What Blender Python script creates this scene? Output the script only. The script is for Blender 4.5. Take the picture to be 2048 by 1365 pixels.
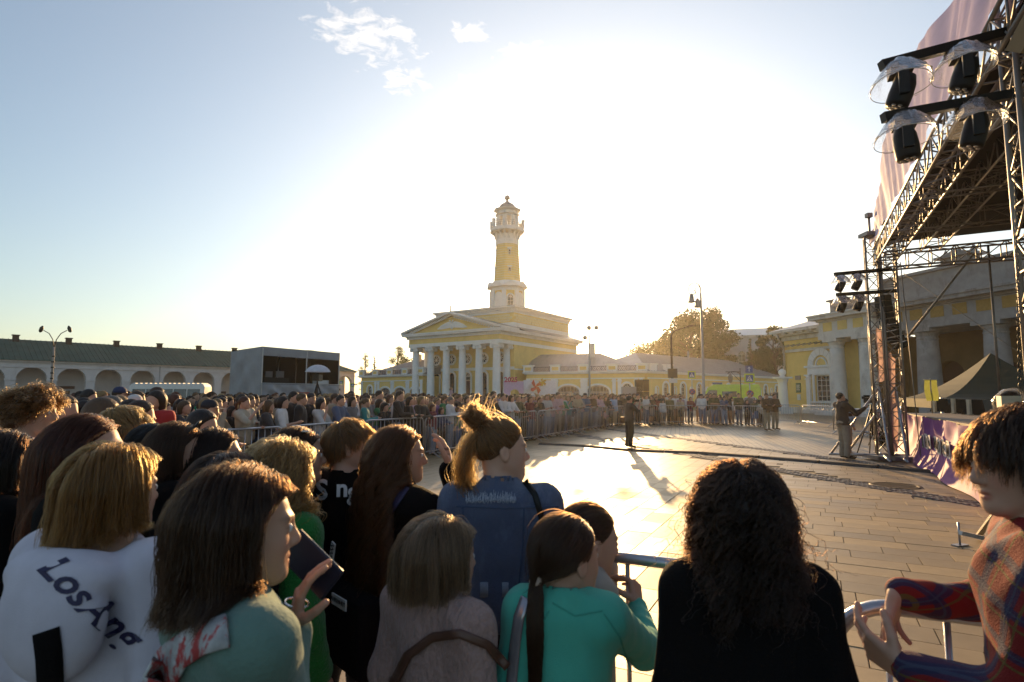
import bpy, math, random
import numpy as np
from mathutils import Vector, Matrix
R = math.radians
random.seed(7); RNG = np.random.RandomState(7)
SC = bpy.context.scene
for _o in list(bpy.data.objects): bpy.data.objects.remove(_o)
COL = SC.collection
# ---------------------------------------------------------------- camera
FOC, CX, CY, HY, EYE = 1138.0, 1024.0, 682.5, 790.0, 1.70
PITCH = math.atan((HY - CY) / FOC)
cam = bpy.data.cameras.new('camera'); camo = bpy.data.objects.new('camera', cam); COL.objects.link(camo)
camo.location = (0, 0, EYE); camo.rotation_euler = (R(90) + PITCH, 0, 0)
cam.sensor_width = 36.0; cam.lens = 36.0 * FOC / 2048; cam.clip_start = 0.05; cam.clip_end = 3000
cam.dof.use_dof = True; cam.dof.focus_distance = 30.0; cam.dof.aperture_fstop = 5.0
SC.camera = camo
def px(X, Y, d):
    """world point seen at photo pixel X, Y at horizontal depth d"""
    xc = (X - CX) / FOC; yc = (CY - Y) / FOC
    fy = math.cos(PITCH) - yc * math.sin(PITCH); fz = math.sin(PITCH) + yc * math.cos(PITCH)
    k = d / fy
    return Vector((xc * k, d, EYE + fz * k))
def gp(X, Y, z=0.0):
    xc = (X - CX) / FOC; yc = (CY - Y) / FOC
    fy = math.cos(PITCH) - yc * math.sin(PITCH); fz = math.sin(PITCH) + yc * math.cos(PITCH)
    k = (z - EYE) / fz
    return Vector((xc * k, fy * k, z))
def proj(p):
    q = Vector(p) - Vector((0, 0, EYE))
    f = q.y * math.cos(PITCH) + q.z * math.sin(PITCH); u = -q.y * math.sin(PITCH) + q.z * math.cos(PITCH)
    return CX + FOC * q.x / f, CY - FOC * u / f
# ---------------------------------------------------------------- sky and sun
SUN_AZ, SUN_EL = R(8.0), R(9.8)
w = bpy.data.worlds.new('World'); SC.world = w; w.use_nodes = True
nt = w.node_tree; nt.nodes.clear()
def N(nt, t, **k):
    n = nt.nodes.new(t)
    for a, b in k.items(): setattr(n, a, b)
    return n
wo = N(nt, 'ShaderNodeOutputWorld'); bg = N(nt, 'ShaderNodeBackground'); sky = N(nt, 'ShaderNodeTexSky')
sky.sky_type = 'NISHITA'; sky.sun_disc = False; sky.sun_elevation = SUN_EL; sky.sun_rotation = SUN_AZ
sky.altitude = 100; sky.air_density = 1.2; sky.dust_density = 1.0; sky.ozone_density = 2.6
# thin evening clouds, lit by the low sun, as part of the sky
tc = N(nt, 'ShaderNodeTexCoord'); 
sep = N(nt, 'ShaderNodeSeparateXYZ'); nt.links.new(tc.outputs['Generated'], sep.inputs[0])
zc = N(nt, 'ShaderNodeMath', operation='MAXIMUM'); nt.links.new(sep.outputs['Z'], zc.inputs[0]); zc.inputs[1].default_value = 0.04
dv = N(nt, 'ShaderNodeVectorMath', operation='DIVIDE'); cmb = N(nt, 'ShaderNodeCombineXYZ')
for i in range(3): nt.links.new(zc.outputs[0], cmb.inputs[i])
nt.links.new(tc.outputs['Generated'], dv.inputs[0]); nt.links.new(cmb.outputs[0], dv.inputs[1])
n1 = N(nt, 'ShaderNodeTexNoise'); n1.inputs['Scale'].default_value = 17.0; n1.inputs['Detail'].default_value = 9; n1.inputs['Roughness'].default_value = 0.62; n1.inputs['Distortion'].default_value = 0.5
nt.links.new(dv.outputs[0], n1.inputs['Vector'])
n2 = N(nt, 'ShaderNodeTexNoise'); n2.inputs['Scale'].default_value = 0.9; n2.inputs['Detail'].default_value = 2
nt.links.new(dv.outputs[0], n2.inputs['Vector'])
# patches: cloud banks sit at a few places of the sky plane
def patch(cx, cy, r):
    d = N(nt, 'ShaderNodeVectorMath', operation='DISTANCE'); nt.links.new(dv.outputs[0], d.inputs[0]); d.inputs[1].default_value = (cx, cy, 1.0)
    m = N(nt, 'ShaderNodeMapRange'); m.inputs['From Min'].default_value = r; m.inputs['From Max'].default_value = r * 0.25; nt.links.new(d.outputs['Value'], m.inputs['Value']); return m.outputs[0]
def dirp(X, Y):
    p = px(X, Y, 1.0); q = p - Vector((0, 0, EYE)); return q.x / q.z, q.y / q.z
acc = None
for X, Y, r in ((740, 75, .30), (815, 165, .17), (950, 165, .12), (1050, 110, .16), (935, 65, .12), (690, 60, .2)):
    a_, b_ = dirp(X, Y); o = patch(a_, b_, r)
    if acc is None: acc = o
    else:
        mx = N(nt, 'ShaderNodeMath', operation='MAXIMUM'); nt.links.new(acc, mx.inputs[0]); nt.links.new(o, mx.inputs[1]); acc = mx.outputs[0]
cm = N(nt, 'ShaderNodeMath', operation='MULTIPLY_ADD'); nt.links.new(acc, cm.inputs[0]); cm.inputs[1].default_value = 0.42; nt.links.new(n1.outputs['Fac'], cm.inputs[2])
cr = N(nt, 'ShaderNodeMapRange'); cr.inputs['From Min'].default_value = 0.82; cr.inputs['From Max'].default_value = 1.06; nt.links.new(cm.outputs[0], cr.inputs['Value'])
cr.inputs['To Max'].default_value = 0.75
mixc = N(nt, 'ShaderNodeMix', data_type='RGBA')
nt.links.new(cr.outputs[0], mixc.inputs['Factor'])
# forward-scattered light of a hazy evening round the sun
dt = N(nt, 'ShaderNodeVectorMath', operation='DOT_PRODUCT'); nt.links.new(tc.outputs['Generated'], dt.inputs[0])
SUNV = Vector((math.sin(SUN_AZ) * math.cos(SUN_EL), math.cos(SUN_AZ) * math.cos(SUN_EL), math.sin(SUN_EL)))
dt.inputs[1].default_value = SUNV
def glow(power, amp, colr):
    m = N(nt, 'ShaderNodeMath', operation='MAXIMUM'); nt.links.new(dt.outputs['Value'], m.inputs[0]); m.inputs[1].default_value = 0
    pw = N(nt, 'ShaderNodeMath', operation='POWER'); nt.links.new(m.outputs[0], pw.inputs[0]); pw.inputs[1].default_value = power
    ml = N(nt, 'ShaderNodeVectorMath', operation='SCALE'); ml.inputs[0].default_value = [c * amp for c in colr]; nt.links.new(pw.outputs[0], ml.inputs['Scale']); return ml.outputs[0]
SKY_GLOW = (glow(4.6, 3.4, (1.0, .94, .82)), glow(40, 4.5, (1.0, .93, .80)))
add1 = N(nt, 'ShaderNodeVectorMath', operation='ADD'); nt.links.new(sky.outputs[0], add1.inputs[0]); nt.links.new(SKY_GLOW[0], add1.inputs[1])
add2 = N(nt, 'ShaderNodeVectorMath', operation='ADD'); nt.links.new(add1.outputs[0], add2.inputs[0]); nt.links.new(SKY_GLOW[1], add2.inputs[1])
add3 = N(nt, 'ShaderNodeVectorMath', operation='ADD'); nt.links.new(add2.outputs[0], add3.inputs[0]); add3.inputs[1].default_value = (.50, .50, .52)  # even fill added to lift shade, standing in for light scattered in haze
nt.links.new(add3.outputs[0], mixc.inputs['A']); mixc.inputs['B'].default_value = (9.0, 8.3, 7.6, 1)
nt.links.new(mixc.outputs['Result'], bg.inputs['Color'])
bg.inputs['Strength'].default_value = 0.095
nt.links.new(bg.outputs[0], wo.inputs[0])
sl = bpy.data.lights.new('sun', 'SUN'); sl.energy = 5.0; sl.angle = R(0.6); sl.color = (1.0, .62, .27)
so = bpy.data.objects.new('sun', sl); COL.objects.link(so); so.rotation_euler = SUNV.to_track_quat('Z', 'Y').to_euler()
so.location = (0, 0, 60)
SC.view_settings.view_transform = 'Standard'; SC.view_settings.look = 'None'; SC.view_settings.gamma = 1; SC.view_settings.exposure = 0.78
SC.render.engine = 'CYCLES'
cy = SC.cycles; cy.max_bounces = 6; cy.diffuse_bounces = 2; cy.glossy_bounces = 3; cy.transmission_bounces = 5; cy.transparent_max_bounces = 12
cy.use_denoising = True; cy.sample_clamp_indirect = 6; cy.caustics_reflective = False; cy.caustics_refractive = False
# ---------------------------------------------------------------- materials
MATS = {}
def pbr(name, col=(.5, .5, .5), rough=.6, metal=0.0, var=.12, vscale=6, bump=0.0, bscale=40, obj=False, spec=.5, transl=0.0,
        sheen=0.0, coat=0.0, stain=0.0, stainc=(.1, .08, .06), stscale=1.5, wave=None, alpha=None, sss=0.0, attr=None, stretch=None, brick=None, detail=5, stmin=.52, stmax=.72):
    if name in MATS: return MATS[name]
    m = bpy.data.materials.new(name); MATS[name] = m; m.use_nodes = True; t = m.node_tree; L = t.links.new
    b = t.nodes['Principled BSDF']; out = t.nodes['Material Output']
    co = N(t, 'ShaderNodeTexCoord'); vec = co.outputs['Object']
    if stretch:
        mp = N(t, 'ShaderNodeMapping'); L(vec, mp.inputs[0]); mp.inputs['Scale'].default_value = stretch; vec2 = mp.outputs[0]
    else: vec2 = vec
    n = N(t, 'ShaderNodeTexNoise'); n.inputs['Scale'].default_value = vscale; n.inputs['Detail'].default_value = detail; n.inputs['Roughness'].default_value = .6
    L(vec2, n.inputs['Vector'])
    if obj:
        oi = N(t, 'ShaderNodeObjectInfo'); base = oi.outputs['Color']
    else:
        rgb = N(t, 'ShaderNodeRGB'); rgb.outputs[0].default_value = (*col, 1); base = rgb.outputs[0]
    if attr:
        at = N(t, 'ShaderNodeAttribute'); at.attribute_name = attr; mx = N(t, 'ShaderNodeMix', data_type='RGBA', blend_type='MULTIPLY'); mx.inputs['Factor'].default_value = 1
        L(base, mx.inputs['A']); L(at.outputs['Color'], mx.inputs['B']); base = mx.outputs['Result']
    mr = N(t, 'ShaderNodeMapRange'); mr.inputs['From Min'].default_value = .25; mr.inputs['From Max'].default_value = .75
    mr.inputs['To Min'].default_value = 1 - var; mr.inputs['To Max'].default_value = 1 + var; L(n.outputs['Fac'], mr.inputs['Value'])
    sc = N(t, 'ShaderNodeVectorMath', operation='SCALE'); L(base, sc.inputs[0]); L(mr.outputs[0], sc.inputs['Scale']); c = sc.outputs[0]
    if stain > 0:
        n3 = N(t, 'ShaderNodeTexNoise'); n3.inputs['Scale'].default_value = stscale; n3.inputs['Detail'].default_value = 8; n3.inputs['Roughness'].default_value = .7
        mp3 = N(t, 'ShaderNodeMapping'); L(vec, mp3.inputs[0]); mp3.inputs['Scale'].default_value = (1, 1, .45); L(mp3.outputs[0], n3.inputs['Vector'])
        r3 = N(t, 'ShaderNodeMapRange'); r3.inputs['From Min'].default_value = stmin; r3.inputs['From Max'].default_value = stmax; r3.inputs['To Max'].default_value = stain; L(n3.outputs['Fac'], r3.inputs['Value'])
        m3 = N(t, 'ShaderNodeMix', data_type='RGBA'); L(r3.outputs[0], m3.inputs['Factor']); L(c, m3.inputs['A']); m3.inputs['B'].default_value = (*stainc, 1); c = m3.outputs['Result']
    L(c, b.inputs['Base Color'])
    b.inputs['Roughness'].default_value = rough; b.inputs['Metallic'].default_value = metal; b.inputs['Specular IOR Level'].default_value = spec
    b.inputs['Coat Weight'].default_value = coat
    if sheen: b.inputs['Sheen Weight'].default_value = sheen; b.inputs['Sheen Roughness'].default_value = .4
    if sss:
        b.inputs['Subsurface Weight'].default_value = sss; b.inputs['Subsurface Radius'].default_value = (.02, .007, .004); b.inputs['Subsurface Scale'].default_value = 1.0
    h = None
    if bump:
        nb = N(t, 'ShaderNodeTexNoise'); nb.inputs['Scale'].default_value = bscale; nb.inputs['Detail'].default_value = 4; L(vec2, nb.inputs['Vector']); h = nb.outputs['Fac']
        bp = N(t, 'ShaderNodeBump'); bp.inputs['Strength'].default_value = min(1, bump); bp.inputs['Distance'].default_value = .01 * max(1, bump)
        if wave:
            wv = N(t, 'ShaderNodeTexWave'); wv.bands_direction = wave[0]; wv.inputs['Scale'].default_value = wave[1]; wv.inputs['Distortion'].default_value = wave[2]; L(vec, wv.inputs['Vector'])
            ad = N(t, 'ShaderNodeMath', operation='ADD'); L(h, ad.inputs[0]); L(wv.outputs['Fac'], ad.inputs[1]); h = ad.outputs[0]
        L(h, bp.inputs['Height']); L(bp.outputs[0], b.inputs['Normal'])
    if transl:
        tr = N(t, 'ShaderNodeBsdfTranslucent'); L(c, tr.inputs['Color']); ms = N(t, 'ShaderNodeMixShader'); ms.inputs[0].default_value = transl
        L(b.outputs[0], ms.inputs[1]); L(tr.outputs[0], ms.inputs[2]); L(ms.outputs[0], out.inputs['Surface'])
    if alpha is not None: b.inputs['Alpha'].default_value = alpha
    return m
# ---------------------------------------------------------------- objects
def tag(o, label=None, cat=None, group=None, kind=None):
    if label: o['label'] = label
    if cat: o['category'] = cat
    if group: o['group'] = group
    if kind: o['kind'] = kind
    return o
def empty(name, label=None, cat=None, loc=(0, 0, 0), rz=0.0, group=None):
    o = bpy.data.objects.new(name, None); COL.objects.link(o); o.location = loc; o.rotation_euler = (0, 0, rz); o.empty_display_size = .2
    return tag(o, label, cat, group)
def mesh_obj(name, verts, faces, mats=(), parent=None, smooth=False, midx=None):
    me = bpy.data.meshes.new(name)
    me.from_pydata([tuple(v) for v in verts] if not isinstance(verts, np.ndarray) else verts.tolist(), [], faces if not isinstance(faces, np.ndarray) else faces.tolist())
    if not isinstance(mats, (list, tuple)): mats = [mats]
    for m in mats: me.materials.append(m)
    if midx is not None: me.polygons.foreach_set('material_index', midx)
    if smooth: me.polygons.foreach_set('use_smooth', [True] * len(me.polygons))
    o = bpy.data.objects.new(name, me); COL.objects.link(o)
    if parent is not None: o.parent = parent
    return o
def copy_tree(o, parent=None):
    c = o.copy(); COL.objects.link(c); c.parent = parent
    for k in list(c.keys()):
        if parent is not None and k == 'category': del c[k]
    for ch in KIDS(o): copy_tree(ch, c)
    return c
def KIDS(o): return [q for q in COL.objects if q.parent == o]
class MB:
    def __init__(s): s.v = []; s.f = []; s.m = []; s.x = Matrix(); s.mi = 0; s.sm = []
    def add(s, vs, fs, smooth=False):
        n = len(s.v)
        for v in vs: s.v.append((s.x @ Vector(v))[:])
        for f in fs: s.f.append([n + i for i in f]); s.m.append(s.mi); s.sm.append(smooth)
        return s
    def box(s, x0, x1, y0, y1, z0, z1):
        return s.add([(x0, y0, z0), (x1, y0, z0), (x1, y1, z0), (x0, y1, z0), (x0, y0, z1), (x1, y0, z1), (x1, y1, z1), (x0, y1, z1)],
                     [(3, 2, 1, 0), (4, 5, 6, 7), (0, 1, 5, 4), (1, 2, 6, 5), (2, 3, 7, 6), (3, 0, 4, 7)])
    def cbox(s, c, sx, sy, sz): return s.box(c[0] - sx / 2, c[0] + sx / 2, c[1] - sy / 2, c[1] + sy / 2, c[2] - sz / 2, c[2] + sz / 2)
    def lathe(s, prof, c=(0, 0, 0), n=16, smooth=True, rot=0.0, cap=True):
        vs = []; fs = []
        for r, z in prof:
            for i in range(n): a = 2 * math.pi * i / n + rot; vs.append((c[0] + r * math.cos(a), c[1] + r * math.sin(a), c[2] + z))
        for j in range(len(prof) - 1):
            for i in range(n): k = (i + 1) % n; fs.append((j * n + i, j * n + k, (j + 1) * n + k, (j + 1) * n + i))
        if cap:
            fs.append(tuple(range(n - 1, -1, -1))); fs.append(tuple((len(prof) - 1) * n + i for i in range(n)))
        return s.add(vs, fs, smooth)
    def tube(s, pts, r, n=6, closed=False, smooth=True):
        pts = [Vector(p) for p in pts]; vs = []; fs = []; m = len(pts)
        rr = r if isinstance(r, (list, tuple)) else [r] * m
        up = None
        for i, p in enumerate(pts):
            a = pts[(i - 1) % m] if (closed or i > 0) else p; b = pts[(i + 1) % m] if (closed or i < m - 1) else p
            d = (b - a).normalized() if (b - a).length > 1e-9 else Vector((0, 0, 1))
            if up is None: up = d.orthogonal().normalized()
            else:
                up = up - d * up.dot(d)
                up = up.normalized() if up.length > 1e-6 else d.orthogonal().normalized()
            sd = d.cross(up)
            for k in range(n): an = 2 * math.pi * k / n; vs.append(p + (up * math.cos(an) + sd * math.sin(an)) * rr[i])
        for i in range(m if closed else m - 1):
            j = (i + 1) % m
            for k in range(n): l = (k + 1) % n; fs.append((i * n + k, i * n + l, j * n + l, j * n + k))
        if not closed: fs.append(tuple(range(n - 1, -1, -1))); fs.append(tuple((m - 1) * n + k for k in range(n)))
        return s.add(vs, fs, smooth)
    def bar(s, a, b, r, n=5): return s.tube([a, b], r, n)
    def beam(s, a, b, wd, ht):
        a = Vector(a); b = Vector(b); d = (b - a).normalized(); sd = d.cross(Vector((0, 0, 1)))
        sd = sd.normalized() if sd.length > 1e-4 else Vector((1, 0, 0)); up = sd.cross(d)
        vs = []
        for p in (a, b):
            for i, j in ((-1, -1), (1, -1), (1, 1), (-1, 1)): vs.append(p + sd * i * wd / 2 + up * j * ht / 2)
        return s.add(vs, [(3, 2, 1, 0), (4, 5, 6, 7), (0, 1, 5, 4), (1, 2, 6, 5), (2, 3, 7, 6), (3, 0, 4, 7)])
    def prism(s, poly, y0, y1):
        """poly in xz, extruded along y"""
        n = len(poly); vs = [(x, y0, z) for x, z in poly] + [(x, y1, z) for x, z in poly]
        return s.add(vs, [tuple(range(n)), tuple(range(2 * n - 1, n - 1, -1))] + [(i + n, (i + 1) % n + n, (i + 1) % n, i) for i in range(n)])
    def sheet(s, grid, thick=0.0, smooth=True):
        """grid: rows of points"""
        h = len(grid); wd = len(grid[0]); vs = [p for r in grid for p in r]
        fs = [(i * wd + j, i * wd + j + 1, (i + 1) * wd + j + 1, (i + 1) * wd + j) for i in range(h - 1) for j in range(wd - 1)]
        return s.add(vs, fs, smooth)
    def arch_pts(s, xc, w_, zs, rise, n=12):
        return [(xc - w_ / 2 * math.cos(math.pi * i / n), zs + rise * math.sin(math.pi * i / n)) for i in range(n + 1)]
    def wall(s, x0, x1, z0, z1, t, ops=(), y=0.0):
        """wall in xz at y, thickness t towards +y; ops: (xc, w, zb, zs, rise)"""
        ops = sorted(ops); cur = x0
        def q(a, b, c, d):  # x0,x1,z0,z1 slab both faces
            if b - a < 1e-6 or d - c < 1e-6: return
            s.add([(a, y, c), (b, y, c), (b, y, d), (a, y, d), (a, y + t, c), (b, y + t, c), (b, y + t, d), (a, y + t, d)], [(0, 1, 2, 3), (7, 6, 5, 4)])
        for xc, w_, zb, zs, rise in ops:
            xl, xr = xc - w_ / 2, xc + w_ / 2
            q(cur, xl, z0, z1); q(xl, xr, z0, zb)
            ap = s.arch_pts(xc, w_, zs, rise, 12 if rise > 0 else 1) if rise > 0 else [(xl, zs), (xr, zs)]
            for (ax, az), (bx, bz) in zip(ap, ap[1:]):
                s.add([(ax, y, az), (bx, y, bz), (bx, y, z1), (ax, y, z1), (ax, y + t, az), (bx, y + t, bz), (bx, y + t, z1), (ax, y + t, z1)], [(0, 1, 2, 3), (7, 6, 5, 4), (0, 4, 5, 1)])
            s.add([(xl, y, zb), (xr, y, zb), (xr, y + t, zb), (xl, y + t, zb), (xl, y, zs), (xr, y, zs), (xr, y + t, zs), (xl, y + t, zs)], [(0, 1, 2, 3), (0, 3, 7, 4), (1, 5, 6, 2)])
            cur = xr
        q(cur, x1, z0, z1)
        s.add([(x0, y, z0), (x0, y + t, z0), (x0, y + t, z1), (x0, y, z1), (x1, y, z0), (x1, y + t, z0), (x1, y + t, z1), (x1, y, z1)], [(3, 2, 1, 0), (4, 5, 6, 7), (3, 7, 6, 2), (0, 1, 5, 4)])
        return s
    def archring(s, xc, w_, zs, rise, wd, y0, y1, legs=None, n=14):
        """raised surround of an arch: width wd, from y0 (front) to y1"""
        a = s.arch_pts(xc, w_, zs, rise, n); b = s.arch_pts(xc, w_ + 2 * wd, zs, rise + wd, n)
        if legs is not None: a = [(a[0][0], legs)] + a + [(a[-1][0], legs)]; b = [(b[0][0], legs)] + b + [(b[-1][0], legs)]
        m = len(a); vs = [(x, y0, z) for x, z in a] + [(x, y0, z) for x, z in b] + [(x, y1, z) for x, z in a] + [(x, y1, z) for x, z in b]
        fs = []
        for i in range(m - 1): fs += [(i, m + i, m + i + 1, i + 1), (m + i, 3 * m + i, 3 * m + i + 1, m + i + 1), (i, i + 1, 2 * m + i + 1, 2 * m + i)]
        fs += [(0, 2 * m, 3 * m, m), (m - 1, 2 * m - 1, 4 * m - 1, 3 * m - 1)]
        return s.add(vs, fs)
    def build(s, name, mats, parent=None):
        if not isinstance(mats, (list, tuple)): mats = [mats]
        o = mesh_obj(name, s.v, s.f, mats, parent, midx=s.m)
        o.data.polygons.foreach_set('use_smooth', s.sm)
        return o
def text_obj(name, body, size, depth, mat, parent, loc, rot, align='CENTER', shear=0.0, offset=0.0):
    c = bpy.data.curves.new('t', 'FONT'); c.body = body; c.size = size; c.extrude = depth; c.align_x = align; c.align_y = 'CENTER'; c.shear = shear; c.offset = offset; c.resolution_u = 3
    tmp = bpy.data.objects.new('t', c); COL.objects.link(tmp); bpy.context.view_layer.update(); me = tmp.to_mesh(); V = [v.co[:] for v in me.vertices]; F = [tuple(p.vertices) for p in me.polygons]; tmp.to_mesh_clear(); bpy.data.objects.remove(tmp)
    o = mesh_obj(name, V, F, mat, parent); o.location = loc; o.rotation_euler = rot; return o
# ---------------------------------------------------------------- ground
SD = Vector((.28, -.96)).normalized(); SP = Vector((SD.y * -1, SD.x))   # direction of the cobble bands, and across them
def stone_mat(name, col, rough, var, seams=None):
    m = pbr(name, col, rough=rough, var=var, vscale=3.0, bump=.25, bscale=160, spec=.45, stain=.35, stainc=tuple(c * .6 for c in col), stscale=.6)
    return m
M_slab = stone_mat('granite_slab_stone', (.34, .245, .135), .44, .12)
M_cob = pbr('dark_cobble_stone', (.10, .085, .08), rough=.5, var=.35, vscale=9, bump=.9, bscale=30)
M_joint = pbr('joint_sand', (.09, .08, .065), rough=.9)
def paver_mat():
    m = bpy.data.materials.new('small_paving_brick'); m.use_nodes = True; t = m.node_tree; L = t.links.new; b = t.nodes['Principled BSDF']
    co = N(t, 'ShaderNodeTexCoord'); mp = N(t, 'ShaderNodeMapping'); L(co.outputs['Object'], mp.inputs[0]); mp.inputs['Rotation'].default_value = (0, 0, math.atan2(SD.y, SD.x))
    br = N(t, 'ShaderNodeTexBrick'); L(mp.outputs[0], br.inputs['Vector']); br.inputs['Scale'].default_value = 1.0; br.inputs['Brick Width'].default_value = .4; br.inputs['Row Height'].default_value = .2
    br.inputs['Mortar Size'].default_value = .012; br.inputs['Color1'].default_value = (.32, .235, .14, 1); br.inputs['Color2'].default_value = (.25, .185, .115, 1); br.inputs['Mortar'].default_value = (.05, .045, .04, 1)
    n = N(t, 'ShaderNodeTexNoise'); n.inputs['Scale'].default_value = .35; n.inputs['Detail'].default_value = 8; L(co.outputs['Object'], n.inputs['Vector'])
    mr = N(t, 'ShaderNodeMapRange'); L(n.outputs['Fac'], mr.inputs['Value']); mr.inputs['From Min'].default_value = .3; mr.inputs['From Max'].default_value = .7; mr.inputs['To Min'].default_value = .75; mr.inputs['To Max'].default_value = 1.15
    sc = N(t, 'ShaderNodeVectorMath', operation='SCALE'); L(br.outputs['Color'], sc.inputs[0]); L(mr.outputs[0], sc.inputs['Scale']); L(sc.outputs[0], b.inputs['Base Color'])
    b.inputs['Roughness'].default_value = .42; bp = N(t, 'ShaderNodeBump'); bp.inputs['Distance'].default_value = .01; bp.inputs['Strength'].default_value = .7
    inv = N(t, 'ShaderNodeMath', operation='SUBTRACT'); inv.inputs[0].default_value = 1; L(br.outputs['Fac'], inv.inputs[1]); L(inv.outputs[0], bp.inputs['Height']); L(bp.outputs[0], b.inputs['Normal'])
    return m
M_paver = paver_mat()
g = MB(); g.add([(-900, -60, -.02), (900, -60, -.02), (900, 1500, -.02), (-900, 1500, -.02)], [(0, 1, 2, 3)])
ground = tag(g.build('ground', [pbr('ground_asphalt', (.085, .08, .072), rough=.75, var=.2, vscale=.4, bump=.3, bscale=30)]), kind='structure')
sq = MB(); sq.add([(-45, -6, -.012), (50, -6, -.012), (50, 110, -.012), (-45, 110, -.012)], [(0, 1, 2, 3)])
square = tag(sq.build('square_paving', [M_joint]), kind='structure')
# coordinates in the frame of the bands: a = along SD (towards the camera), b = across (to the right)
def ab(x, y): return x * SD.x + y * SD.y, x * -SD.y + y * SD.x
def xy(a, b): return a * SD.x - b * SD.y, a * SD.y + b * SD.x
b1 = ab(5.63, 14.66)[1]; b2 = ab(9.77, 11.4)[1]
if b2 < b1: b1, b2 = b2, b1
BW = .48
pv = MB(); 
def quad_ab(mb, a0, a1, c0, c1, z):
    p = [xy(a0, c0), xy(a1, c0), xy(a1, c1), xy(a0, c1)]; mb.add([(x, y, z) for x, y in p], [(0, 1, 2, 3)])
quad_ab(pv, -75, 4, b2 + BW / 2, b2 + 40, .0)
pav = tag(pv.build('brick_paving', [M_paver]), kind='structure')
# cobble bands: real cobbles near, one joined part
cb = MB(); rr = random.Random(3)
for bc in (b1, b2):
    a = -34.0
    while a < -2:
        d = xy(a, bc)
        near = d[1] < 17
        st = .11 if near else .2
        for k in range(4 if near else 3):
            w_ = BW / (4 if near else 3); c0 = bc - BW / 2 + k * w_
            j = rr.uniform(-.01, .01); z = .006 + rr.uniform(-.004, .006); i = .008
            q = [xy(a + i, c0 + i), xy(a + st - i, c0 + i + j), xy(a + st - i, c0 + w_ - i), xy(a + i + j, c0 + w_ - i)]
            qm = [((x * .8 + (sum(p[0] for p in q) / 4) * .2), (y * .8 + (sum(p[1] for p in q) / 4) * .2)) for x, y in q]
            cb.add([(x, y, -.011) for x, y in q] + [(x, y, z) for x, y in qm], [(4, 5, 6, 7), (0, 1, 5, 4), (1, 2, 6, 5), (2, 3, 7, 6), (3, 0, 4, 7)])
        a += st
cbo = cb.build('cobble', [M_cob], square); cbo['kind'] = 'stuff'
# granite slabs: laid in running courses; near ones are single pieces
SA = Vector((.47, .883)).normalized(); SB = Vector((SA.y, -SA.x))
def slab_mesh(l, wd, seed):
    m = MB(); e = .0012; i = .0035
    m.add([(i, i, -.011), (l - i, i, -.011), (l - i, wd - i, -.011), (i, wd - i, -.011), (i + e, i + e, 0), (l - i - e, i + e, 0), (l - i - e, wd - i - e, 0), (i + e, wd - i - e, 0)],
          [(4, 5, 6, 7), (0, 1, 5, 4), (1, 2, 6, 5), (2, 3, 7, 6), (3, 0, 4, 7)])
    me = bpy.data.meshes.new('paving_slab'); me.from_pydata(m.v, [], m.f); me.materials.append(M_slab2); return me
def slab_material():
    m = pbr('granite_slab_piece', (.34, .245, .135), rough=.5, var=.2, vscale=2.5, bump=.22, bscale=220, spec=.45, stain=.3, stainc=(.19, .14, .085), stscale=.5)
    t = m.node_tree; b = t.nodes['Principled BSDF']; src = b.inputs['Base Color'].links[0].from_socket
    oi = N(t, 'ShaderNodeObjectInfo'); mr = N(t, 'ShaderNodeMapRange'); t.links.new(oi.outputs['Random'], mr.inputs['Value']); mr.inputs['To Min'].default_value = .78; mr.inputs['To Max'].default_value = 1.16
    sc = N(t, 'ShaderNodeVectorMath', operation='SCALE'); t.links.new(src, sc.inputs[0]); t.links.new(mr.outputs[0], sc.inputs['Scale']); t.links.new(sc.outputs[0], b.inputs['Base Color'])
    mr2 = N(t, 'ShaderNodeMapRange'); t.links.new(oi.outputs['Random'], mr2.inputs['Value']); mr2.inputs['To Min'].default_value = .44; mr2.inputs['To Max'].default_value = .60; t.links.new(mr2.outputs[0], b.inputs['Roughness'])
    return m
M_slab2 = slab_material()
LX, WY = .62, .31
SM = [slab_mesh(LX, WY, 0), slab_mesh(LX * .66, WY, 1)]
far = MB(); cnt = 0; cand = []
rs = random.Random(5)
ang0 = math.atan2(SA.y, SA.x); ZL = gp(1500, 1000)
def zone_r(x, y): return (x - ZL.x) * SB.x + (y - ZL.y) * SB.y > 0
for zr in (False, True):
    D1, D2 = (SB, -SA) if zr else (SA, SB)
    for row in range(-150, 170):
        v0 = row * WY; u = -45 + rs.uniform(0, LX)
        while u < 50:
            k = 0 if rs.random() < .85 else 1; l = (LX, LX * .66)[k]; cu, cv = u + l / 2, v0 + WY / 2; X_ = D1.x * cu + D2.x * cv; Y_ = D1.y * cu + D2.y * cv
            if 1.2 < Y_ < 52 and abs(X_) < Y_ * 1.0 + 1.2 and X_ > -20 and zone_r(X_, Y_) == zr:
                bb = ab(X_, Y_)[1]
                if bb < b2 - BW / 2 and not (abs(bb - b1) < BW / 2 + .08): cand.append((Y_, u, v0, k, X_, zr))
            u += l
cand.sort()
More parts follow.
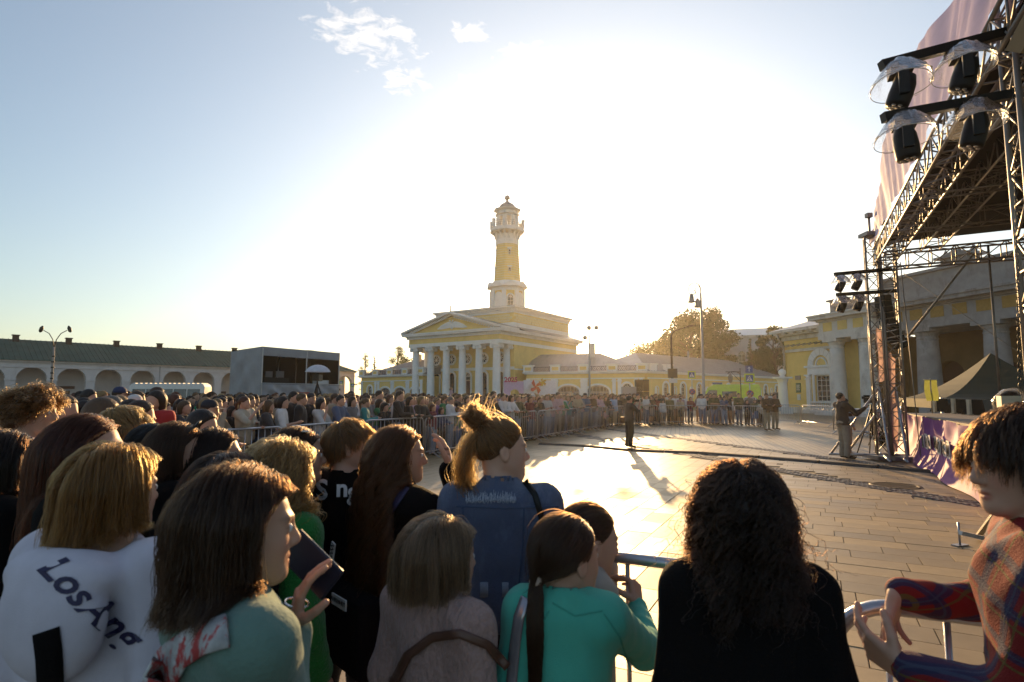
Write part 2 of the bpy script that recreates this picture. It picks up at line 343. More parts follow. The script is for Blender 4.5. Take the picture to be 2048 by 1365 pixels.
for Y_, u, v0, k, X_, zr in cand:
    D1, D2 = (SB, -SA) if zr else (SA, SB); o = D1 * u + D2 * v0; an = math.atan2(D1.y, D1.x); pX = proj((X_, Y_, 0))
    if cnt < 295 and 840 < pX[0] < 2100 and pX[1] < 1420:
        s_ = bpy.data.objects.new('paving_slab', SM[k]); COL.objects.link(s_); s_.parent = square
        s_.location = (o.x, o.y, rs.uniform(-.0018, .0018)); s_.rotation_euler = (rs.uniform(-.002, .002), rs.uniform(-.002, .002), an); s_.scale = (1, -1, 1); cnt += 1
    else:
        l = (LX, LX * .66)[k]; far.x = Matrix.Translation((o.x, o.y, rs.uniform(-.001, .001))) @ Matrix.Rotation(an, 4, 'Z') @ Matrix.Diagonal((1, -1, 1, 1)); i = .004
        far.mi = rs.choice((0, 0, 1, 2))
        far.add([(i, i, 0), (l - i, i, 0), (l - i, WY - i, 0), (i, WY - i, 0)], [(3, 2, 1, 0)])
fo = far.build('paving_slabs_beyond', [M_slab, stone_mat('granite_slab_pale', (.37, .27, .155), .42, .12), stone_mat('granite_slab_dim', (.29, .21, .12), .48, .12)], square); fo['kind'] = 'stuff'

# evening haze: one closed box of thin air round everything
m = MB(); m.box(-140, 160, -8, 190, -1.0, 46.0)
hz_m = bpy.data.materials.new('evening_haze'); hz_m.use_nodes = True; t = hz_m.node_tree; t.nodes.clear(); o_ = N(t, 'ShaderNodeOutputMaterial'); v_ = N(t, 'ShaderNodeVolumePrincipled')
v_.inputs['Color'].default_value = (1.0, .95, .86, 1); v_.inputs['Density'].default_value = .00032; v_.inputs['Anisotropy'].default_value = .72; t.links.new(v_.outputs[0], o_.inputs['Volume'])
haze = tag(m.build('haze', [hz_m]), kind='stuff')
# ---------------------------------------------------------------- building materials
M_yel = pbr('yellow_stucco', (.82, .585, .20), rough=.9, var=.09, vscale=1.2, bump=.25, bscale=30, stain=.25, stainc=(.5, .34, .12), stscale=.5)
M_whi = pbr('white_stucco', (.84, .82, .78), rough=.85, var=.06, vscale=1.5, bump=.2, bscale=25, stain=.25, stainc=(.5, .46, .40), stscale=.7)
M_whi_old = pbr('old_white_stucco', (.70, .66, .60), rough=.9, var=.12, vscale=1.2, bump=.5, bscale=18, stain=.75, stainc=(.30, .26, .22), stscale=.9)
M_arc = pbr('arcade_whitewash', (.66, .62, .60), rough=.9, var=.1, vscale=.8, bump=.3, bscale=12, stain=.5, stainc=(.36, .32, .30), stscale=.35)
M_roofg = pbr('grey_metal_roof', (.30, .30, .31), rough=.42, metal=.3, var=.15, vscale=.8, stain=.3, stainc=(.2, .19, .18), stscale=.4)
M_roofgr = pbr('green_metal_roof', (.03, .085, .07), rough=.75, metal=.0, spec=.2, var=.2, vscale=.6, stain=.35, stainc=(.09, .10, .09), stscale=.4)
M_glass = pbr('window_glass', (.025, .03, .035), rough=.08, var=.3, vscale=.7, spec=.8)
M_frame = pbr('white_window_frame', (.70, .68, .64), rough=.6, var=.08)
M_door = pbr('dark_red_door_wood', (.07, .025, .02), rough=.55, var=.2, bump=.3, bscale=20)
M_gate = pbr('grey_gate_boards', (.22, .22, .24), rough=.6, var=.15)
M_iron = pbr('black_iron', (.03, .028, .026), rough=.5, metal=.4)
M_dark = pbr('dark_interior', (.03, .026, .024), rough=.95)
M_pipe = pbr('zinc_pipe', (.36, .35, .34), rough=.4, metal=.6, var=.2)
def window(parent, name, xc, wd, zb, zs, rise, y, fm=M_frame, bars=(1, 3), depth=.08, gm=M_glass, fan=True, xf=None):
    """a framed window: frame and bars, with its pane as sub-part"""
    m = MB(); 
    if xf is not None: m.x = xf
    t = max(.05, wd * .05)
    xl, xr = xc - wd / 2, xc + wd / 2
    m.box(xl, xl + t, y, y + depth, zb, zs); m.box(xr - t, xr, y, y + depth, zb, zs); m.box(xl + t, xr - t, y, y + depth, zb, zb + t)
    if rise > 0:
        m.box(xl + t, xr - t, y + .002, y + depth, zs - t / 2, zs + t / 2)
        m.archring(xc, wd - 2 * t, zs, rise - t, t, y, y + depth)
        if fan:
            for k in (1, 2, 3):
                a = math.pi * k / 4; m.beam((xc, y + depth / 2, zs), (xc - (wd / 2 - t) * math.cos(a), y + depth / 2, zs + (rise - t) * math.sin(a)), depth * .6, t * .6)
            m.archring(xc, wd * .42, zs, rise * .42, t * .5, y + .01, y + depth * .8, n=8)
    else: m.box(xl + t, xr - t, y, y + depth, zs - t, zs)
    for i in range(1, bars[0] + 1):
        x = xl + wd * i / (bars[0] + 1); m.box(x - t * .3, x + t * .3, y + .01, y + depth - .01, zb + t, zs - t / 2)
    for i in range(1, bars[1] + 1):
        z = zb + (zs - zb) * i / (bars[1] + 1); m.box(xl + t, xr - t, y + .014, y + depth - .014, z - t * .25, z + t * .25)
    fr = m.build(name, [fm], parent)
    p = MB()
    if xf is not None: p.x = xf
    pts = [(xl, zb)] + ([(a, b) for a, b in m.arch_pts(xc, wd, zs, rise, 10)] if rise > 0 else [(xl, zs), (xr, zs)]) + [(xr, zb)]
    p.add([(a, y + depth * .6, b) for a, b in pts], [tuple(range(len(pts)))[::-1]])
    p.build('pane', [gm], fr); return fr
def ionic_column(x, y, z0, h, r, parent, mat, name='column'):
    m = MB(); m.x = Matrix.Translation((x, y, z0))
    m.box(-r * 1.35, r * 1.35, -r * 1.35, r * 1.35, 0, r * .35)
    prof = [(r * 1.3, r * .35), (r * 1.3, r * .6), (r * 1.12, r * .75), (r * 1.2, r * .95), (r, r * 1.1)]
    for i in range(9):
        q = i / 8; prof.append((r * (1 - .16 * q ** 1.6), r * 1.1 + (h - r * 2.3) * q))
    zt = h - r * 1.2; prof += [(r * 1.0, zt + r * .15), (r * 1.0, zt + r * .3)]
    m.lathe(prof, n=20)
    for sx in (-1, 1):
        for sy in (-1, 1):
            m.x = Matrix.Translation((x + sx * r * .92, y + sy * r * .8, z0 + h - r * .72)) @ Matrix.Rotation(R(90), 4, 'X') 
            m.lathe([(r * .16, -r * .28), (r * .46, -r * .26), (r * .46, r * .26), (r * .16, r * .28)], n=12)
    m.x = Matrix.Translation((x, y, z0)); m.box(-r * 1.2, r * 1.2, -r * 1.15, r * 1.15, h - r * .35, h)
    m.box(-r, r, -r * .8, r * .8, h - r * .95, h - r * .34)
    return m.build(name, [mat], parent)
def dentils(m, x0, x1, y, z, s=.22, step=.5):
    x = x0
    while x < x1 - s: m.box(x, x + s, y - .16, y, z, z + .22); x += step
# ---------------------------------------------------------------- fire station with watch tower
FA = math.atan2(-.545, .838); FO = Vector((-1.5, 84.0, 0))
fire = empty('fire_station', 'yellow fire station with six white columns, carved pediment and tall tapering watch tower', 'building', FO, FA)
W, L_, ZP, ZC, ZT = 18.0, 24.6, .7, 9.35, 11.7
m = MB(); m.wall(-W, 0, ZP, ZC, .6, [(-W / 2 + k * 3.25, 1.35, ZP + .2, 3.9 + ZP, .68) for k in (-2, -1, 0, 1, 2)], y=3.4)
m.x = Matrix.Translation((0, 3.4, 0)) @ Matrix.Rotation(R(90), 4, 'Z')
m.wall(.6, L_ - 3.4, ZP, ZC, .6, [(3.0, 1.1, 6.2, 8.3, 0), (6.6, 1.1, 6.2, 8.3, 0), (10.2, 1.1, 6.2, 8.3, 0), (3.0, 1.1, 1.6, 3.6, .5), (6.6, 1.1, 1.6, 3.6, .5)], y=0)
m.x = Matrix(); m.box(-W, -W + .6, 4.0, L_, ZP, ZC); m.box(-W + .6, -.6, L_ - .6, L_, ZP, ZC)
m.build('wall', [M_yel], fire)
m = MB(); m.box(-W - .3, .3, -.9, L_, 0, ZP); m.build('podium', [M_whi], fire)
for i in range(5): pass
st = MB()
for i in range(4): st.box(-W / 2 - 4 + i * .0, -W / 2 + 4, -.9 - (4 - i) * .35, -.9 - (3 - i) * .35, 0, ZP * (i + 1) / 5)
st.build('steps', [M_whi_old], fire)
for i in range(6): ionic_column(-W + 1.0 + i * (W - 1.95) / 5, 0, ZP, ZC - ZP, .62, fire, M_whi)
ionic_column(-.97, 2.75, ZP, ZC - ZP, .6, fire, M_whi, 'pilaster'); ionic_column(-W + 1.0, 2.75, ZP, ZC - ZP, .6, fire, M_whi, 'pilaster')
e = MB(); e.box(-W - .05, .05, -.75, L_ + .05, ZC, ZC + .55); e.build('architrave', [M_whi], fire)
e = MB(); e.box(-W, 0, -.68, L_, ZC + .55, ZC + 1.3); e.build('frieze', [M_yel], fire)
e = MB(); e.box(-W - .25, .25, -.95, L_ + .25, ZC + 1.3, ZC + 1.5); dentils(e, -W - .2, .25, -.95, ZC + 1.5, .22, .46)
y = -.9
while y < L_: e.box(.25, .41, y, y + .22, ZC + 1.5, ZC + 1.72); y += .46
e.box(-W - .3, .3, -.94, L_ + .3, ZC + 1.5, ZC + 1.75)
e.box(-W - .85, .85, -1.5, L_ + .85, ZC + 1.75, ZC + 2.0); e.box(-W - .95, .95, -1.6, L_ + .95, ZC + 2.0, ZC + 2.2)
e.build('cornice', [M_whi], fire)
# pediment
ZR = ZC + 2.2; PH = 2.75
t = MB(); t.prism([(-W, ZR), (0, ZR), (-W / 2, ZR + PH - .35)], -.55, 3.0); t.build('tympanum', [M_yel], fire)
rk = MB()
for s_ in (-1, 1):
    x0, x1 = -W / 2, -W / 2 + s_ * (W / 2 + .95)
    a = Vector((x0, 0, ZR + PH)); b = Vector((x1, 0, ZR)); n_ = 24
    for (yy0, yy1, th, dz) in ((-1.6, 3.4, .26, 0), (-1.0, 3.0, .28, -.26)):
        pz = [(a.x, a.z + dz), (b.x, b.z + dz + (.0 if dz == 0 else .28)), (b.x, b.z + th + dz + (.0 if dz == 0 else .28)), (a.x, a.z + th + dz)]
        if dz: pz = [(a.x, a.z + dz), (b.x - s_ * 1.6, b.z + .18), (b.x - s_ * .9, b.z + .2), (a.x, a.z)]
        rk.prism(pz if s_ < 0 else pz[::-1], yy0, yy1)
    for k in range(2, 22):
        q = a.lerp(b, k / 23); rk.cbox((q.x, -1.1, q.z - .38), .2, .25, .2)
rk.build('raking_cornice', [M_whi], fire)
# carved emblem: spread eagle as relief
em = MB(); ex, ez, yy = -W / 2, ZR + .95, -.60
em.x = Matrix.Translation((ex, yy, ez))
for s_ in (-1, 1):
    wing = [(0, .35), (.6, .62), (1.3, .45), (2.2, .1), (3.0, -.45), (2.2, -.5), (1.3, -.42), (.5, -.35), (0, -.2)]
    em.prism([(s_ * a, b) for a, b in (wing if s_ > 0 else wing[::-1])][::-1], -.12, .05)
    for k in range(5): em.beam((s_ * (.35 + .4 * k), -.16, .35 - .1 * k), (s_ * (.7 + .5 * k), -.14, -.42), .06, .08)
    em.tube([(s_ * .05, -.12, .35), (s_ * .22, -.2, .62), (s_ * .34, -.22, .8), (s_ * .46, -.2, .72)], [.13, .1, .09, .04], 8)
em.x = em.x @ Matrix.Diagonal((1, .5, 1, 1)); em.lathe([(.05, -.6), (.35, -.35), (.42, 0), (.3, .35), (.1, .5)], c=(0, -.1, 0), n=12)
em.build('eagle_relief', [M_whi], fire)
# gable roof over the portico + main hip
rf = MB(); z0 = ZR + .02
rf.add([(-W / 2, -1.58, ZR + PH + .27), (1.0, -1.58, ZR + .27), (1.0, 6.2, ZR + .27), (-W / 2, 6.2, ZR + PH + .27), (-W - 1.0, -1.58, ZR + .27), (-W - 1.0, 6.2, ZR + .27)], [(0, 1, 2, 3), (4, 0, 3, 5)])
rf.add([(-W - 1, 5, ZR + .0), (1, 5, ZR), (1, L_ + 1, ZR), (-W - 1, L_ + 1, ZR), (-W + 1.5, 6, ZR + .9), (-1.1, 6, ZR + .9), (-1.1, L_ - 1.5, ZR + .9), (-W + 1.5, L_ - 1.5, ZR + .9)], [(0, 1, 5, 4), (1, 2, 6, 5), (2, 3, 7, 6), (3, 0, 4, 7)])
rf.build('roof', [M_roofg], fire)
# attic block with rusticated stones
AX0, AX1, AY0, AY1, AZ0, AZ1 = -W + 1.2, -1.15, 5.0, L_ - .9, ZR + .1, 16.0
a_ = MB(); a_.box(AX0, AX1, AY0, AY1, AZ0, AZ1 - .5); a_.build('attic', [M_yel], fire)
a_ = MB(); a_.box(AX0 - .06, AX1 + .06, AY0 - .06, AY1 + .06, AZ0, AZ0 + 1.45); a_.box(AX0 - .1, AX1 + .1, AY0 - .1, AY1 + .1, AZ1 - 1.35, AZ1 - .75)
a_.box(AX0 - .3, AX1 + .3, AY0 - .3, AY1 + .3, AZ1 - .75, AZ1 - .55); a_.box(AX0 - .6, AX1 + .6, AY0 - .6, AY1 + .6, AZ1 - .55, AZ1 - .3)
x = AX0
while x < AX1: a_.box(x, x + .16, AY0 - .45, AY0 - .1, AZ1 - .98, AZ1 - .75); x += .45
y = AY0
while y < AY1: a_.box(AX1 + .1, AX1 + .45, y, y + .16, AZ1 - .98, AZ1 - .75); y += .45
a_.build('attic_cornice', [M_whi], fire)
a_ = MB(); a_.add([(AX0 - .65, AY0 - .65, AZ1 - .29), (AX1 + .65, AY0 - .65, AZ1 - .29), (AX1 + .65, AY1 + .65, AZ1 - .29), (AX0 - .65, AY1 + .65, AZ1 - .29), (-10.5, 13.5, AZ1 + .75), (-7.5, 13.5, AZ1 + .75), (-7.5, 16.5, AZ1 + .75), (-10.5, 16.5, AZ1 + .75)], [(0, 1, 5, 4), (1, 2, 6, 5), (2, 3, 7, 6), (3, 0, 4, 7)])
a_.build('attic_roof', [M_roofg], fire)
bk = MB()
for r_ in range(4):
    z = AZ0 + 1.6 + r_ * .42
    if z + .36 > AZ1 - 1.36: break
    x = AX0 + .05 + (.45 if r_ % 2 else 0)
    while x + .8 < AX1 - .02: bk.box(x, x + .78, AY0 - .09, AY0, z, z + .34); x += .88
    y = AY0 + .1 + (.45 if r_ % 2 else 0)
    while y + .8 < AY1: bk.box(AX1, AX1 + .09, y, y + .78, z, z + .34); y += .88
b_ = bk.build('rustic_stone', [pbr('rustic_cream_stone', (.80, .66, .36), rough=.9)], fire); b_['kind'] = 'stuff'
# arched doors and round windows of the portico
for k in (-2, -1, 0, 1, 2):
    xc = -W / 2 + k * 3.25
    if k == 0:
        d = MB(); d.box(xc - .66, xc + .66, 3.62, 3.72, ZP + .2, ZP + 3.3)
        for i in (-1, 1): d.box(xc + i * .33 - .22, xc + i * .33 + .22, 3.57, 3.62, ZP + .5, ZP + 1.6); d.box(xc + i * .33 - .22, xc + i * .33 + .22, 3.57, 3.62, ZP + 1.8, ZP + 3.1)
        d.build('door', [M_door], fire); window(fire, 'window', xc, 1.3, ZP + 3.32, ZP + 3.9, .64, 3.6, bars=(0, 0))
    else: window(fire, 'window', xc, 1.3, ZP + .2, ZP + 3.9, .64, 3.6, fm=M_door, bars=(1, 2))
    s = MB(); s.archring(xc, 1.36, ZP + 3.9, .69, .3, 3.25, 3.42, legs=ZP + .2); s.build('surround', [M_whi], fire)
    s = MB(); s.x = Matrix.Translation((xc, 3.38, 7.45)) @ Matrix.Rotation(R(90), 4, 'X')
    s.lathe([(.95, -.02), (.95, .12), (.66, .12), (.66, -.02)], n=24, cap=False)
    for i in range(4):
        a = math.pi * i / 4; s.beam((-.66 * math.cos(a), -.66 * math.sin(a), .04), (.66 * math.cos(a), .66 * math.sin(a), .04), .07, .05)
    rw = s.build('round_window', [M_whi], fire)
    s = MB(); s.x = Matrix.Translation((xc, 3.38, 7.45)) @ Matrix.Rotation(R(90), 4, 'X'); s.lathe([(.66, 0.0), (.66, .015)], n=24); s.build('pane', [M_glass], rw)
s = MB(); s.box(-W, 0, 3.28, 3.4, 5.55, 6.0); s.box(0, .1, 3.4, L_, 5.5, 5.7); s.build('belt_course', [M_whi], fire)
for yy in (6.4, 10.0, 13.6):
    xf = Matrix.Translation((0, 0, 0)) @ Matrix.Rotation(R(90), 4, 'Z'); window(fire, 'window', yy, 1.1, 6.2, 8.3, 0, .2, bars=(1, 3), xf=xf)
# watch tower
tower_x, tower_y = -W / 2, 15.0
def oct_prism(m, prof, rot=R(22.5), n=8): m.lathe(prof, c=(tower_x, tower_y, 0), n=n, smooth=False, rot=rot)
RO = 1 / math.cos(R(22.5))
m = MB(); oct_prism(m, [(2.75 * RO, 15.9), (2.75 * RO, 20.2)]); m.build('tower_base', [M_yel], fire)
m = MB(); oct_prism(m, [(3.0 * RO, 15.8), (3.0 * RO, 16.5), (2.82 * RO, 16.5)], ); oct_prism(m, [(2.85 * RO, 20.1), (2.85 * RO, 20.7), (3.2 * RO, 20.8), (3.3 * RO, 21.0), (2.6 * RO, 21.9)])
for i in range(8):
    a = R(22.5) + i * R(45); m.x = Matrix.Translation((tower_x + 2.78 * RO * math.cos(a), tower_y + 2.78 * RO * math.sin(a), 0)) @ Matrix.Rotation(a, 4, 'Z'); m.box(-.3, .18, -.36, .36, 16.4, 20.3)
for i in range(8):  # small gables
    a = i * R(45); m.x = Matrix.Translation((tower_x, tower_y, 0)) @ Matrix.Rotation(a + R(90), 4, 'Z')
    m.prism([(-1.55, 20.75), (1.55, 20.75), (0, 21.75)], -3.45, -2.6)
m.build('tower_cornice', [M_whi], fire)
for i in range(8):
    a = i * R(45) ; xf = Matrix.Translation((tower_x, tower_y, 0)) @ Matrix.Rotation(a + R(90), 4, 'Z')
    if i % 2 == 0:
        mm = MB(); mm.x = xf; mm.archring(0, 1.3, 19.0, .65, .18, -2.82, -2.74, legs=16.9); mm.box(-.65, .65, -2.78, -2.73, 16.9, 19.0); mm.prism([(p[0], p[1]) for p in mm.arch_pts(0, 1.3, 19.0, .65)], -2.78, -2.73); mm.build('blind_arch', [M_whi], fire)
    else: 
        mm = MB(); mm.x = xf; mm.archring(0, 1.1, 18.8, .55, .18, -2.82, -2.74, legs=16.9); mm.build('surround', [M_whi], fire)
        window(fire, 'window', 0, 1.1, 16.9, 18.8, .55, -2.80, bars=(1, 2), xf=xf)
# tapered shaft with grooves between its courses
m = MB(); z = 21.5; prof = []
while z < 28.6:
    q = (z - 21.5) / 7.1; r = 2.28 - .40 * q; prof += [(r * RO, z), (r * RO, z + .34), ((r - .06) * RO, z + .36), ((r - .06) * RO, z + .42)]; z += .44
oct_prism(m, prof); m.build('tower_shaft', [M_yel], fire)
m = MB(); z = 21.86
while z < 28.7:
    q = (z - 21.5) / 7.1; r = 2.28 - .40 * q; oct_prism(m, [((r - .03) * RO, z), ((r - .03) * RO, z + .07)]); z += .44
m.build('tower_joint_band', [pbr('pale_cream_joint', (.80, .70, .48), rough=.9)], fire)
for i in (3, 5, 7, 1):
    xf = Matrix.Translation((tower_x, tower_y, 0)) @ Matrix.Rotation(i * R(45) + R(90), 4, 'Z')
    window(fire, 'window', 0, .5, 23.2, 24.3, 0, -2.24, bars=(0, 1), depth=.1, xf=xf); window(fire, 'window', 0, .46, 26.6, 27.6, 0, -2.06, bars=(0, 1), depth=.1, xf=xf)
    mm = MB(); mm.x = xf; mm.box(-.4, .4, -2.3, -2.1, 24.35, 24.6); mm.box(-.38, .38, -2.12, -1.9, 27.65, 27.9); mm.build('lintel', [M_whi], fire)
m = MB(); oct_prism(m, [(1.98 * RO, 28.7), (1.98 * RO, 29.4), (1.95 * RO, 29.5), (1.95 * RO, 30.6)]); oct_prism(m, [(2.75 * RO, 31.0), (2.95 * RO, 31.1), (2.95 * RO, 31.5), (2.8 * RO, 31.6), (2.8 * RO, 31.75)]); 
for i in range(16):
    a = i * R(22.5); m.x = Matrix.Translation((tower_x, tower_y, 0)) @ Matrix.Rotation(a, 4, 'Z')
    r0 = 1.93 * (1 if i % 2 == 0 else RO) ; r1 = 2.8 * (1 if i % 2 == 0 else RO)
    m.x = m.x @ Matrix.Rotation(R(-90), 4, 'X') @ Matrix.Identity(4)
    m.x = Matrix.Translation((tower_x, tower_y, 0)) @ Matrix.Rotation(a, 4, 'Z')
    m.add([(r0 - .1, -.16, 29.6), (r0 - .1, .16, 29.6), (r0 - .1, -.16, 31.05), (r0 - .1, .16, 31.05), (r1, -.2, 31.05), (r1, .2, 31.05), (r0 + .15, -.16, 29.9), (r0 + .15, .16, 29.9), (r0 + .35, -.18, 30.6), (r0 + .35, .18, 30.6)],
          [(0, 6, 8, 4, 2), (3, 5, 9, 7, 1), (0, 1, 7, 6), (6, 7, 9, 8), (8, 9, 5, 4)])
m.build('gallery', [M_whi], fire)
for i in range(8):
    m = MB(); a = R(22.5) + i * R(45); p = Vector((tower_x + 2.7 * RO * math.cos(a), tower_y + 2.7 * RO * math.sin(a), 31.75))
    m.cbox(p + Vector((0, 0, .7)), .42, .42, 1.4); m.cbox(p + Vector((0, 0, 1.45)), .55, .55, .12); m.build('gallery_post', [M_whi], fire)
m = MB()
for i in range(8):
    a = R(22.5) + i * R(45); a2 = a + R(45); p = Vector((tower_x + 2.7 * RO * math.cos(a), tower_y + 2.7 * RO * math.sin(a), 31.75)); q = Vector((tower_x + 2.7 * RO * math.cos(a2), tower_y + 2.7 * RO * math.sin(a2), 31.75))
    for h in (.3, .7, 1.1): m.bar(p + Vector((0, 0, h)), q + Vector((0, 0, h)), .03)
    for k in range(1, 5): u = p.lerp(q, k / 5); m.bar(u + Vector((0, 0, .3)), p.lerp(q, (k + .5) / 5) + Vector((0, 0, 1.1)), .025); m.bar(u + Vector((0, 0, 1.1)), p.lerp(q, (k - .5) / 5) + Vector((0, 0, .3)), .025)
m.build('gallery_railing', [pbr('pale_iron', (.45, .43, .40), rough=.5)], fire)
m = MB()
for i in range(8):
    a = R(22.5) + i * R(45); m.cbox((tower_x + 1.62 * RO * math.cos(a), tower_y + 1.62 * RO * math.sin(a), 32.9), .46, .46, 2.3)
oct_prism(m, [(1.5, 31.75), (1.5, 32.3), (.9, 32.35)]); oct_prism(m, [(1.72 * RO, 33.9), (1.72 * RO, 34.2), (2.1 * RO, 34.3), (2.1 * RO, 34.42), (1.7 * RO, 34.6), (1.7 * RO, 35.0), (2.3 * RO, 35.15), (2.35 * RO, 35.3), (1.4 * RO, 35.6)])
m.build('lantern', [M_whi], fire)
m = MB(); m.lathe([(1.55, 35.55), (1.5, 35.9), (1.2, 36.3), (.7, 36.65), (.35, 36.85), (.22, 37.1), (.22, 37.25), (.42, 37.4), (.5, 37.65), (.4, 37.95), (.15, 38.1)], c=(tower_x, tower_y, 0), n=20); m.bar((tower_x, tower_y, 38.0), (tower_x, tower_y, 41.2), .06, 6)
m.build('cupola', [M_roofg], fire)
m = MB(); m.bar((-15.5, 7, 16), (-15.5, 7, 17.2), .12, 8); m.build('roof_pipe', [M_pipe], fire)
# ---------------------------------------------------------------- low wings of the fire station
def wing(name, label, P, Q, H, ops_fn, depth, roof_h, n_par, hip=(True, True), par=True, cat='building'):
    P = Vector((P[0], P[1], 0)); Q = Vector((Q[0], Q[1], 0)); d = Q - P; Lw = d.length; ang = math.atan2(d.y, d.x)
    o = empty(name, label, cat, P, ang)
    ops = ops_fn(Lw)
    m = MB(); m.wall(0, Lw, 0, H, .5, [(q[0], q[1], q[2], q[3], q[4]) for q in ops]); m.box(0, .4, .5, depth, 0, H); m.box(Lw - .4, Lw, .5, depth, 0, H); m.build('wall', [M_yel], o)
    m = MB(); m.box(-.1, Lw + .1, -.12, 0, 0, .5); m.box(-.05, Lw + .05, -.1, 0, H - .75, H - .6); m.box(-.3, Lw + .3, -.3, .5, H, H + .15); m.box(-.5, Lw + .5, -.5, .5, H + .15, H + .32); m.build('cornice', [M_whi], o)
    m = MB(); zr = H + .32
    hx = depth * .5
    m.add([(-.55, -.4, zr), (Lw + .55, -.4, zr), (Lw + .55, depth + .5, zr), (-.55, depth + .5, zr), (hx if hip[0] else -.55, depth / 2, zr + roof_h), (Lw - (hx if hip[1] else -.55), depth / 2, zr + roof_h)], [(0, 1, 5, 4), (1, 2, 5), (2, 3, 4, 5), (3, 0, 4)])
    rf = m.build('roof', [M_roofg], o)
    m = MB(); x = 0.0
    while x < Lw:
        t_ = 1.0; 
        if hip[0]: t_ = min(t_, max(0, (x + .55) / (hx + .55)))
        if hip[1]: t_ = min(t_, max(0, (Lw + .55 - x) / (hx + .55)))
        # standing seams run up the slope
        m.beam((x, -.4, zr + .03), (x, -.4 + (depth / 2 + .4) * t_, zr + .03 + roof_h * t_), .05, .07); x += .62
    m.build('roof_seam', [M_roofg], rf)
    for q in ops:
        if q[5] == 'gate':
            g_ = MB(); xl = q[0] - q[1] / 2; n_ = 7
            for k in range(n_): g_.box(xl + k * q[1] / n_ + .03, xl + (k + 1) * q[1] / n_ - .03, .2, .28, q[2], q[3] - .1)
            g_.build('gate', [M_gate], o)
            wv = window(o, 'fanlight', q[0], q[1], q[3] - .08, q[3], q[4], .2, fm=M_gate, bars=(0, 0), fan=False)
            g_ = MB()
            for k in range(1, 9):
                a = math.pi * k / 9; xk = q[0] - q[1] / 2 * .97 * math.cos(a); g_.box(xk - .04, xk + .04, .17, .25, q[3], q[3] + q[4] * math.sin(a) * .97)
            g_.build('fanlight_bars', [M_gate], wv)
        elif q[5] == 'blind':
            g_ = MB(); g_.box(q[0] - q[1] / 2, q[0] + q[1] / 2, .12, .3, q[2], q[3] + q[4]); g_.build('niche', [M_whi], o)
        else: window(o, 'window', q[0], q[1], q[2], q[3], q[4], .18, bars=(1, 2))
        s = MB(); s.archring(q[0], q[1] + .04, q[3], q[4] + .02, .28 if q[5] != 'blind' else .1, -.1, .02, legs=q[2]); s.build('surround', [M_whi], o)
    if par:
        n_ = n_par; 
        for k in range(n_ + 1):
            x = .3 + k * (Lw - .6) / n_; m = MB(); m.box(x - .75, x + .75, -.25, .35, zr, zr + .95); m.box(x - .9, x + .9, -.36, .42, zr + .95, zr + 1.1); m.build('parapet_block', [M_whi], o)
            m = MB(); m.box(x - .5, x + .5, -.27, -.24, zr + .25, zr + .75); m.build('panel', [M_yel], o)
            if k < n_:
                x2 = .3 + (k + 1) * (Lw - .6) / n_; m = MB(); a0, a1 = x + .75, x2 - .75
                for zz in (.12, .78): m.box(a0, a1, -.02, .02, zr + zz - .02, zr + zz + .02)
                y_ = a0
                while y_ < a1 - .3:
                    cx_ = y_ + .3
                    m.tube([(cx_ + .27 * math.cos(t_), 0, zr + .45 + .30 * math.sin(t_)) for t_ in [i * math.pi / 5 for i in range(10)]], .03, 4, closed=True)
                    m.bar((cx_ - .27, 0, zr + .12), (cx_ + .27, 0, zr + .78), .022, 4); m.bar((cx_ + .27, 0, zr + .12), (cx_ - .27, 0, zr + .78), .022, 4); y_ += .6
                m.build('railing', [M_iron], o)
    return o, Lw, H
def pil(o, x, H, w_=.5):
    m = MB(); m.box(x - w_ / 2, x + w_ / 2, -.14, 0, .5, H - .75); m.box(x - w_ / 2 - .08, x + w_ / 2 + .08, -.2, 0, H - 1.15, H - .95); m.build('pilaster', [M_whi], o)
HW = 4.75
def opsA(L):
    r = []
    for i, f in enumerate((.12, .37, .62)): r.append((L * f, 3.3, 0.02, 2.1, .95, 'gate'))
    r.append((L * .86, 1.25, 1.0, 2.7, .62, 'win')); return r
wr, Lw, _ = wing('right_wing', 'long low yellow wing with arched gates and iron parapet railing right of columns', (2.2, 86.5), (18.8, 81.0), HW, opsA, 15, 3.2, 4, hip=(False, True))
wr.name = 'station_wing'
for f in (.0, .235, .265, .49, .52, .755, .80, .935, .975): pil(wr, max(.3, Lw * f), HW)
def opsB(L):
    r = []; x = 2.2; i = 0
    while x < L - 1.5:
        if i % 2 == 0: r.append((x, .75, 1.2, 2.5, .38, 'blind'))
        else: r.append((x, 1.3, 1.0, 2.8, .65, 'win'))
        x += 2.35; i += 1
    return r
wr2, Lw2, _ = wing('station_wing', 'plain yellow wing with alternating arched windows and niches receding behind crosswalk signs', (19.3, 81.2), (52.5, 111), HW, opsB, 14, 3.3, 4, hip=(True, True), par=False)
m = MB()
for x in (1.2, 5.3): m.box(x - .8, x + .8, -.3, .35, HW + .32, HW + 1.3); m.box(x - .95, x + .95, -.4, .45, HW + 1.3, HW + 1.45)
m.build('parapet_block', [M_whi], wr2)
def opsC(L): return [(L * .90, 3.0, .02, 2.0, .9, 'gate'), (L * .66, 3.0, .02, 2.0, .9, 'gate'), (L * .42, 3.0, .02, 2.0, .9, 'gate'), (L * .16, 1.3, 1.0, 2.6, .65, 'win')]
wl, Lw3, _ = wing('station_wing', 'low yellow wing with arched gates between grey tent and white columns', (-27.5, 104), (-14.5, 92.5), HW, opsC, 14, 3.0, 4, hip=(True, False))
for f in (.02, .26, .31, .53, .55, .77, .79, .985): pil(wl, Lw3 * f, HW)
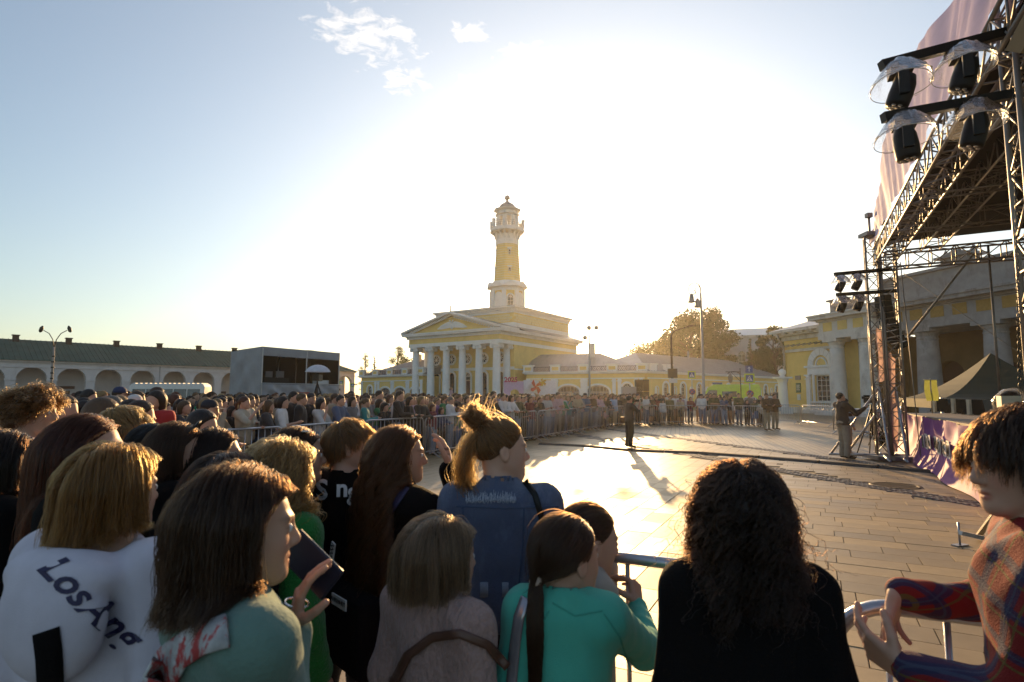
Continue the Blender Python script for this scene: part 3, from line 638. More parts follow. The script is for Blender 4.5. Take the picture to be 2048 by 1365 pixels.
for (o_, X_) in ((wr, 9.0), (wl, 9)):
    c_ = MB(); c_.box(X_ - .4, X_ + .4, 5.5, 6.3, HW + 1.5, HW + 5.0 if o_ is wr else HW + 4.2); c_.build('chimney', [M_whi_old], o_)
# pipes
c_ = MB(); c_.bar((21, 6, 6), (21, 6, 9.3), .16, 8); c_.build('flue', [M_pipe], wr2)
# ---------------------------------------------------------------- trading arcade with green roof
P = Vector((-93.0, 51, 0)); Q = Vector((-33.0, 119.5, 0)); d = Q - P; LA = d.length
arc = empty('trading_arcade', 'long whitewashed arcade with round arches and green metal roof at far left', 'building', P, math.atan2(d.y, d.x))
HA = 6.4; nb = 20; bay = LA / nb
m = MB(); ops = [(bay * (i + .5), bay * .76, 0.0, 3.85, bay * .38) for i in range(nb)]; m.wall(0, LA, 0, HA, .9, ops); m.build('arcade_wall', [M_arc], arc)
m = MB(); m.box(0, LA, 3.6, 4.0, 0, HA); m.build('inner_wall', [M_arc], arc)
m = MB(); m.box(0, LA, .9, 3.6, HA - .9, HA - .8); m.build('ceiling', [M_arc], arc)
m = MB(); m.box(-.1, LA + .1, -.12, 0, HA - .9, HA - .75); m.box(-.2, LA + .2, -.3, 0, HA - .15, HA + .08)
for i in range(nb + 1): m.box(bay * i - bay * .14, bay * i + bay * .14, -.1, 0, 3.7, 3.95); m.box(bay * i - bay * .12, bay * i + bay * .12, .9, 1.0, 3.7, 3.95)
m.build('cornice', [M_arc], arc)
m = MB(); m.add([(-.5, -.6, HA + .1), (LA + .5, -.6, HA + .1), (LA + .5, 15, HA + .1), (-.5, 15, HA + .1), (-.5, 7.2, HA + 3.5), (LA - 6, 7.2, HA + 3.5)], [(0, 1, 5, 4), (1, 2, 5), (2, 3, 4, 5), (0, 4, 3)]); rfa = m.build('roof', [M_roofgr], arc)
m = MB(); x = .2
while x < LA - 6: m.beam((x, -.6, HA + .14), (x, 7.2, HA + 3.54), .06, .09); x += .62
sm = m.build('roof_seam', [M_roofgr], rfa)
for i in range(14): 
    c_ = MB(); x = 6 + i * 6.3; c_.box(x - .35, x + .35, 6.2, 6.9, HA + 3.0, HA + 4.0); c_.box(x - .45, x + .45, 6.1, 7.0, HA + 4.0, HA + 4.12); c_.build('chimney', [M_dark], rfa)
M_shop = pbr('shop_window_glow', (.05, .04, .03), rough=.2)
M_poster = pbr('shop_poster', (.35, .16, .05), rough=.5, var=.9, vscale=2.2, detail=3)
for i in range(3, nb):
    x = bay * (i + .5); k = i % 4; m = MB()
    if k == 0: m.box(x - 1.0, x + 1.0, 3.5, 3.6, .5, 2.4)
    else: m.box(x - .55, x + .55, 3.5, 3.6, 0, 2.3)
    dd = m.build('shop_window' if k == 0 else 'shop_door', [M_door if k == 2 else M_glass], arc)
    if k in (1, 3):
        m = MB(); m.box(x - 1.1, x + 1.1, 3.4, 3.55, 2.6, 3.0); m.build('shop_sign', [M_door], arc)
    if k == 0:
        m = MB(); m.box(x - .8, x + .8, 3.44, 3.5, .7, 2.2); m.build('poster', [M_poster], dd)
c_ = MB()
for i in range(0, nb + 1, 3): c_.tube([(bay * i, -.1, HA), (bay * i, -.14, 3), (bay * i, -.14, .1)], .06, 6)
c_.build('downpipe', [M_pipe], arc)
# ---------------------------------------------------------------- guardhouse with doric portico (right)
GP = Vector((26.58, 55.4, 0)); GQ = Vector((33.2, 30.0, 0)); d = GQ - GP; GL = d.length; GA = math.atan2(d.y, d.x)
guard = empty('guardhouse', 'old yellow guardhouse with thick white doric columns behind the stage tower', 'building', GP, GA)
# local: x from the far end towards the camera, y into the building (to the right)
HG = 8.2
m = MB(); m.wall(0, 9.3, 0, 6.9, .6, [(4.6, 1.7, 1.1, 3.5, 0)]); m.box(0, .6, .6, 16, 0, 6.9); m.build('wall', [M_yel], guard)
m = MB(); m.box(-.1, 6.4, -.15, .0, 0, .55); m.box(-.1, 6.4, -.14, 0, 5.75, 6.0); m.box(-.12, 6.6, -.16, 0, 6.9, 7.3); m.box(-.5, 6.5, -.55, 0, 7.3, 7.6); m.box(-.9, 6.5, -.95, 0, 7.6, 7.85)
m.box(-.14, 0, .0, 16, 5.75, 6.0); m.box(-.16, 0, 0, 16, 6.9, 7.3); m.box(-.9, 0, 0, 16, 7.6, 7.85)
x = -.4
while x < 6.4: m.box(x, x + .45, -.85, -.14, 7.42, 7.6); x += 1.1
m.build('cornice', [M_whi_old], guard)
# arched relief window bay
m = MB(); m.archring(4.6, 1.8, 4.35, .9, .62, -.16, .0, n=18); m.archring(4.6, 1.15, 4.35, .6, .12, -.1, .0); m.box(2.7, 6.5, -.24, 0, 4.15, 4.34); m.box(3.0, 6.2, -.14, 0, 3.55, 4.15)
m.box(3.5, 3.72, -.09, 0, 1.0, 3.55); m.box(5.48, 5.7, -.09, 0, 1.0, 3.55); m.box(3.7, 5.5, -.09, 0, 3.45, 3.56); m.build('window_surround', [M_whi], guard)
m = MB()
for i in range(9):
    a = math.pi * (i + 0) / 8; m.beam((4.6 - .92 * math.cos(a), -.165, 4.35 + .92 * math.sin(a)), (4.6 - 1.5 * math.cos(a), -.165, 4.35 + 1.5 * math.sin(a)), .02, .03)
m.build('voussoir_joint', [M_whi_old], guard)
for xx in (3.05, 6.15):
    m = MB(); m.box(xx - .22, xx + .22, -.2, 0, .55, 3.1); m.box(xx - .28, xx + .28, -.26, 0, 3.1, 3.2); m.box(xx - .32, xx + .32, -.3, 0, 3.42, 3.54); m.lathe([(.22, 3.15), (.3, 3.42)], c=(xx, -.02, 0), n=10); m.build('pilaster', [M_whi], guard)
window(guard, 'window', 4.6, 1.6, 1.1, 3.45, 0, .12, bars=(2, 4), depth=.1)
m = MB(); m.box(3.3, 5.9, -.32, -.1, .98, 1.1); m.box(3.3, 5.9, -.32, -.1, .2, .32)
for k in range(11): m.lathe([(.05, .32), (.09, .5), (.04, .75), (.07, .98)], c=(3.45 + k * .23, -.2, 0), n=8)
m.build('balustrade', [M_whi], guard)
m = MB(); m.tube([(.2, -.9, 7.5), (.2, -.75, 7.0), (.2, -.25, 6.3), (.2, -.2, 5.5), (.2, -.2, .4)], .09, 8); m.tube([(8.9, -.25, 6.7), (8.9, -.2, 5.5), (8.9, -.2, .4)], .08, 8); m.build('downpipe', [M_pipe], guard)
m = MB(); m.box(1.35, 2.0, -.07, 0, 3.1, 3.5); m.build('plaque', [pbr('grey_plaque', (.22, .2, .19), rough=.4)], guard)
m = MB(); m.box(1.4, 1.98, -.07, 0, 1.9, 2.8); pq = m.build('green_plaque', [pbr('green_enamel', (.02, .11, .06), rough=.35)], guard)
m = MB(); m.box(1.5, 1.9, -.07, 0, 1.2, 1.75); m.build('notice', [pbr('paper_notice', (.7, .7, .66), rough=.7)], guard)
m = MB()
for k, zz in enumerate((2.6, 2.5, 2.4, 2.25, 2.15)): m.box(1.48, 1.9 - .05 * (k % 2), -.076, -.071, zz - .02, zz + .02)
m.build('plaque_lines', [M_whi], pq)
# portico
M_shaded = pbr('shaded_peeling_plaster', (.33, .30, .28), rough=.95, var=.22, vscale=1.4, bump=.6, bscale=14, stain=.8, stainc=(.14, .11, .09), stscale=1.1)  # old peeling plaster, darkened so its colour carries the right portico's shade
M_met = pbr('shaded_ochre', (.40, .24, .07), rough=.9, var=.15)  # metope yellow with the same portico shade put into its colour
def doric(x, y, h, r, z0=0.0):
    m = MB(); m.x = Matrix.Translation((x, y, z0)); prof = [(r * 1.15, 0), (r * 1.15, .25), (r, .3)]
    for i in range(9): q = i / 8; prof.append((r * (1 - .17 * q ** 1.5), .3 + (h - 1.1) * q))
    rt = r * .83; zt = h - .8; prof += [(rt, zt), (rt * 1.06, zt + .03), (rt * 1.06, zt + .1), (rt, zt + .13), (rt, zt + .3), (rt * 1.3, zt + .55)]
    m.lathe(prof, n=28); m.box(-rt * 1.4, rt * 1.4, -rt * 1.4, rt * 1.4, zt + .55, h)
    for k in range(20): a = k * math.pi / 10; m.cbox((rt * 1.02 * math.cos(a), rt * 1.02 * math.sin(a), zt + .42), .08, .08, .2)
    return m.build('column', [M_shaded if x > 12 else M_whi_old], guard)
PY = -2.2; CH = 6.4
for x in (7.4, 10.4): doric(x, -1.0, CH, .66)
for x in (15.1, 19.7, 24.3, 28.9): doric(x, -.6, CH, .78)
m = MB(); m.wall(9.3, GL + 8, 0, CH, .6, [(13.3, 2.2, 0, 3.2, 1.1), (17.4, 2.0, 0, 3.0, 1.0), (22, 2.0, 0, 3.0, 1.0)], y=3.6); m.box(9.3, 9.8, 0, 3.6, 0, CH); m.build('rear_wall', [pbr('porch_shade_stucco', (.24, .15, .07), rough=.9, var=.2, vscale=1)], guard)  # shade of the deep porch is put into this wall's dark brown
m = MB(); m.box(12, 23.5, 4.4, 4.5, 0, 4.4); m.build('door', [M_door], guard)
m = MB(); m.box(6.2, GL + 8, .0, 3.9, CH + .3, CH + .4); m.build('ceiling', [M_whi_old], guard)
m = MB(); m.box(6.2, 11.7, -1.75, 2.2, CH, CH + .55); m.mi = 1; m.box(11.7, GL + 8, -1.4, 3.8, CH, CH + .55); m.build('architrave', [M_whi_old, M_shaded], guard)
m = MB(); m.box(6.25, 11.65, -1.68, 2.2, CH + .55, CH + 1.5); m.mi = 1; m.box(11.7, GL + 8, -1.33, 3.8, CH + .55, CH + 1.5); m.build('frieze', [M_whi_old, M_shaded], guard)
x = 6.75
while x < GL + 6:
    yy = -1.68 if x < 11.3 else -1.33
    if not 10.9 < x < 11.8:
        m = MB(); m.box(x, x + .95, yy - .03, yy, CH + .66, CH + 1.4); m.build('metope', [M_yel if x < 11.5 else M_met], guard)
    x += 1.55
m = MB()
for (a, b, y0) in ((6.2, 11.8, -1.7), (11.8, GL + 8, -1.35)):
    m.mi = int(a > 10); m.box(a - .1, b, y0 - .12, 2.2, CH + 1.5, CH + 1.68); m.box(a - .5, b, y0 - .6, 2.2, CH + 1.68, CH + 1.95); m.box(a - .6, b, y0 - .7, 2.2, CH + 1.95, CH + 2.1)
m.build('portico_cornice', [M_whi_old, M_shaded], guard)
m = MB(); m.box(6.9, GL + 8, -.9, 3.0, CH + 2.1, CH + 2.6); m.box(11.9, GL + 8, -.8, 3.0, CH + 2.6, CH + 4.0); m.box(11.7, GL + 8, -1.0, 3.1, CH + 4.0, CH + 4.2); m.box(7.1, 8.9, -1.2, .6, CH + 2.1, CH + 3.2); m.box(6.9, 9.1, -1.4, .8, CH + 3.2, CH + 3.35)
m.build('attic', [M_shaded], guard)
m = MB(); m.x = Matrix.Translation((17.5, -.2, CH + 4.2)); m.box(-.9, .9, -.6, .6, 0, .5); m.box(-1.25, 1.25, -.8, .8, .5, .68)
for s_ in (-1, 0, 1): m.lathe([(.16, .68), (.22, .85), (.02, 1.25)], c=(s_ * .95, 0, 0), n=7)
m.prism([(-1.0, .68), (1.0, .68), (0, 1.05)], -.5, .5)
m.build('roof_ornament', [M_shaded], guard)
m = MB(); m.add([(-.95, -.95, 7.87), (6.7, -.95, 7.87), (6.7, 8, 10.6), (3.8, 8, 10.6), (-.95, 17, 7.87)], [(0, 1, 2, 3), (0, 3, 4)]); m.add([(6.7, -.9, 8.4), (12.3, -.9, 8.8), (12.3, 8, 11), (6.7, 8, 10.6)], [(0, 1, 2, 3)])
rf = m.build('roof', [M_roofg], guard)
m = MB(); x = 0
while x < 6.6:
    q = min(1, (x + .95) / 4.8); m.beam((x, -.95, 6.2), (x, -.95 + 8.95 * q, 6.2 + 2.73 * q), .05, .08); x += .7
m.build('roof_seam', [M_roofg], rf)
m = MB(); m.box(6.3, GL + 8, -2.6, 3.6, 0, .25); m.build('portico_floor', [M_whi_old], guard)
# gate pillar with stone ball
gpil = empty('gate_pillar', 'white gate column topped by a stone ball beside the yellow guardhouse', 'pillar', gp(1568, 828), 0)
m = MB(); m.box(-.55, .55, -.55, .55, 0, .5); prof = [(.48, .5), (.48, .65), (.42, .7)] + [(.42 - .05 * i / 6, .7 + 2.0 * i / 6) for i in range(7)] + [(.42, 2.85), (.5, 3.1), (.6, 3.15)]
m.lathe(prof, n=20); m.box(-.62, .62, -.62, .62, 3.15, 3.3); m.build('shaft', [M_whi], gpil)
m = MB(); m.lathe([(.3, 3.3), (.18, 3.4), (.2, 3.45), (.32, 3.6), (.34, 3.72), (.28, 3.9), (.1, 4.02)], n=16); m.build('ball', [M_whi], gpil)
# distant two-storey house
dh = empty('distant_house', 'grey two-storey house with pale metal roof showing between dark trees', 'building', (43.5, 128, 0), R(-20))
m = MB(); m.wall(0, 26, 0, 14.2, .5, [(3.5 + 4.2 * i, 1.5, 8.2, 10.6, .75) for i in range(5)]); m.box(0, .5, .5, 14, 0, 14.2); m.build('wall', [M_arc], dh)
m = MB(); m.box(-.3, 26.3, -.35, .5, 14.2, 14.7); m.build('cornice', [M_whi_old], dh)
m = MB(); m.add([(-.6, -.6, 14.7), (26.6, -.6, 14.7), (26.6, 14, 14.7), (-.6, 14, 14.7), (4, 7, 17), (22, 7, 17)], [(0, 1, 5, 4), (1, 2, 5), (2, 3, 4, 5), (3, 0, 4)]); m.build('roof', [pbr('pale_metal_roof', (.45, .5, .52), rough=.4, metal=.2)], dh)
for i in range(5): window(dh, 'window', 3.5 + 4.2 * i, 1.5, 8.2, 10.6, .75, .2, bars=(1, 2))
# ---------------------------------------------------------------- trees
M_bark = pbr('bark', (.06, .045, .035), rough=.95, bump=.8, bscale=14)
def leaf_mat(name, col):
    m = pbr(name, col, rough=.6, var=.35, vscale=.8, transl=.18, spec=.25); return m
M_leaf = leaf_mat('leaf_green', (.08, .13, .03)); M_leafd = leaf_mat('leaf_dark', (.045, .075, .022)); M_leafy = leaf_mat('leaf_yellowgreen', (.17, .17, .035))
def tree(label, loc, h, rad, kind='round', mat=M_leaf, seed=0, nleaf=5200, group=None, name='broadleaf_tree'):
    r = random.Random(seed); nr = np.random.RandomState(seed)
    o = empty(name, label, 'tree', loc, r.uniform(0, 6), group)
    m = MB(); hb = h * (.3 if kind != 'poplar' else .15)
    pts = [(0, 0, 0), (r.uniform(-.2, .2), r.uniform(-.2, .2), hb), (r.uniform(-.4, .4), r.uniform(-.4, .4), h * .7), (0, 0, h * .95)]
    m.tube(pts, [h * .028, h * .022, h * .012, .03], 8)
    cl = []
    nc = 26 if kind == 'round' else 22
    for k in range(nc):
        q = k / nc
        if kind == 'round':
            z = hb + (h - hb) * (.1 + .85 * q); rr_ = rad * math.sin(math.pi * min(1, .18 + .8 * q)) * r.uniform(.35, 1.0)
        elif kind == 'spruce': z = h * (.12 + .86 * q); rr_ = rad * (1 - q) * r.uniform(.6, 1.0)
        else: z = h * (.12 + .85 * q); rr_ = rad * math.sin(math.pi * min(1, .2 + .75 * q)) * r.uniform(.4, 1.0)
        a = r.uniform(0, 2 * math.pi); c = Vector((rr_ * math.cos(a), rr_ * math.sin(a), z))
        s = Vector((0, 0, max(hb, z - rr_ * .7 - .5))); m.tube([s, s.lerp(c, .5) + Vector((0, 0, .2)), c], [h * .01, h * .006, .02], 5)
        cs = rad * (.42 if kind == 'round' else (.3 if kind == 'spruce' else .62)) * r.uniform(.6, 1.15) * (1 if kind != 'spruce' else max(.25, 1 - q))
        cl.append((c, cs))
    m.build('trunk', [M_bark], o)
    P = []; per = nleaf // nc
    for c, cs in cl:
        v = nr.normal(size=(per, 3)); v /= np.linalg.norm(v, axis=1)[:, None]; v *= (nr.rand(per, 1) ** .45) * cs
        v[:, 2] *= .75 if kind != 'spruce' else .4
        P.append(v + np.array(c))
    P = np.concatenate(P); n = len(P); s = rad * .038 * (.6 + .8 * nr.rand(n, 1)) + .05
    a = nr.normal(size=(n, 3)); a /= np.linalg.norm(a, axis=1)[:, None]; b = np.cross(a, nr.normal(size=(n, 3))); b /= np.linalg.norm(b, axis=1)[:, None]
    V = np.stack([P - a * s, P - b * s * .6, P + a * s, P + b * s * .6], 1).reshape(-1, 3); F = np.arange(4 * n).reshape(n, 4)
    mesh_obj('crown', V, F, [mat], o)
    return o
def at_px(X, d): return Vector(((X - CX) / FOC * d, d, 0))
def hz(Y, d): return EYE + (HY - Y) / FOC * d
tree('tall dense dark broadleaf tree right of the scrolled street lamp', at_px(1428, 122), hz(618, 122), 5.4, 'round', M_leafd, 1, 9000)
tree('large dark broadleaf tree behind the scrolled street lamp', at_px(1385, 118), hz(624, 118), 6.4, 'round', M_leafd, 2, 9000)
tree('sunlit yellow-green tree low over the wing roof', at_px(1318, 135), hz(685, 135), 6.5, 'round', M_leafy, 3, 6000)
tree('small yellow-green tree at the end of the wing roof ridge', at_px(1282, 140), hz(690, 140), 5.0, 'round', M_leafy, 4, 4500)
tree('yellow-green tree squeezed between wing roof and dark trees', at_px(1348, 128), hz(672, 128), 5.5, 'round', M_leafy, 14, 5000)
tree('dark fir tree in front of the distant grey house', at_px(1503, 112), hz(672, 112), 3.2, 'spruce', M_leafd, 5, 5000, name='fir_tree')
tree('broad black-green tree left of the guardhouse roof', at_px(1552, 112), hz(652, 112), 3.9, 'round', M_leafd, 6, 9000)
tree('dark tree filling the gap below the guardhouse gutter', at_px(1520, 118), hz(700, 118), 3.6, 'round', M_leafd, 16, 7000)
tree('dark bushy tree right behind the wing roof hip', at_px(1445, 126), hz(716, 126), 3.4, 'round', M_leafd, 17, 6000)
tree('slim poplar above the low wing left of the columns', at_px(795, 150), hz(690, 150), 2.4, 'poplar', M_leaf, 7, 4500, name='poplar_tree')
tree('small round tree next to the slim poplar', at_px(812, 152), hz(712, 152), 4.2, 'round', M_leaf, 8, 2500)
tree('thin poplar tip over the green roof right of the tent', at_px(730, 160), hz(703, 160), 1.5, 'poplar', M_leaf, 9, 2500, name='poplar_tree')
tree('little dark fir poking over the green roof', at_px(748, 160), hz(709, 160), 2.6, 'spruce', M_leafd, 10, 2200, name='fir_tree')
tree('low tree crown seen just past the first portico column', at_px(835, 155), hz(722, 155), 3.0, 'round', M_leaf, 11, 2500)
# ---------------------------------------------------------------- concert stage
M_alu = pbr('truss_aluminium', (.26, .24, .22), rough=.5, metal=.7, var=.15, bump=.1, bscale=60)
M_steel = pbr('galvanised_steel', (.42, .43, .46), rough=.33, metal=.85, var=.2, vscale=14, bump=.12, bscale=50)
M_blk = pbr('black_plastic', (.006, .006, .006), rough=.5, var=.2, spec=.3)
M_blkc = pbr('black_cloth', (.006, .005, .006), rough=.95, var=.2, spec=.1)
M_fab = pbr('lilac_stage_fabric', (.66, .54, .76), rough=.6, var=.10, vscale=2, transl=.55)
M_pur = pbr('purple_banner', (.27, .08, .28), rough=.62, var=.14, vscale=1.5, spec=.2, transl=.05)
M_roofc = pbr('dark_roof_cloth', (.012, .009, .010), rough=.7, var=.3, vscale=.8)
M_clear = None
def clear_plastic():
    m = bpy.data.materials.new('clear_plastic_film'); m.use_nodes = True; t = m.node_tree; L = t.links.new; t.nodes.remove(t.nodes['Principled BSDF']); out = t.nodes['Material Output']
    tr = N(t, 'ShaderNodeBsdfTransparent'); gl = N(t, 'ShaderNodeBsdfGlossy'); gl.inputs['Roughness'].default_value = .12; fr = N(t, 'ShaderNodeFresnel'); fr.inputs[0].default_value = 1.35
    n = N(t, 'ShaderNodeTexNoise'); n.inputs['Scale'].default_value = 14; n.inputs['Detail'].default_value = 5; bp = N(t, 'ShaderNodeBump'); bp.inputs['Distance'].default_value = .02; L(n.outputs['Fac'], bp.inputs['Height']); L(bp.outputs[0], gl.inputs['Normal']); L(bp.outputs[0], fr.inputs['Normal'])
    tl = N(t, 'ShaderNodeBsdfTranslucent'); tl.inputs['Color'].default_value = (.9, .88, .85, 1); L(bp.outputs[0], tl.inputs['Normal'])
    m1 = N(t, 'ShaderNodeMixShader'); L(fr.outputs[0], m1.inputs[0]); L(tr.outputs[0], m1.inputs[1]); L(gl.outputs[0], m1.inputs[2])
    m2 = N(t, 'ShaderNodeMixShader'); m2.inputs[0].default_value = .06; L(m1.outputs[0], m2.inputs[1]); L(tl.outputs[0], m2.inputs[2]); L(m2.outputs[0], out.inputs['Surface']); return m
M_clear = clear_plastic()
stage = empty('concert_stage', 'open-air concert stage with aluminium truss towers and dark roof at the right edge', 'stage', (10, 15, 0), 0)
TF, TN = Vector((10.0, 15.0, 0)), Vector((5.3, 5.6, 0)); S_ = (TN - TF).normalized(); NI = Vector((-S_.y, S_.x, 0))
if NI.x < 0: NI = -NI
def rel(p): return Vector(p) - Vector((10, 15, 0))
def truss(name, a, b, w_, parent, rc=.025, rl=.012, step=None, up=Vector((0, 0, 1)), loc=None, mat=None):
    """box truss: four chord parts and one joined lacing part"""
    a = Vector(a); b = Vector(b); d = (b - a); L = d.length; d.normalize(); u = up - d * up.dot(d)
    u = u.normalized() if u.length > .05 else (S_ - d * S_.dot(d)).normalized()
    v = d.cross(u); step = step or w_; n = max(1, round(L / step)); mat = mat or M_alu
    cs = [(u * i + v * j) * w_ / 2 for i, j in ((-1, -1), (1, -1), (1, 1), (-1, 1))]
    for c in cs: m = MB(); m.bar(a + c, b + c, rc, 8); m.build('chord', [mat], parent)
    m = MB()
    for k in range(4):
        c0, c1 = cs[k], cs[(k + 1) % 4]
        for i in range(n):
            p, q = a + d * (L * i / n), a + d * (L * (i + 1) / n)
            if i % 2: m.bar(p + c0, q + c1, rl, 4)
            else: m.bar(p + c1, q + c0, rl, 4)
            m.bar(p + c0, p + c1, rl, 4)
        m.bar(b + c0, b + c1, rl, 4)
    o = m.build('lacing', [mat], parent); o['kind'] = 'stuff'; return o
def tower(base, h, w_=.42, outr=True):
    b = rel(base); truss('tower', b + Vector((0, 0, .15)), b + Vector((0, 0, h)), w_, stage, .028, .013, .36, up=S_)
    m = MB(); m.cbox(b + Vector((0, 0, .08)), .7, .7, .1); m.build('base_plate', [M_steel], stage)
    m = MB()
    for s_ in ((-1, 1) if outr else ()): m.bar(b + Vector((0, 0, 1.9)) , b + S_ * s_ * 1.25 + Vector((0, 0, .1)), .03, 8); m.bar(b + Vector((0, 0, .12)), b + S_ * s_ * 1.3 + Vector((0, 0, .1)), .035, 8)
    if outr:
        m.bar(b + Vector((0, 0, 1.9)), b - NI * 1.2 + Vector((0, 0, .1)), .03, 8); m.bar(b + Vector((0, 0, .12)), b - NI * 1.25 + Vector((0, 0, .1)), .035, 8)
        m.build('outrigger', [M_steel], stage)
    m = MB(); m.cbox(b + Vector((0, 0, h + .08)), .40, .40, .10); m.bar(b + Vector((0, 0, h)), b + Vector((0, 0, h + .6)), .03, 8); m.cbox(b + Vector((0, 0, h + .62)), .14, .14, .12); m.build('tower_head', [M_alu], stage)
tower(TF - NI * .30, 5.95, .28); tower(TF + NI * .06, 5.7, .34); tower(TN + Vector((.12, .0, 0)), 7.2, .42, False)
HT = 5.45
truss('header', rel(TF + Vector((0, 0, HT))) + S_ * -.2, rel(TN + Vector((0, 0, HT))) + S_ * 2, .46, stage, .026, .013, .5)
truss('header', rel(TF + NI * 1.0 + Vector((0, 0, HT + .2))), rel(TN + NI * 1.0 + Vector((0, 0, HT + .2))) + S_ * 2, .4, stage, .022, .012, .5)
truss('side', rel(TF + Vector((0, 0, HT - .18))), rel(TF + NI * 10 + Vector((0, 0, HT - .18))), .42, stage, .026, .014, .5)
for k in (2.6, 5.2):
    truss('side', rel(TF + S_ * k + Vector((0, 0, HT + .1))), rel(TF + S_ * k + NI * 9 + Vector((0, 0, HT + .1))), .34, stage, .02, .011, .5)
m = MB(); m.bar(rel(TF + Vector((0, 0, 3.2))) + NI * .4, rel(TF + NI * 1.9 + Vector((0, 0, HT - .2))), .03, 8); m.bar(rel(TF + NI * .35 + Vector((0, 0, 5.2))), rel(TF + NI * .3 + S_ * 1.4 + Vector((0, 0, .1))), .012, 5)
m.bar(rel(TF + NI * 2.2 + Vector((0, 0, 1.2))), rel(TF + NI * 2.2 + Vector((0, 0, HT))), .03, 6); m.bar(rel(TF + NI * .4 + Vector((0, 0, 4.9))), rel(TF + NI * 4.2 + Vector((0, 0, 1.2))), .008, 4); m.build('brace', [M_alu], stage)
# flat roof cloth and side cloth
m = MB(); a, b = TF + S_ * -.1 + NI * .12, TN + S_ * 3; z = HT + .32
m.add([rel(a) + Vector((0, 0, z)), rel(b) + Vector((0, 0, z)), rel(b + NI * 10) + Vector((0, 0, z + .1)), rel(a + NI * 10) + Vector((0, 0, z + .1)), rel(a) + Vector((0, 0, z + .05)), rel(b) + Vector((0, 0, z + .05)), rel(b + NI * 10) + Vector((0, 0, z + .15)), rel(a + NI * 10) + Vector((0, 0, z + .15))],
      [(3, 2, 1, 0), (4, 5, 6, 7), (0, 1, 5, 4), (1, 2, 6, 5), (2, 3, 7, 6), (3, 0, 4, 7)])
m.build('roof_cloth', [M_roofc], stage)
# arched front fascia of lilac cloth gathered in folds
top = [(px(*q), ) for q in ((1742, 470, 15.7), (1750, 430, 15.4), (1762, 330, 14.5), (1777, 220, 13.4), (1823, 110, 11.4), (1904, 0, 9.0), (1975, -90, 7.4), (2060, -190, 6.2), (2200, -300, 5.2))]
top = [t[0] for t in top]; gr = [[], [], [], [], [], []]; npt = 120
for i in range(npt):
    q = i / (npt - 1) * (len(top) - 1); j = min(int(q), len(top) - 2); T = top[j].lerp(top[j + 1], q - j)
    s = i / (npt - 1); B = TF + (TN - TF) * (s * 1.25 - .03) + Vector((0, 0, HT + .28)) - NI * .26
    for r_ in range(6):
        f = r_ / 5; P_ = B.lerp(T, f); am = .028 * (1 - abs(f - .5)) ; P_ = P_ - NI * (am * math.sin(i * 1.25 + 3 * f + math.sin(i * .31) * 2) + .03 * math.sin(i * .37 + f * 2))
        gr[r_].append(rel(P_))
m = MB(); m.sheet(gr); m.build('front_fascia', [M_fab], stage)
# deck
m = MB(); E = Vector((11.55, 16.9, 0)); F = Vector((8.35, 10.55, 0)); SDK = (F - E).normalized(); ND = Vector((-SDK.y, SDK.x, 0)); 
if ND.x < 0: ND = -ND
F2 = E + SDK * 15
c4 = [E, F2, F2 + ND * 8, E + ND * 8]
m.add([rel(c) + Vector((0, 0, 1.05)) for c in c4] + [rel(c) + Vector((0, 0, 1.17)) for c in c4], [(3, 2, 1, 0), (4, 5, 6, 7), (0, 1, 5, 4), (1, 2, 6, 5), (2, 3, 7, 6), (3, 0, 4, 7)])
m.build('deck', [pbr('stage_plywood', (.10, .07, .05), rough=.6, var=.3)], stage)
m = MB()
for i in range(0, 15, 2):
    for j in (.15, 3.5, 7): p = rel(E + SDK * (i + .1) + ND * j); m.bar(p + Vector((0, 0, 0)), p + Vector((0, 0, 1.05)), .03, 6)
m.build('deck_leg', [M_steel], stage)['kind'] = 'stuff'
m = MB(); p = rel(E + ND * 8); q = rel(F2 + ND * 8); m.add([p + Vector((0, 0, 0)), q, q + Vector((0, 0, 3.3)), p + Vector((0, 0, 3.3)), p + ND * .05, q + ND * .05, q + ND * .05 + Vector((0, 0, 3.3)), p + ND * .05 + Vector((0, 0, 3.3))], [(0, 1, 2, 3), (7, 6, 5, 4), (3, 2, 6, 7)])
m.build('back_cloth', [M_blkc], stage)
m = MB(); p = rel(E + ND * .2); q = rel(E + ND * 8); 
m.add([p - Vector((0, 0, 0)), q, q + Vector((0, 0, 1.0)), p + Vector((0, 0, 1.0))], [(0, 1, 2, 3)]); m.build('side_skirt', [M_blkc], stage)
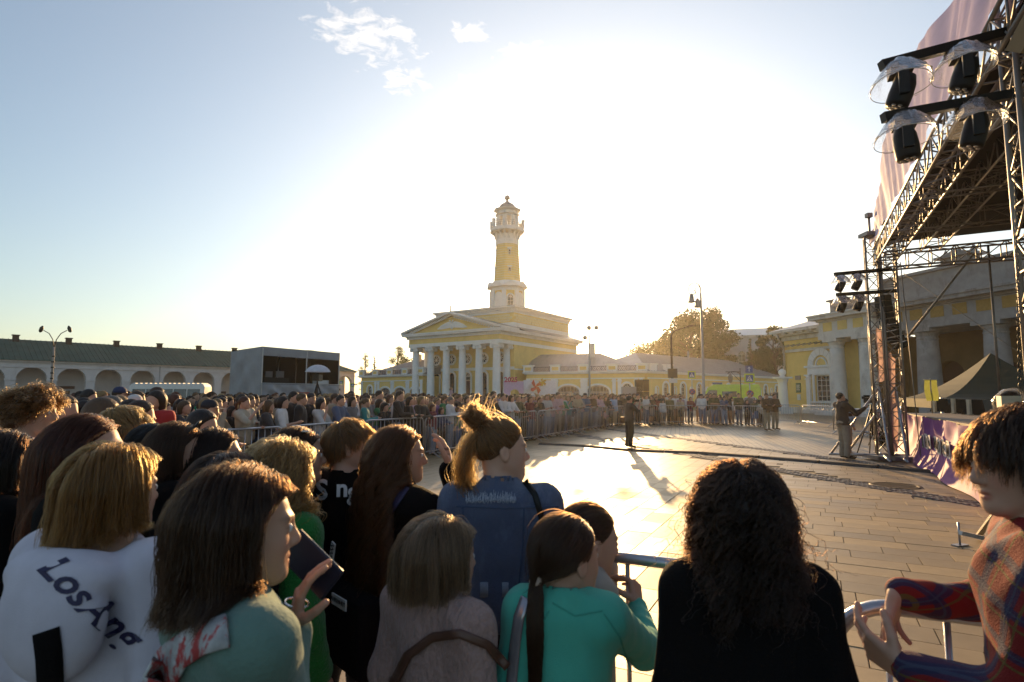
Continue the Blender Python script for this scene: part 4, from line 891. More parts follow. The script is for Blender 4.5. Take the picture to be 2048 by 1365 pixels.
# light bars with moving heads
def moving_head(label, loc, s, rz, tilt, hang=True):
    o = empty('moving_head_light', label, 'stage light', loc, rz, 'moving head lights hung from the side bars')
    m = MB(); m.cbox((0, 0, -.09 * s), .30 * s, .34 * s, .17 * s); m.cbox((0, 0, -.005), .05, .12, .03); m.build('base', [M_blk], o)
    m = MB()
    for sy in (-1, 1): m.cbox((0, sy * .19 * s, -.36 * s), .13 * s, .06 * s, .40 * s)
    m.cbox((0, 0, -.19 * s), .15 * s, .42 * s, .06 * s); m.build('yoke', [M_blk], o)
    m = MB(); m.x = Matrix.Translation((0, 0, -.44 * s)) @ Matrix.Rotation(tilt, 4, 'Y'); m.lathe([(.05 * s, .26 * s), (.12 * s, .24 * s), (.155 * s, .12 * s), (.165 * s, -.05 * s), (.16 * s, -.2 * s), (.15 * s, -.25 * s)], n=20); m.build('head', [M_blk], o)
    m = MB(); m.x = Matrix.Translation((0, 0, -.44 * s)) @ Matrix.Rotation(tilt, 4, 'Y')
    for k in range(7):
        a = k * math.pi / 3; rr_ = 0 if k == 6 else .085 * s; m.lathe([(.034 * s, -.252 * s), (.03 * s, -.262 * s), (.012 * s, -.268 * s)], c=(rr_ * math.cos(a), rr_ * math.sin(a), 0), n=10)
    m.build('lens', [pbr('light_lens', (.6, .6, .62), rough=.08, metal=.7)], o)
    m = MB(); rn = random.Random(int(s * 100) + int(abs(loc[2]) * 99)); n = 40; prof = [(.10, .02), (.24, -.03), (.33, -.12), (.40, -.24), (.46, -.34), (.47, -.355)]
    vs = []; fs = []
    for j, (r_, z) in enumerate(prof):
        for i in range(n):
            a = 2 * math.pi * i / n; q = 1 + .07 * math.sin(3 * a + j) + .05 * math.sin(7 * a + 2 * j) * (j < 5) + rn.uniform(-.03, .03) * (j < 5)
            vs.append((r_ * s * q * math.cos(a) * .85, r_ * s * q * math.sin(a) * 1.1, z * s + rn.uniform(-.012, .012) * s))
    for j in range(len(prof) - 1):
        for i in range(n): k = (i + 1) % n; fs.append((j * n + i, j * n + k, (j + 1) * n + k, (j + 1) * n + i))
    m.add(vs, fs, True); cv = m.build('rain_cover', [M_clear], o)
    m = MB(); m.tube([(.47 * s * .85 * math.cos(a) * (1 + .03 * math.sin(3 * a)), .47 * s * 1.1 * math.sin(a), -.355 * s + .02 * s * math.sin(2 * a)) for a in [i * 2 * math.pi / 30 for i in range(30)]], .004, 5, closed=True); m.build('cover_rim', [pbr('clear_rim', (.5, .48, .45), rough=.2)], cv)
    return o
def lbar(a, b, r=.035):
    m = MB(); m.beam(rel(a), rel(b), .08, .09); m.build('light_bar', [M_blk], stage)
for (Xa, Ya, Xb, Yb, d_) in ((1762, 132, 2012, 66, 5.4), (1766, 236, 2022, 190, 5.4)): lbar(px(Xa, Ya, d_), px(Xb, Yb, d_))
for (Xa, Ya, Xb, Yb, d_) in ((1669, 549, 1782, 539, 14.9), (1673, 590, 1792, 582, 14.9)): lbar(px(Xa, Ya, d_), px(Xb, Yb, d_))
for lab, X, Y, d_, s, t in (('black moving head under clear rain cover, outer end of the upper near bar', 1800, 128, 5.4, .46, .35), ('black moving head under clear rain cover, inner side of the upper near bar', 1925, 96, 5.4, .46, .3),
                         ('black moving head under clear rain cover, outer end of the lower near bar', 1808, 232, 5.4, .46, -.1), ('black moving head under clear rain cover, inner side of the lower near bar', 1945, 208, 5.4, .46, .25)):
    moving_head(lab, px(X, Y, d_), s * 1.42, R(-25), t)
for lab, X, Y, t in (('far moving head on upper bar of distant stage tower, outermost', 1680, 552, .5), ('far moving head on upper bar of distant stage tower, inner one', 1713, 549, .5),
                     ('far moving head on lower bar of distant stage tower, outermost', 1683, 593, .4), ('far moving head on lower bar of distant stage tower, inner one', 1716, 590, .4)):
    moving_head(lab, px(X, Y, 14.9), .62, R(-25), t)
# line array speaker hung between the far towers
la = empty('line_array_speaker', 'tall curved black line array speaker hanging between the far stage towers', 'speaker', px(1765, 590, 15.0))
for k in range(9):
    m = MB(); an = .015 * k * k; m.x = Matrix.Translation((.006 * k * k, 0, -.155 * k - .1)) @ Matrix.Rotation(-.05 * k, 4, 'Y'); m.box(-.10, .10, -.2, .2, -.074, .068); m.build('cabinet', [M_blk], la)
for lab, pts in (('pale pink cloth tied inside the far stage tower', [(1752, 655), (1772, 668), (1778, 760), (1758, 765)]), ('long pink cloth hanging down the front of the far stage tower', [(1776, 700), (1790, 720), (1797, 905), (1776, 900)])):
    m = MB(); g_ = []
    for r_ in range(9):
        f = r_ / 8; A = px(*pts[0], 14.95).lerp(px(*pts[3], 14.95), f); B = px(*pts[1], 15.1).lerp(px(*pts[2], 15.1), f); g_.append([A.lerp(B, c / 6) + Vector((0, .04 * math.sin(c * 2 + r_), 0)) for c in range(7)])
    m.sheet(g_); tag(m.build('hanging_cloth', [pbr('pink_cloth', (.72, .48, .42), rough=.7, transl=.4)]), lab, 'cloth')
# purple banner along the stage front
bn = empty('stage_banner', 'crumpled purple banner along the stage front with white lettered patches', 'banner', E)
g_ = []; LB = 10.5; nx, nz = 150, 22
def bfold(u, v): return .05 * math.sin(u * 2.1 + v * 1.5) * (1 - v) + .035 * math.sin(u * 5.3 - v * 4) * v + .02 * math.sin(u * 11 + v * 9) * v + .25 * (1 - v) ** 2 * (1 if u > .2 else u * 5)
for j in range(nz + 1):
    v = j / nz; row = []
    for i in range(nx + 1):
        u = LB * i / nx; p = SDK * u - ND * (.03 + bfold(u, v)); row.append(Vector((p.x, p.y, .02 + 1.13 * v + .02 * math.sin(u * 2.5) * v)))
    g_.append(row)
m = MB(); m.sheet(g_); m.build('banner_cloth', [M_pur], bn)
M_pat = pbr('white_patch', (.72, .66, .62), rough=.6, var=.08); M_ink = pbr('dark_ink', (.02, .016, .02), rough=.6)
word = 'ДЕНЬ МОЛОДЁЖИ'; u0 = 3.7
bang = math.atan2(SDK.y, SDK.x)
def place_txt(o, u, z, off=.0):
    v = (z - .02) / 1.13; p = SDK * u - ND * (.03 + bfold(u, v) + off); o.location = (p.x, p.y, z); o.rotation_euler = (R(90), 0, bang)
for i, ch in enumerate(word):
    if ch == ' ': continue
    u = u0 + i * .225; z = .62 + (.02 if i % 2 else -.015)
    m = MB(); m.box(-.118, .118, -.006, .006, -.15, .15); o = m.build('letter_patch', [M_pat], bn); place_txt(o, u, z, .05); o.rotation_euler = (0, R(2 if i % 3 else -3), bang)
    t_ = text_obj('letter', ch, .30, .004, M_ink, o, (0, -.012, -.015), (R(90), 0, 0)); t_.scale = (.85, 1, 1)
# things on the stage
def on_stage(X, Y, z=1.17):
    return gp(X, Y, z)
def wedge(label, X, d_, w_=.55, h=.4, mat=M_blk, face=None):
    p = px(X, 0, d_); o = empty('stage_monitor', label, 'monitor speaker', (p.x, p.y, 1.175), R(-60)); m = MB(); m.prism([(-.28, 0), (.28, 0), (.22, h), (-.1, h)], -w_ / 2, w_ / 2); m.build('cabinet', [mat], o)
    m = MB(); m.add([(-.285, -w_ / 2 + .03, .03), (-.285, w_ / 2 - .03, .03), (-.108, w_ / 2 - .03, h - .02), (-.108, -w_ / 2 + .03, h - .02)], [(0, 3, 2, 1)]); m.build('grille', [face or pbr('speaker_grille', (.05, .05, .05), rough=.6)], o); return o
M_lt = pbr('cream_panel', (.62, .54, .40), rough=.5)
for i, (X, d_, wd, h) in enumerate(((1812, 17.2, .12, .34), (1848, 16.0, .1, .42), (1877, 15.0, .1, .40), (1928, 12.6, .12, .44))):
    p = px(X, 0, d_) ; o = empty('marker_post', ('narrow cream post at the far corner of the stage deck', 'narrow cream post under the hanging yellow-green vest', 'narrow cream post at the middle of the stage edge', 'narrow cream post in front of the wrapped stage light')[i], 'post', (p.x, p.y, 1.175)); m = MB(); m.box(-.03, .03, -wd / 2, wd / 2, 0, h); m.cbox((0, 0, .01), .12, .12, .02); m.build('post', [M_lt], o)
for i, (X, d_) in enumerate(((1830, 17.8), (1862, 16.6), (1893, 15.4), (1985, 13.0))): wedge(('black wedge monitor at far corner of the stage', 'black wedge monitor below the vest', 'black wedge monitor at middle of the stage edge', 'black wedge monitor behind the plaid boy')[i], X, d_)
def wrapped(label, X, d_, s):
    p = px(X, 0, d_); o = empty('wrapped_stage_light', label, 'stage light', (p.x, p.y, 1.175), R(20)); m = MB(); m.box(-.2 * s, .2 * s, -.2 * s, .2 * s, 0, .22 * s); m.build('base', [M_lt], o)
    m = MB(); m.x = Matrix.Translation((.1 * s, 0, .42 * s)) @ Matrix.Rotation(R(65), 4, 'Y'); m.lathe([(.08 * s, -.25 * s), (.17 * s, -.2 * s), (.2 * s, .1 * s), (.12 * s, .3 * s)], n=16); m.build('head', [M_blk], o)
    m = MB(); m.x = Matrix.Translation((.1 * s, 0, .42 * s)) @ Matrix.Rotation(R(65), 4, 'Y'); m.lathe([(.12 * s, -.3 * s), (.22 * s, -.22 * s), (.25 * s, .1 * s), (.16 * s, .36 * s)], n=16); m.build('wrap', [M_clear], o)
wrapped('stage light wrapped in clear film on a cream box near the banner lettering', 1945, 12.4, .95); wrapped('stage light wrapped in clear film on a cream box nearest the right edge', 2010, 11.4, .95)
m = MB(); o = empty('upright_case', 'upright cream stage case beside the wrapped light', 'case', (px(1952, 0, 11.9).x, 11.9, 1.175), R(-30)); m.box(-.16, .16, -.22, .22, 0, .5); m.build('case', [M_lt], o); m = MB(); m.lathe([(.05, 0), (.05, .01)], c=(0, 0, 0), n=12); m.v = [(-.165 - v[2], v[0], .22 + v[1]) for v in m.v]; m.build('latch', [M_blk], o)
# olive pavilion tent behind, with vest hung on its edge
pv_ = empty('pavilion_tent', 'dark olive pavilion tent with peaked roof behind the stage deck', 'tent', (px(1925, 0, 22.5).x, 22.5, 0), R(-20))
m = MB(); hw = 2.6; zt = 1.55; pk = 3.35
ring = []
rows = []
for r_ in range(9):
    f = r_ / 8; s = hw * (1 - f); z = zt + (pk - zt) * (f ** 1.7); rows.append([Vector((s * math.copysign(min(1, abs(c)), c), s * math.copysign(min(1, abs(q)), q), z)) for c, q in [(1, -1), (1, 0), (1, 1), (0, 1), (-1, 1), (-1, 0), (-1, -1), (0, -1), (1, -1)]])
m.sheet(rows, smooth=False); rows = [[Vector((p.x, p.y, p.z - .35)) for p in rows[0]], rows[0]]; m.sheet(rows, smooth=False); m.build('canopy', [pbr('olive_canvas', (.028, .034, .013), rough=.7, transl=.25)], pv_)
m = MB()
for a_, b_ in ((1, 1), (1, -1), (-1, 1), (-1, -1)): m.bar((a_ * 2.5, b_ * 2.5, 0), (a_ * 2.5, b_ * 2.5, 1.6), .04, 6)
m.build('leg', [M_steel], pv_)
m = MB(); m.box(-2.4, 2.4, -2.45, -2.4, 0, 1.5); m.build('side_wall', [M_blkc], pv_)
vp = px(1862, 770, 16.5); vs_ = empty('safety_vest', 'yellow-green vest hanging at the stage back', 'vest', (vp.x, vp.y, 1.175)); m = MB()
g_ = [[Vector((x * (1 - .15 * j / 5), .03 * math.sin(5 * x + j), .95 - j * .12)) for x in [(-.2 + .4 * i / 8) for i in range(9)]] for j in range(6)]; m.sheet(g_); m.build('cloth', [pbr('vest_yellow', (.40, .42, .10), rough=.7, transl=.3)], vs_)
m = MB(); m.bar((0, .02, 0), (0, .02, 1.0), .02, 6); m.bar((-.2, .02, .96), (.2, .02, .96), .015, 6); m.build('stand', [M_lt], vs_)
sp = px(2045, 0, 12.5); so_ = empty('loudspeaker', 'black loudspeaker on a pole at the right edge of the stage', 'speaker', (sp.x, sp.y, 1.175), R(-30)); m = MB(); m.box(-.3, .3, -.35, .35, 1.1, 1.65); m.build('cabinet', [M_blk], so_); m = MB(); m.box(-.315, -.3, -.34, -.28, 1.12, 1.63); m.build('trim', [M_lt], so_); m = MB(); m.bar((0, 0, 0), (0, 0, 1.1), .02, 6)
for k in range(3): m.bar((0, 0, .5), (.35 * math.cos(k * 2.1), .35 * math.sin(k * 2.1), 0), .012, 5)
m.build('stand', [M_blk], so_)
# near tower extras: chain and scaffold plank
ch = MB(); p0 = px(2028, 180, 4.9); p1 = px(2040, 800, 4.9)
for k in range(46):
    c = p0.lerp(p1, k / 46); a_ = k % 2
    ch.tube([c + Vector(((.013 if a_ else 0) * math.cos(t), (0 if a_ else .013) * math.cos(t), .024 * math.sin(t))) for t in [i * math.pi / 4 for i in range(8)]], .0035, 4, closed=True)
tag(ch.build('hoist_chain', [M_iron]), 'dark hoist chain hanging beside the near stage tower', 'chain')
m = MB(); m.beam(rel(px(2030, 105, 4.7)), rel(px(2075, 20, 4.5)), .05, .16); m.build('plank', [pbr('scaffold_plank', (.30, .2, .1), rough=.8)], stage)
# cable ramp on the ground
m = MB(); pts = [gp(*q) for q in ((1080, 889), (1180, 894), (1262, 902), (1400, 907), (1520, 916), (1640, 926), (1760, 936), (1880, 947), (1925, 952))]
for k, (a_, b_) in enumerate(zip(pts, pts[1:])):
    d_ = (b_ - a_).normalized(); n_ = Vector((-d_.y, d_.x, 0)); L_2 = (b_ - a_).length; nn = max(1, int(L_2 / .9))
    for j in range(nn):
        p, q = a_.lerp(b_, (j + .02) / nn), a_.lerp(b_, (j + .98) / nn); h = .055
        m.add([p + n_ * .2, q + n_ * .2, q - n_ * .2, p - n_ * .2, p + n_ * .08 + Vector((0, 0, h)), q + n_ * .08 + Vector((0, 0, h)), q - n_ * .08 + Vector((0, 0, h)), p - n_ * .08 + Vector((0, 0, h))], [(0, 1, 5, 4), (1, 2, 6, 5), (2, 3, 7, 6), (3, 0, 4, 7), (4, 5, 6, 7)])
tag(m.build('cable_ramp', [pbr('rubber', (.012, .012, .012), rough=.7)]), 'long black rubber cable ramp crossing the paved square to the stage', 'cable ramp')
m = MB(); mp = gp(1790, 972); m.x = Matrix.Translation((mp.x, mp.y, .004)); m.lathe([(.42, 0), (.42, .008), (.36, .008), (.36, .003), (.0, .003)], n=28, cap=False)
for k in range(-3, 4): m.box(-.33, .33, k * .09 - .015, k * .09 + .015, .0, .009)
mh = m.build('manhole_cover', [pbr('rusty_iron', (.10, .075, .05), rough=.6, metal=.3)]); tag(mh, 'round iron manhole cover set in the paving before the banner', 'manhole cover')
# ---------------------------------------------------------------- barriers
def barrier(P, Q, label, near=False, h=1.1, group='steel crowd barriers'):
    P = Vector((P[0], P[1], 0)); Q = Vector((Q[0], Q[1], 0)); d = Q - P; L = d.length
    o = empty('crowd_barrier', label, 'barrier', P, math.atan2(d.y, d.x), group)
    rt = .021; c = .16; n = 10 if near else 6
    pts = [(0.0, .16)] + [(c - c * math.cos(a), h - c + c * math.sin(a)) for a in [math.pi / 2 * i / n for i in range(n + 1)]]
    pts += [(L - p[0], p[1]) for p in pts[::-1]]
    m = MB(); m.tube([(x, 0, z) for x, z in pts], rt, 14 if near else 6); m.bar((0, 0, .18), (L, 0, .18), rt * .8, 10 if near else 5); m.build('frame', [M_steel], o)
    nb = int(L / .135)
    if near:
        for i in range(1, nb): m = MB(); x = L * i / nb; m.bar((x, 0, .18), (x, 0, h - .01), .0085 if i != 4 else .0085, 10); m.build('bar', [M_steel], o)
    else:
        m = MB()
        for i in range(1, nb): x = L * i / nb; m.bar((x, 0, .18), (x, 0, h - .01), .008, 4)
        m.build('bar', [M_steel], o)['kind'] = 'stuff'
    for x in (.25, L - .25):
        m = MB(); m.tube([(x, -.32, .02), (x, -.28, .04), (x, -.02, .2), (x, .02, .2), (x, .28, .04), (x, .32, .02)], .02, 8 if near else 5); m.build('foot', [M_steel], o)
    return o
BL = [(-7.3, 7.7), (-5.3, 9.0), (-4.3, 10.9), (-3.45, 13.3), (-2.35, 15.4), (-1.25, 17.6), (-.2, 19.4), (.95, 21.4), (1.95, 23.4), (2.9, 25.4), (3.8, 27.5), (4.9, 29.6), (6.4, 31.4), (8.3, 32.4), (10.4, 32.6), (12.3, 31.9), (13.1, 29.9)]
bl_lab = ['steel barrier at the far left of the crowd front', 'steel barrier where the checked-shirt girl leans', 'steel barrier before the girl with hand to chin', 'steel barrier ahead of the teal-shirt watcher', 'steel barrier before the black track-suit figure', 'steel barrier next to the sitting jeans legs', 'steel barrier behind the bun of the denim woman',
          'steel barrier with its feet at the cable ramp end', 'steel barrier below the red pinwheel board', 'steel barrier just beyond the cable ramp end', 'steel barrier below the double street lamp', 'steel barrier near the crouching child', 'steel barrier directly behind the photographer', 'steel barrier below the scrolled street lamp left part', 'steel barrier in front of the ambulance', 'steel barrier in front of the white car', 'steel barrier turning towards the guardhouse']
for i in range(len(BL) - 1):
    a, b = Vector(BL[i]), Vector(BL[i + 1]); d = (b - a).normalized(); barrier(a + d * .04, b - d * .04, bl_lab[i])
barrier(gp(1527, 846), gp(1602, 849), 'empty steel barrier left of the yellow guardhouse wall'); barrier(gp(1605, 849), gp(1672, 856), 'empty steel barrier in front of the guardhouse window')
for i, X in enumerate((1668, 1676, 1684)): p = gp(X, 868); barrier(p, (p.x + .5, p.y - 2.0), ('steel barrier stacked behind cameraman, leftmost of three', 'steel barrier stacked behind cameraman, middle of three', 'steel barrier stacked behind cameraman, rightmost of three')[i])
barrier((-.20, 2.45), (.80, 1.99), 'near steel barrier held by the girl in the mint sweater', near=True, group='near barriers')
barrier((.93, 1.735), (2.9, .92), 'near steel barrier with bent corner under the plaid boy\'s hands', near=True, group='near barriers')
# stray barrier foot lying on the paving at right
o = empty('barrier_base', 'upright steel spigot on a small flat base plate standing on the paving', 'base plate', gp(1920, 1092), R(20)); m = MB(); m.box(-.09, .09, -.04, .04, 0, .015); m.build('plate', [M_steel], o); m = MB(); m.bar((0, 0, .01), (0, 0, .26), .012, 8); m.build('spigot', [M_steel], o)
o = empty('steel_prop', 'slanted steel prop with flat arm leaning near the plaid boy', 'steel prop', gp(1955, 1080), 0); m = MB(); a_ = gp(1962, 1085); loc = Vector(o.location)
m.beam(Vector((0, 0, .03)), px(2004, 1010, 5.4) - loc, .05, .03); m.build('prop', [M_alu], o); m = MB(); m.beam(px(1921, 1066, 6.0) - loc, px(1990, 1082, 6.0) - loc, .05, .04); m.build('arm', [M_steel], o)
# ---------------------------------------------------------------- grey control tent
M_tarp = pbr('grey_tarpaulin', (.27, .27, .29), rough=.38, var=.14, vscale=1.2, bump=1.0, bscale=3.0, spec=.5, stain=.3, stainc=(.18, .17, .17), stscale=.8)
TP = Vector((-17.4, 39.5, 0)); TRr = Vector((-13.9, 45.8, 0)); TL = Vector((-22.35, 45.2, 0)); tent = empty('control_tent', 'grey tarpaulin sound-control tent on a scaffold platform above the crowd', 'tent', TP, math.atan2(6.3, 3.5))
LT = (TRr - TP).length; LS = 3.4; HTt = 5.05
def crumple(m, p00, p10, p11, p01, nrm, nx=26, nz=18, am=.07, seed=0):
    p00, p10, p11, p01 = map(Vector, (p00, p10, p11, p01)); nrm = Vector(nrm); g_ = []
    for j in range(nz + 1):
        row = []
        for i in range(nx + 1):
            u, v = i / nx, j / nz; e = min(1, 6 * min(u, 1 - u, v + .2, 1 - v)); p = p00.lerp(p10, u).lerp(p01.lerp(p11, u), v)
            row.append(p + nrm * am * e * (math.sin((u * 2 + v * 3) * 5 + seed) * .5 + math.sin((u - v * .8) * 17 + seed * 2) * .3 + abs(math.sin(u * 9 + v * 4 + seed)) * .5))
        g_.append(row)
    m.sheet(g_)
m = MB(); crumple(m, (0, 0, 0), (0, LS, 0), (0, LS, HTt - .25), (0, 0, HTt), (-1, 0, 0), seed=1); m.build('side_sheet', [M_tarp], tent)
m = MB(); crumple(m, (0, 0, HTt), (LT, 0, HTt - .05), (LT, LS, HTt - .25), (0, LS, HTt - .2), (0, 0, 1), am=.05, seed=2); m.build('roof_sheet', [M_tarp], tent)
m = MB(); crumple(m, (0, -.03, HTt - .62), (LT, -.03, HTt - .62), (LT, -.03, HTt), (0, -.03, HTt), (0, -1, 0), nz=4, am=.03, seed=3); m.build('valance', [M_tarp], tent)
for k in range(3):
    m = MB(); crumple(m, (LT * k / 3, -.05, 0), (LT * (k + 1) / 3, -.05, 0), (LT * (k + 1) / 3, -.05, 2.45), (LT * k / 3, -.05, 2.45), (0, -1, 0), nx=14, am=.14, seed=4 + k); m.build('front_sheet', [M_tarp], tent)
m = MB(); m.box(.1, LT, LS - .2, LS - .1, 0, HTt - .3); m.box(LT - .12, LT - .04, 0, LS, 0, HTt - .2); m.box(.05, .12, 0.05, LS, 2.0, HTt - .15); m.build('lining', [M_blkc], tent)
m = MB(); m.box(.1, LT - .1, .1, LS - .2, 2.0, 2.12); m.build('floor', [M_dark], tent)
for x in (.05, LT * .54, LT - .05): m = MB(); m.bar((x, -.02, 0), (x, -.02, HTt - .1), .045, 8); m.build('pole', [pbr('pale_pole', (.5, .46, .42), rough=.5)], tent)
m = MB(); m.bar((0, -.06, 2.5), (LT, -.06, 2.5), .035, 8); m.build('handrail', [M_steel], tent)
m = MB(); m.box(LT * .42, LT * .56, -.30, -.27, .9, 1.9); m.build('red_sheet', [pbr('red_cloth', (.28, .05, .03), rough=.8)], tent)
m = MB(); m.box(1.0, 3.2, 1.0, 1.6, 2.12, 2.95); m.build('desk', [M_blk], tent); m = MB(); m.box(1.2, 1.8, 1.1, 1.2, 2.97, 3.4); m.box(2.1, 2.8, 1.1, 1.2, 2.97, 3.45); m.build('monitor', [pbr('dim_panel', (.10, .10, .11), rough=.5)], tent)
m = MB(); m.box(LT - 1.6, LT - .5, .6, 1.2, 2.12, 2.85); m.build('white_case', [M_frame], tent)
for x in (1.8, 3.9, 5.6): m = MB(); m.bar((x, LS - .25, 2.1), (x, LS - .25, HTt - .3), .03, 6); m.bar((x, .1, HTt - .35), (x, LS - .2, HTt - .45), .03, 6); m.build('scaffold_tube', [M_steel], tent)
# tripod light with white umbrella-like cover
def tripod(o, h, spread, r=.018, mat=M_blk, cz=.45):
    for k in range(3):
        a = k * 2.094 + .5; m = MB(); m.tube([(0, 0, h), (spread * .5 * math.cos(a), spread * .5 * math.sin(a), h * .5), (spread * math.cos(a), spread * math.sin(a), 0)], [r, r * .8, r * .6], 6); m.build('leg', [mat], o)
    m = MB(); m.bar((0, 0, h * cz), (0, 0, h + .12), r, 8)
    for k in range(3): a = k * 2.094 + .5; m.bar((0, 0, h * cz), (spread * .48 * math.cos(a), spread * .48 * math.sin(a), h * .52), r * .5, 4)
    m.build('column', [mat], o)
up_ = px(634, 790, 27.0); um = empty('covered_tripod_camera', 'video camera on tall tripod under a white umbrella before the grey tent', 'tripod camera', (up_.x, up_.y, 0))
tripod(um, 2.25, .8, .035); m = MB(); m.cbox((0, 0, 2.5), .3, .55, .3); m.lathe([(.09, -.35), (.09, 0)], c=(0, 0, 0), n=10); m.build('camera_body', [M_blk], um)
m = MB(); rows = []
for j in range(6):
    f = j / 5; rows.append([Vector((.62 * math.sin(f * 1.25) * math.cos(a) * (1 + .04 * math.cos(8 * a)), .62 * math.sin(f * 1.25) * math.sin(a), 2.62 + .5 * math.cos(f * 1.25) )) for a in [i * math.pi / 8 for i in range(17)]])
m.sheet(rows); m.build('umbrella', [pbr('white_nylon', (.75, .74, .80), rough=.6, transl=.3)], um)
# ---------------------------------------------------------------- street lamps
def lamp_double(label, X, Yt, d_, arm=.9):
    H = hz(Yt, d_); p = at_px(X, d_); o = empty('street_lamp', label, 'street lamp', p); m = MB(); m.tube([(0, 0, 0), (0, 0, H * .8), (0, 0, H * .86)], [.10, .08, .07], 8); m.build('pole', [pbr('concrete_pole', (.34, .31, .28), rough=.9, var=.3, vscale=2)], o)
    for s_ in (-1, 1):
        m = MB(); m.tube([(0, 0, H * .84), (s_ * .15, 0, H * .95), (s_ * .5, 0, H * 1.03), (s_ * arm, 0, H * 1.07)], .035, 6); m.build('arm', [M_iron], o)
        m = MB(); m.x = Matrix.Translation((s_ * (arm + .2), 0, H * 1.085)) @ Matrix.Rotation(-s_ * .35, 4, 'Y'); m.lathe([(.03, -.3), (.13, -.2), (.15, .1), (.05, .3)], n=8); m.v = [(v[0], v[1], v[2]) for v in m.v]; m.x = Matrix(); m.build('lamp_head', [M_iron], o)
    m = MB()
    for k in range(5): m.lathe([(.12, H * (.45 + .07 * k)), (.12, H * (.45 + .07 * k) + .12)], n=8)
    m.build('band', [M_iron], o); return o
lamp_double('tall double-armed street lamp with banded pole in front of the arcade', 105, 672, 48, 1.0)
d_ = 62; p = at_px(1179, d_); o = empty('floodlight_mast', 'slim pole carrying two lamps in front of the arched gates', 'street lamp', p); H = hz(655, d_)
m = MB(); m.tube([(0, 0, 0), (0, 0, H)], [.13, .07], 8); m.build('pole', [pbr('pale_pole', (.5, .46, .42), rough=.5)], o); m = MB(); m.bar((-.5, 0, H - 1.1), (.1, 0, H - 1.0), .03, 5); m.bar((0, 0, H - .25), (.9, 0, H - .1), .03, 5); m.build('arm', [M_steel], o)
for x, z in ((-.45, H - 1.1), (0, H), (.8, H)): m = MB(); m.lathe([(.12, -.25), (.24, -.15), (.24, .1), (.1, .2)], c=(x, 0, z), n=10); m.build('lamp_head', [pbr('pale_pole', (.5, .46, .42), rough=.5)], o)
d_ = 40; p = at_px(1406, d_); H = hz(585, d_); o = empty('scroll_street_lamp', 'tall grey street lamp with curled scroll arm and two hanging lanterns', 'street lamp', p); M_lp = pbr('grey_painted_pole', (.36, .34, .33), rough=.5, metal=.3)
m = MB(); m.tube([(0, 0, 0), (0, 0, .9), (0, 0, 1.0), (0, 0, H * .5), (0, 0, H * .51), (0, 0, H)], [.16, .16, .11, .10, .085, .07], 10); m.build('pole', [M_lp], o)
m = MB(); m.tube([(0, 0, H)] + [(-.42 + .42 * math.cos(a), 0, H + .35 + .38 * math.sin(a)) for a in [i * math.pi / 10 for i in range(11)]] + [(-.84 + .0, 0, H + .1)] + [(-.62 + .22 * math.cos(a), 0, H + .08 + .2 * math.sin(a)) for a in [math.pi + i * math.pi / 6 for i in range(9)]], .035, 6); m.build('scroll_arm', [M_lp], o)
m = MB(); m.tube([(0, 0, H)] + [(-.18 + .18 * math.cos(a), .05, H + .2 + .35 * math.sin(a)) for a in [i * math.pi / 8 for i in range(9)]] + [(-.3, .05, H - .35)], .03, 6); m.build('scroll_arm', [M_lp], o)
for x, z in ((-.66, H - .05), (-.24, H - .4)): m = MB(); m.lathe([(.02, .3), (.1, .22), (.16, .1), (.19, -.25), (.3, -.33), (.3, -.36), (.05, -.42)], c=(x, 0, z - .25), n=12); m.build('lantern', [pbr('lantern_grey', (.34, .30, .27), rough=.5)], o)
d_ = 44; p = at_px(1344, d_); H = hz(662, d_); o = empty('bent_street_lamp', 'dark street lamp with bent-over arm in front of yellow-green trees', 'street lamp', p)
m = MB(); m.tube([(0, 0, 0), (0, 0, H * .92), (.08, 0, H * .97), (.3, 0, H * 1.0), (.9, 0, H * 1.03), (1.5, 0, H * 1.06)], [.12, .07, .06, .05, .04, .04], 8); m.build('pole', [M_iron], o); m = MB(); m.lathe([(.05, -.3), (.14, 0), (.05, .3)], n=8); m.v = [(1.6 + v[2], v[1], H * 1.06 + v[0] * .6) for v in m.v]; m.build('lamp_head', [M_iron], o)
m = MB(); m.box(-.35, .35, -.2, .0, 3.0, 3.7); m.build('sign_box', [M_iron], o); m = MB(); m.box(-.32, .32, -.22, -.2, 2.6, 2.95); m.build('plate', [M_frame], o)
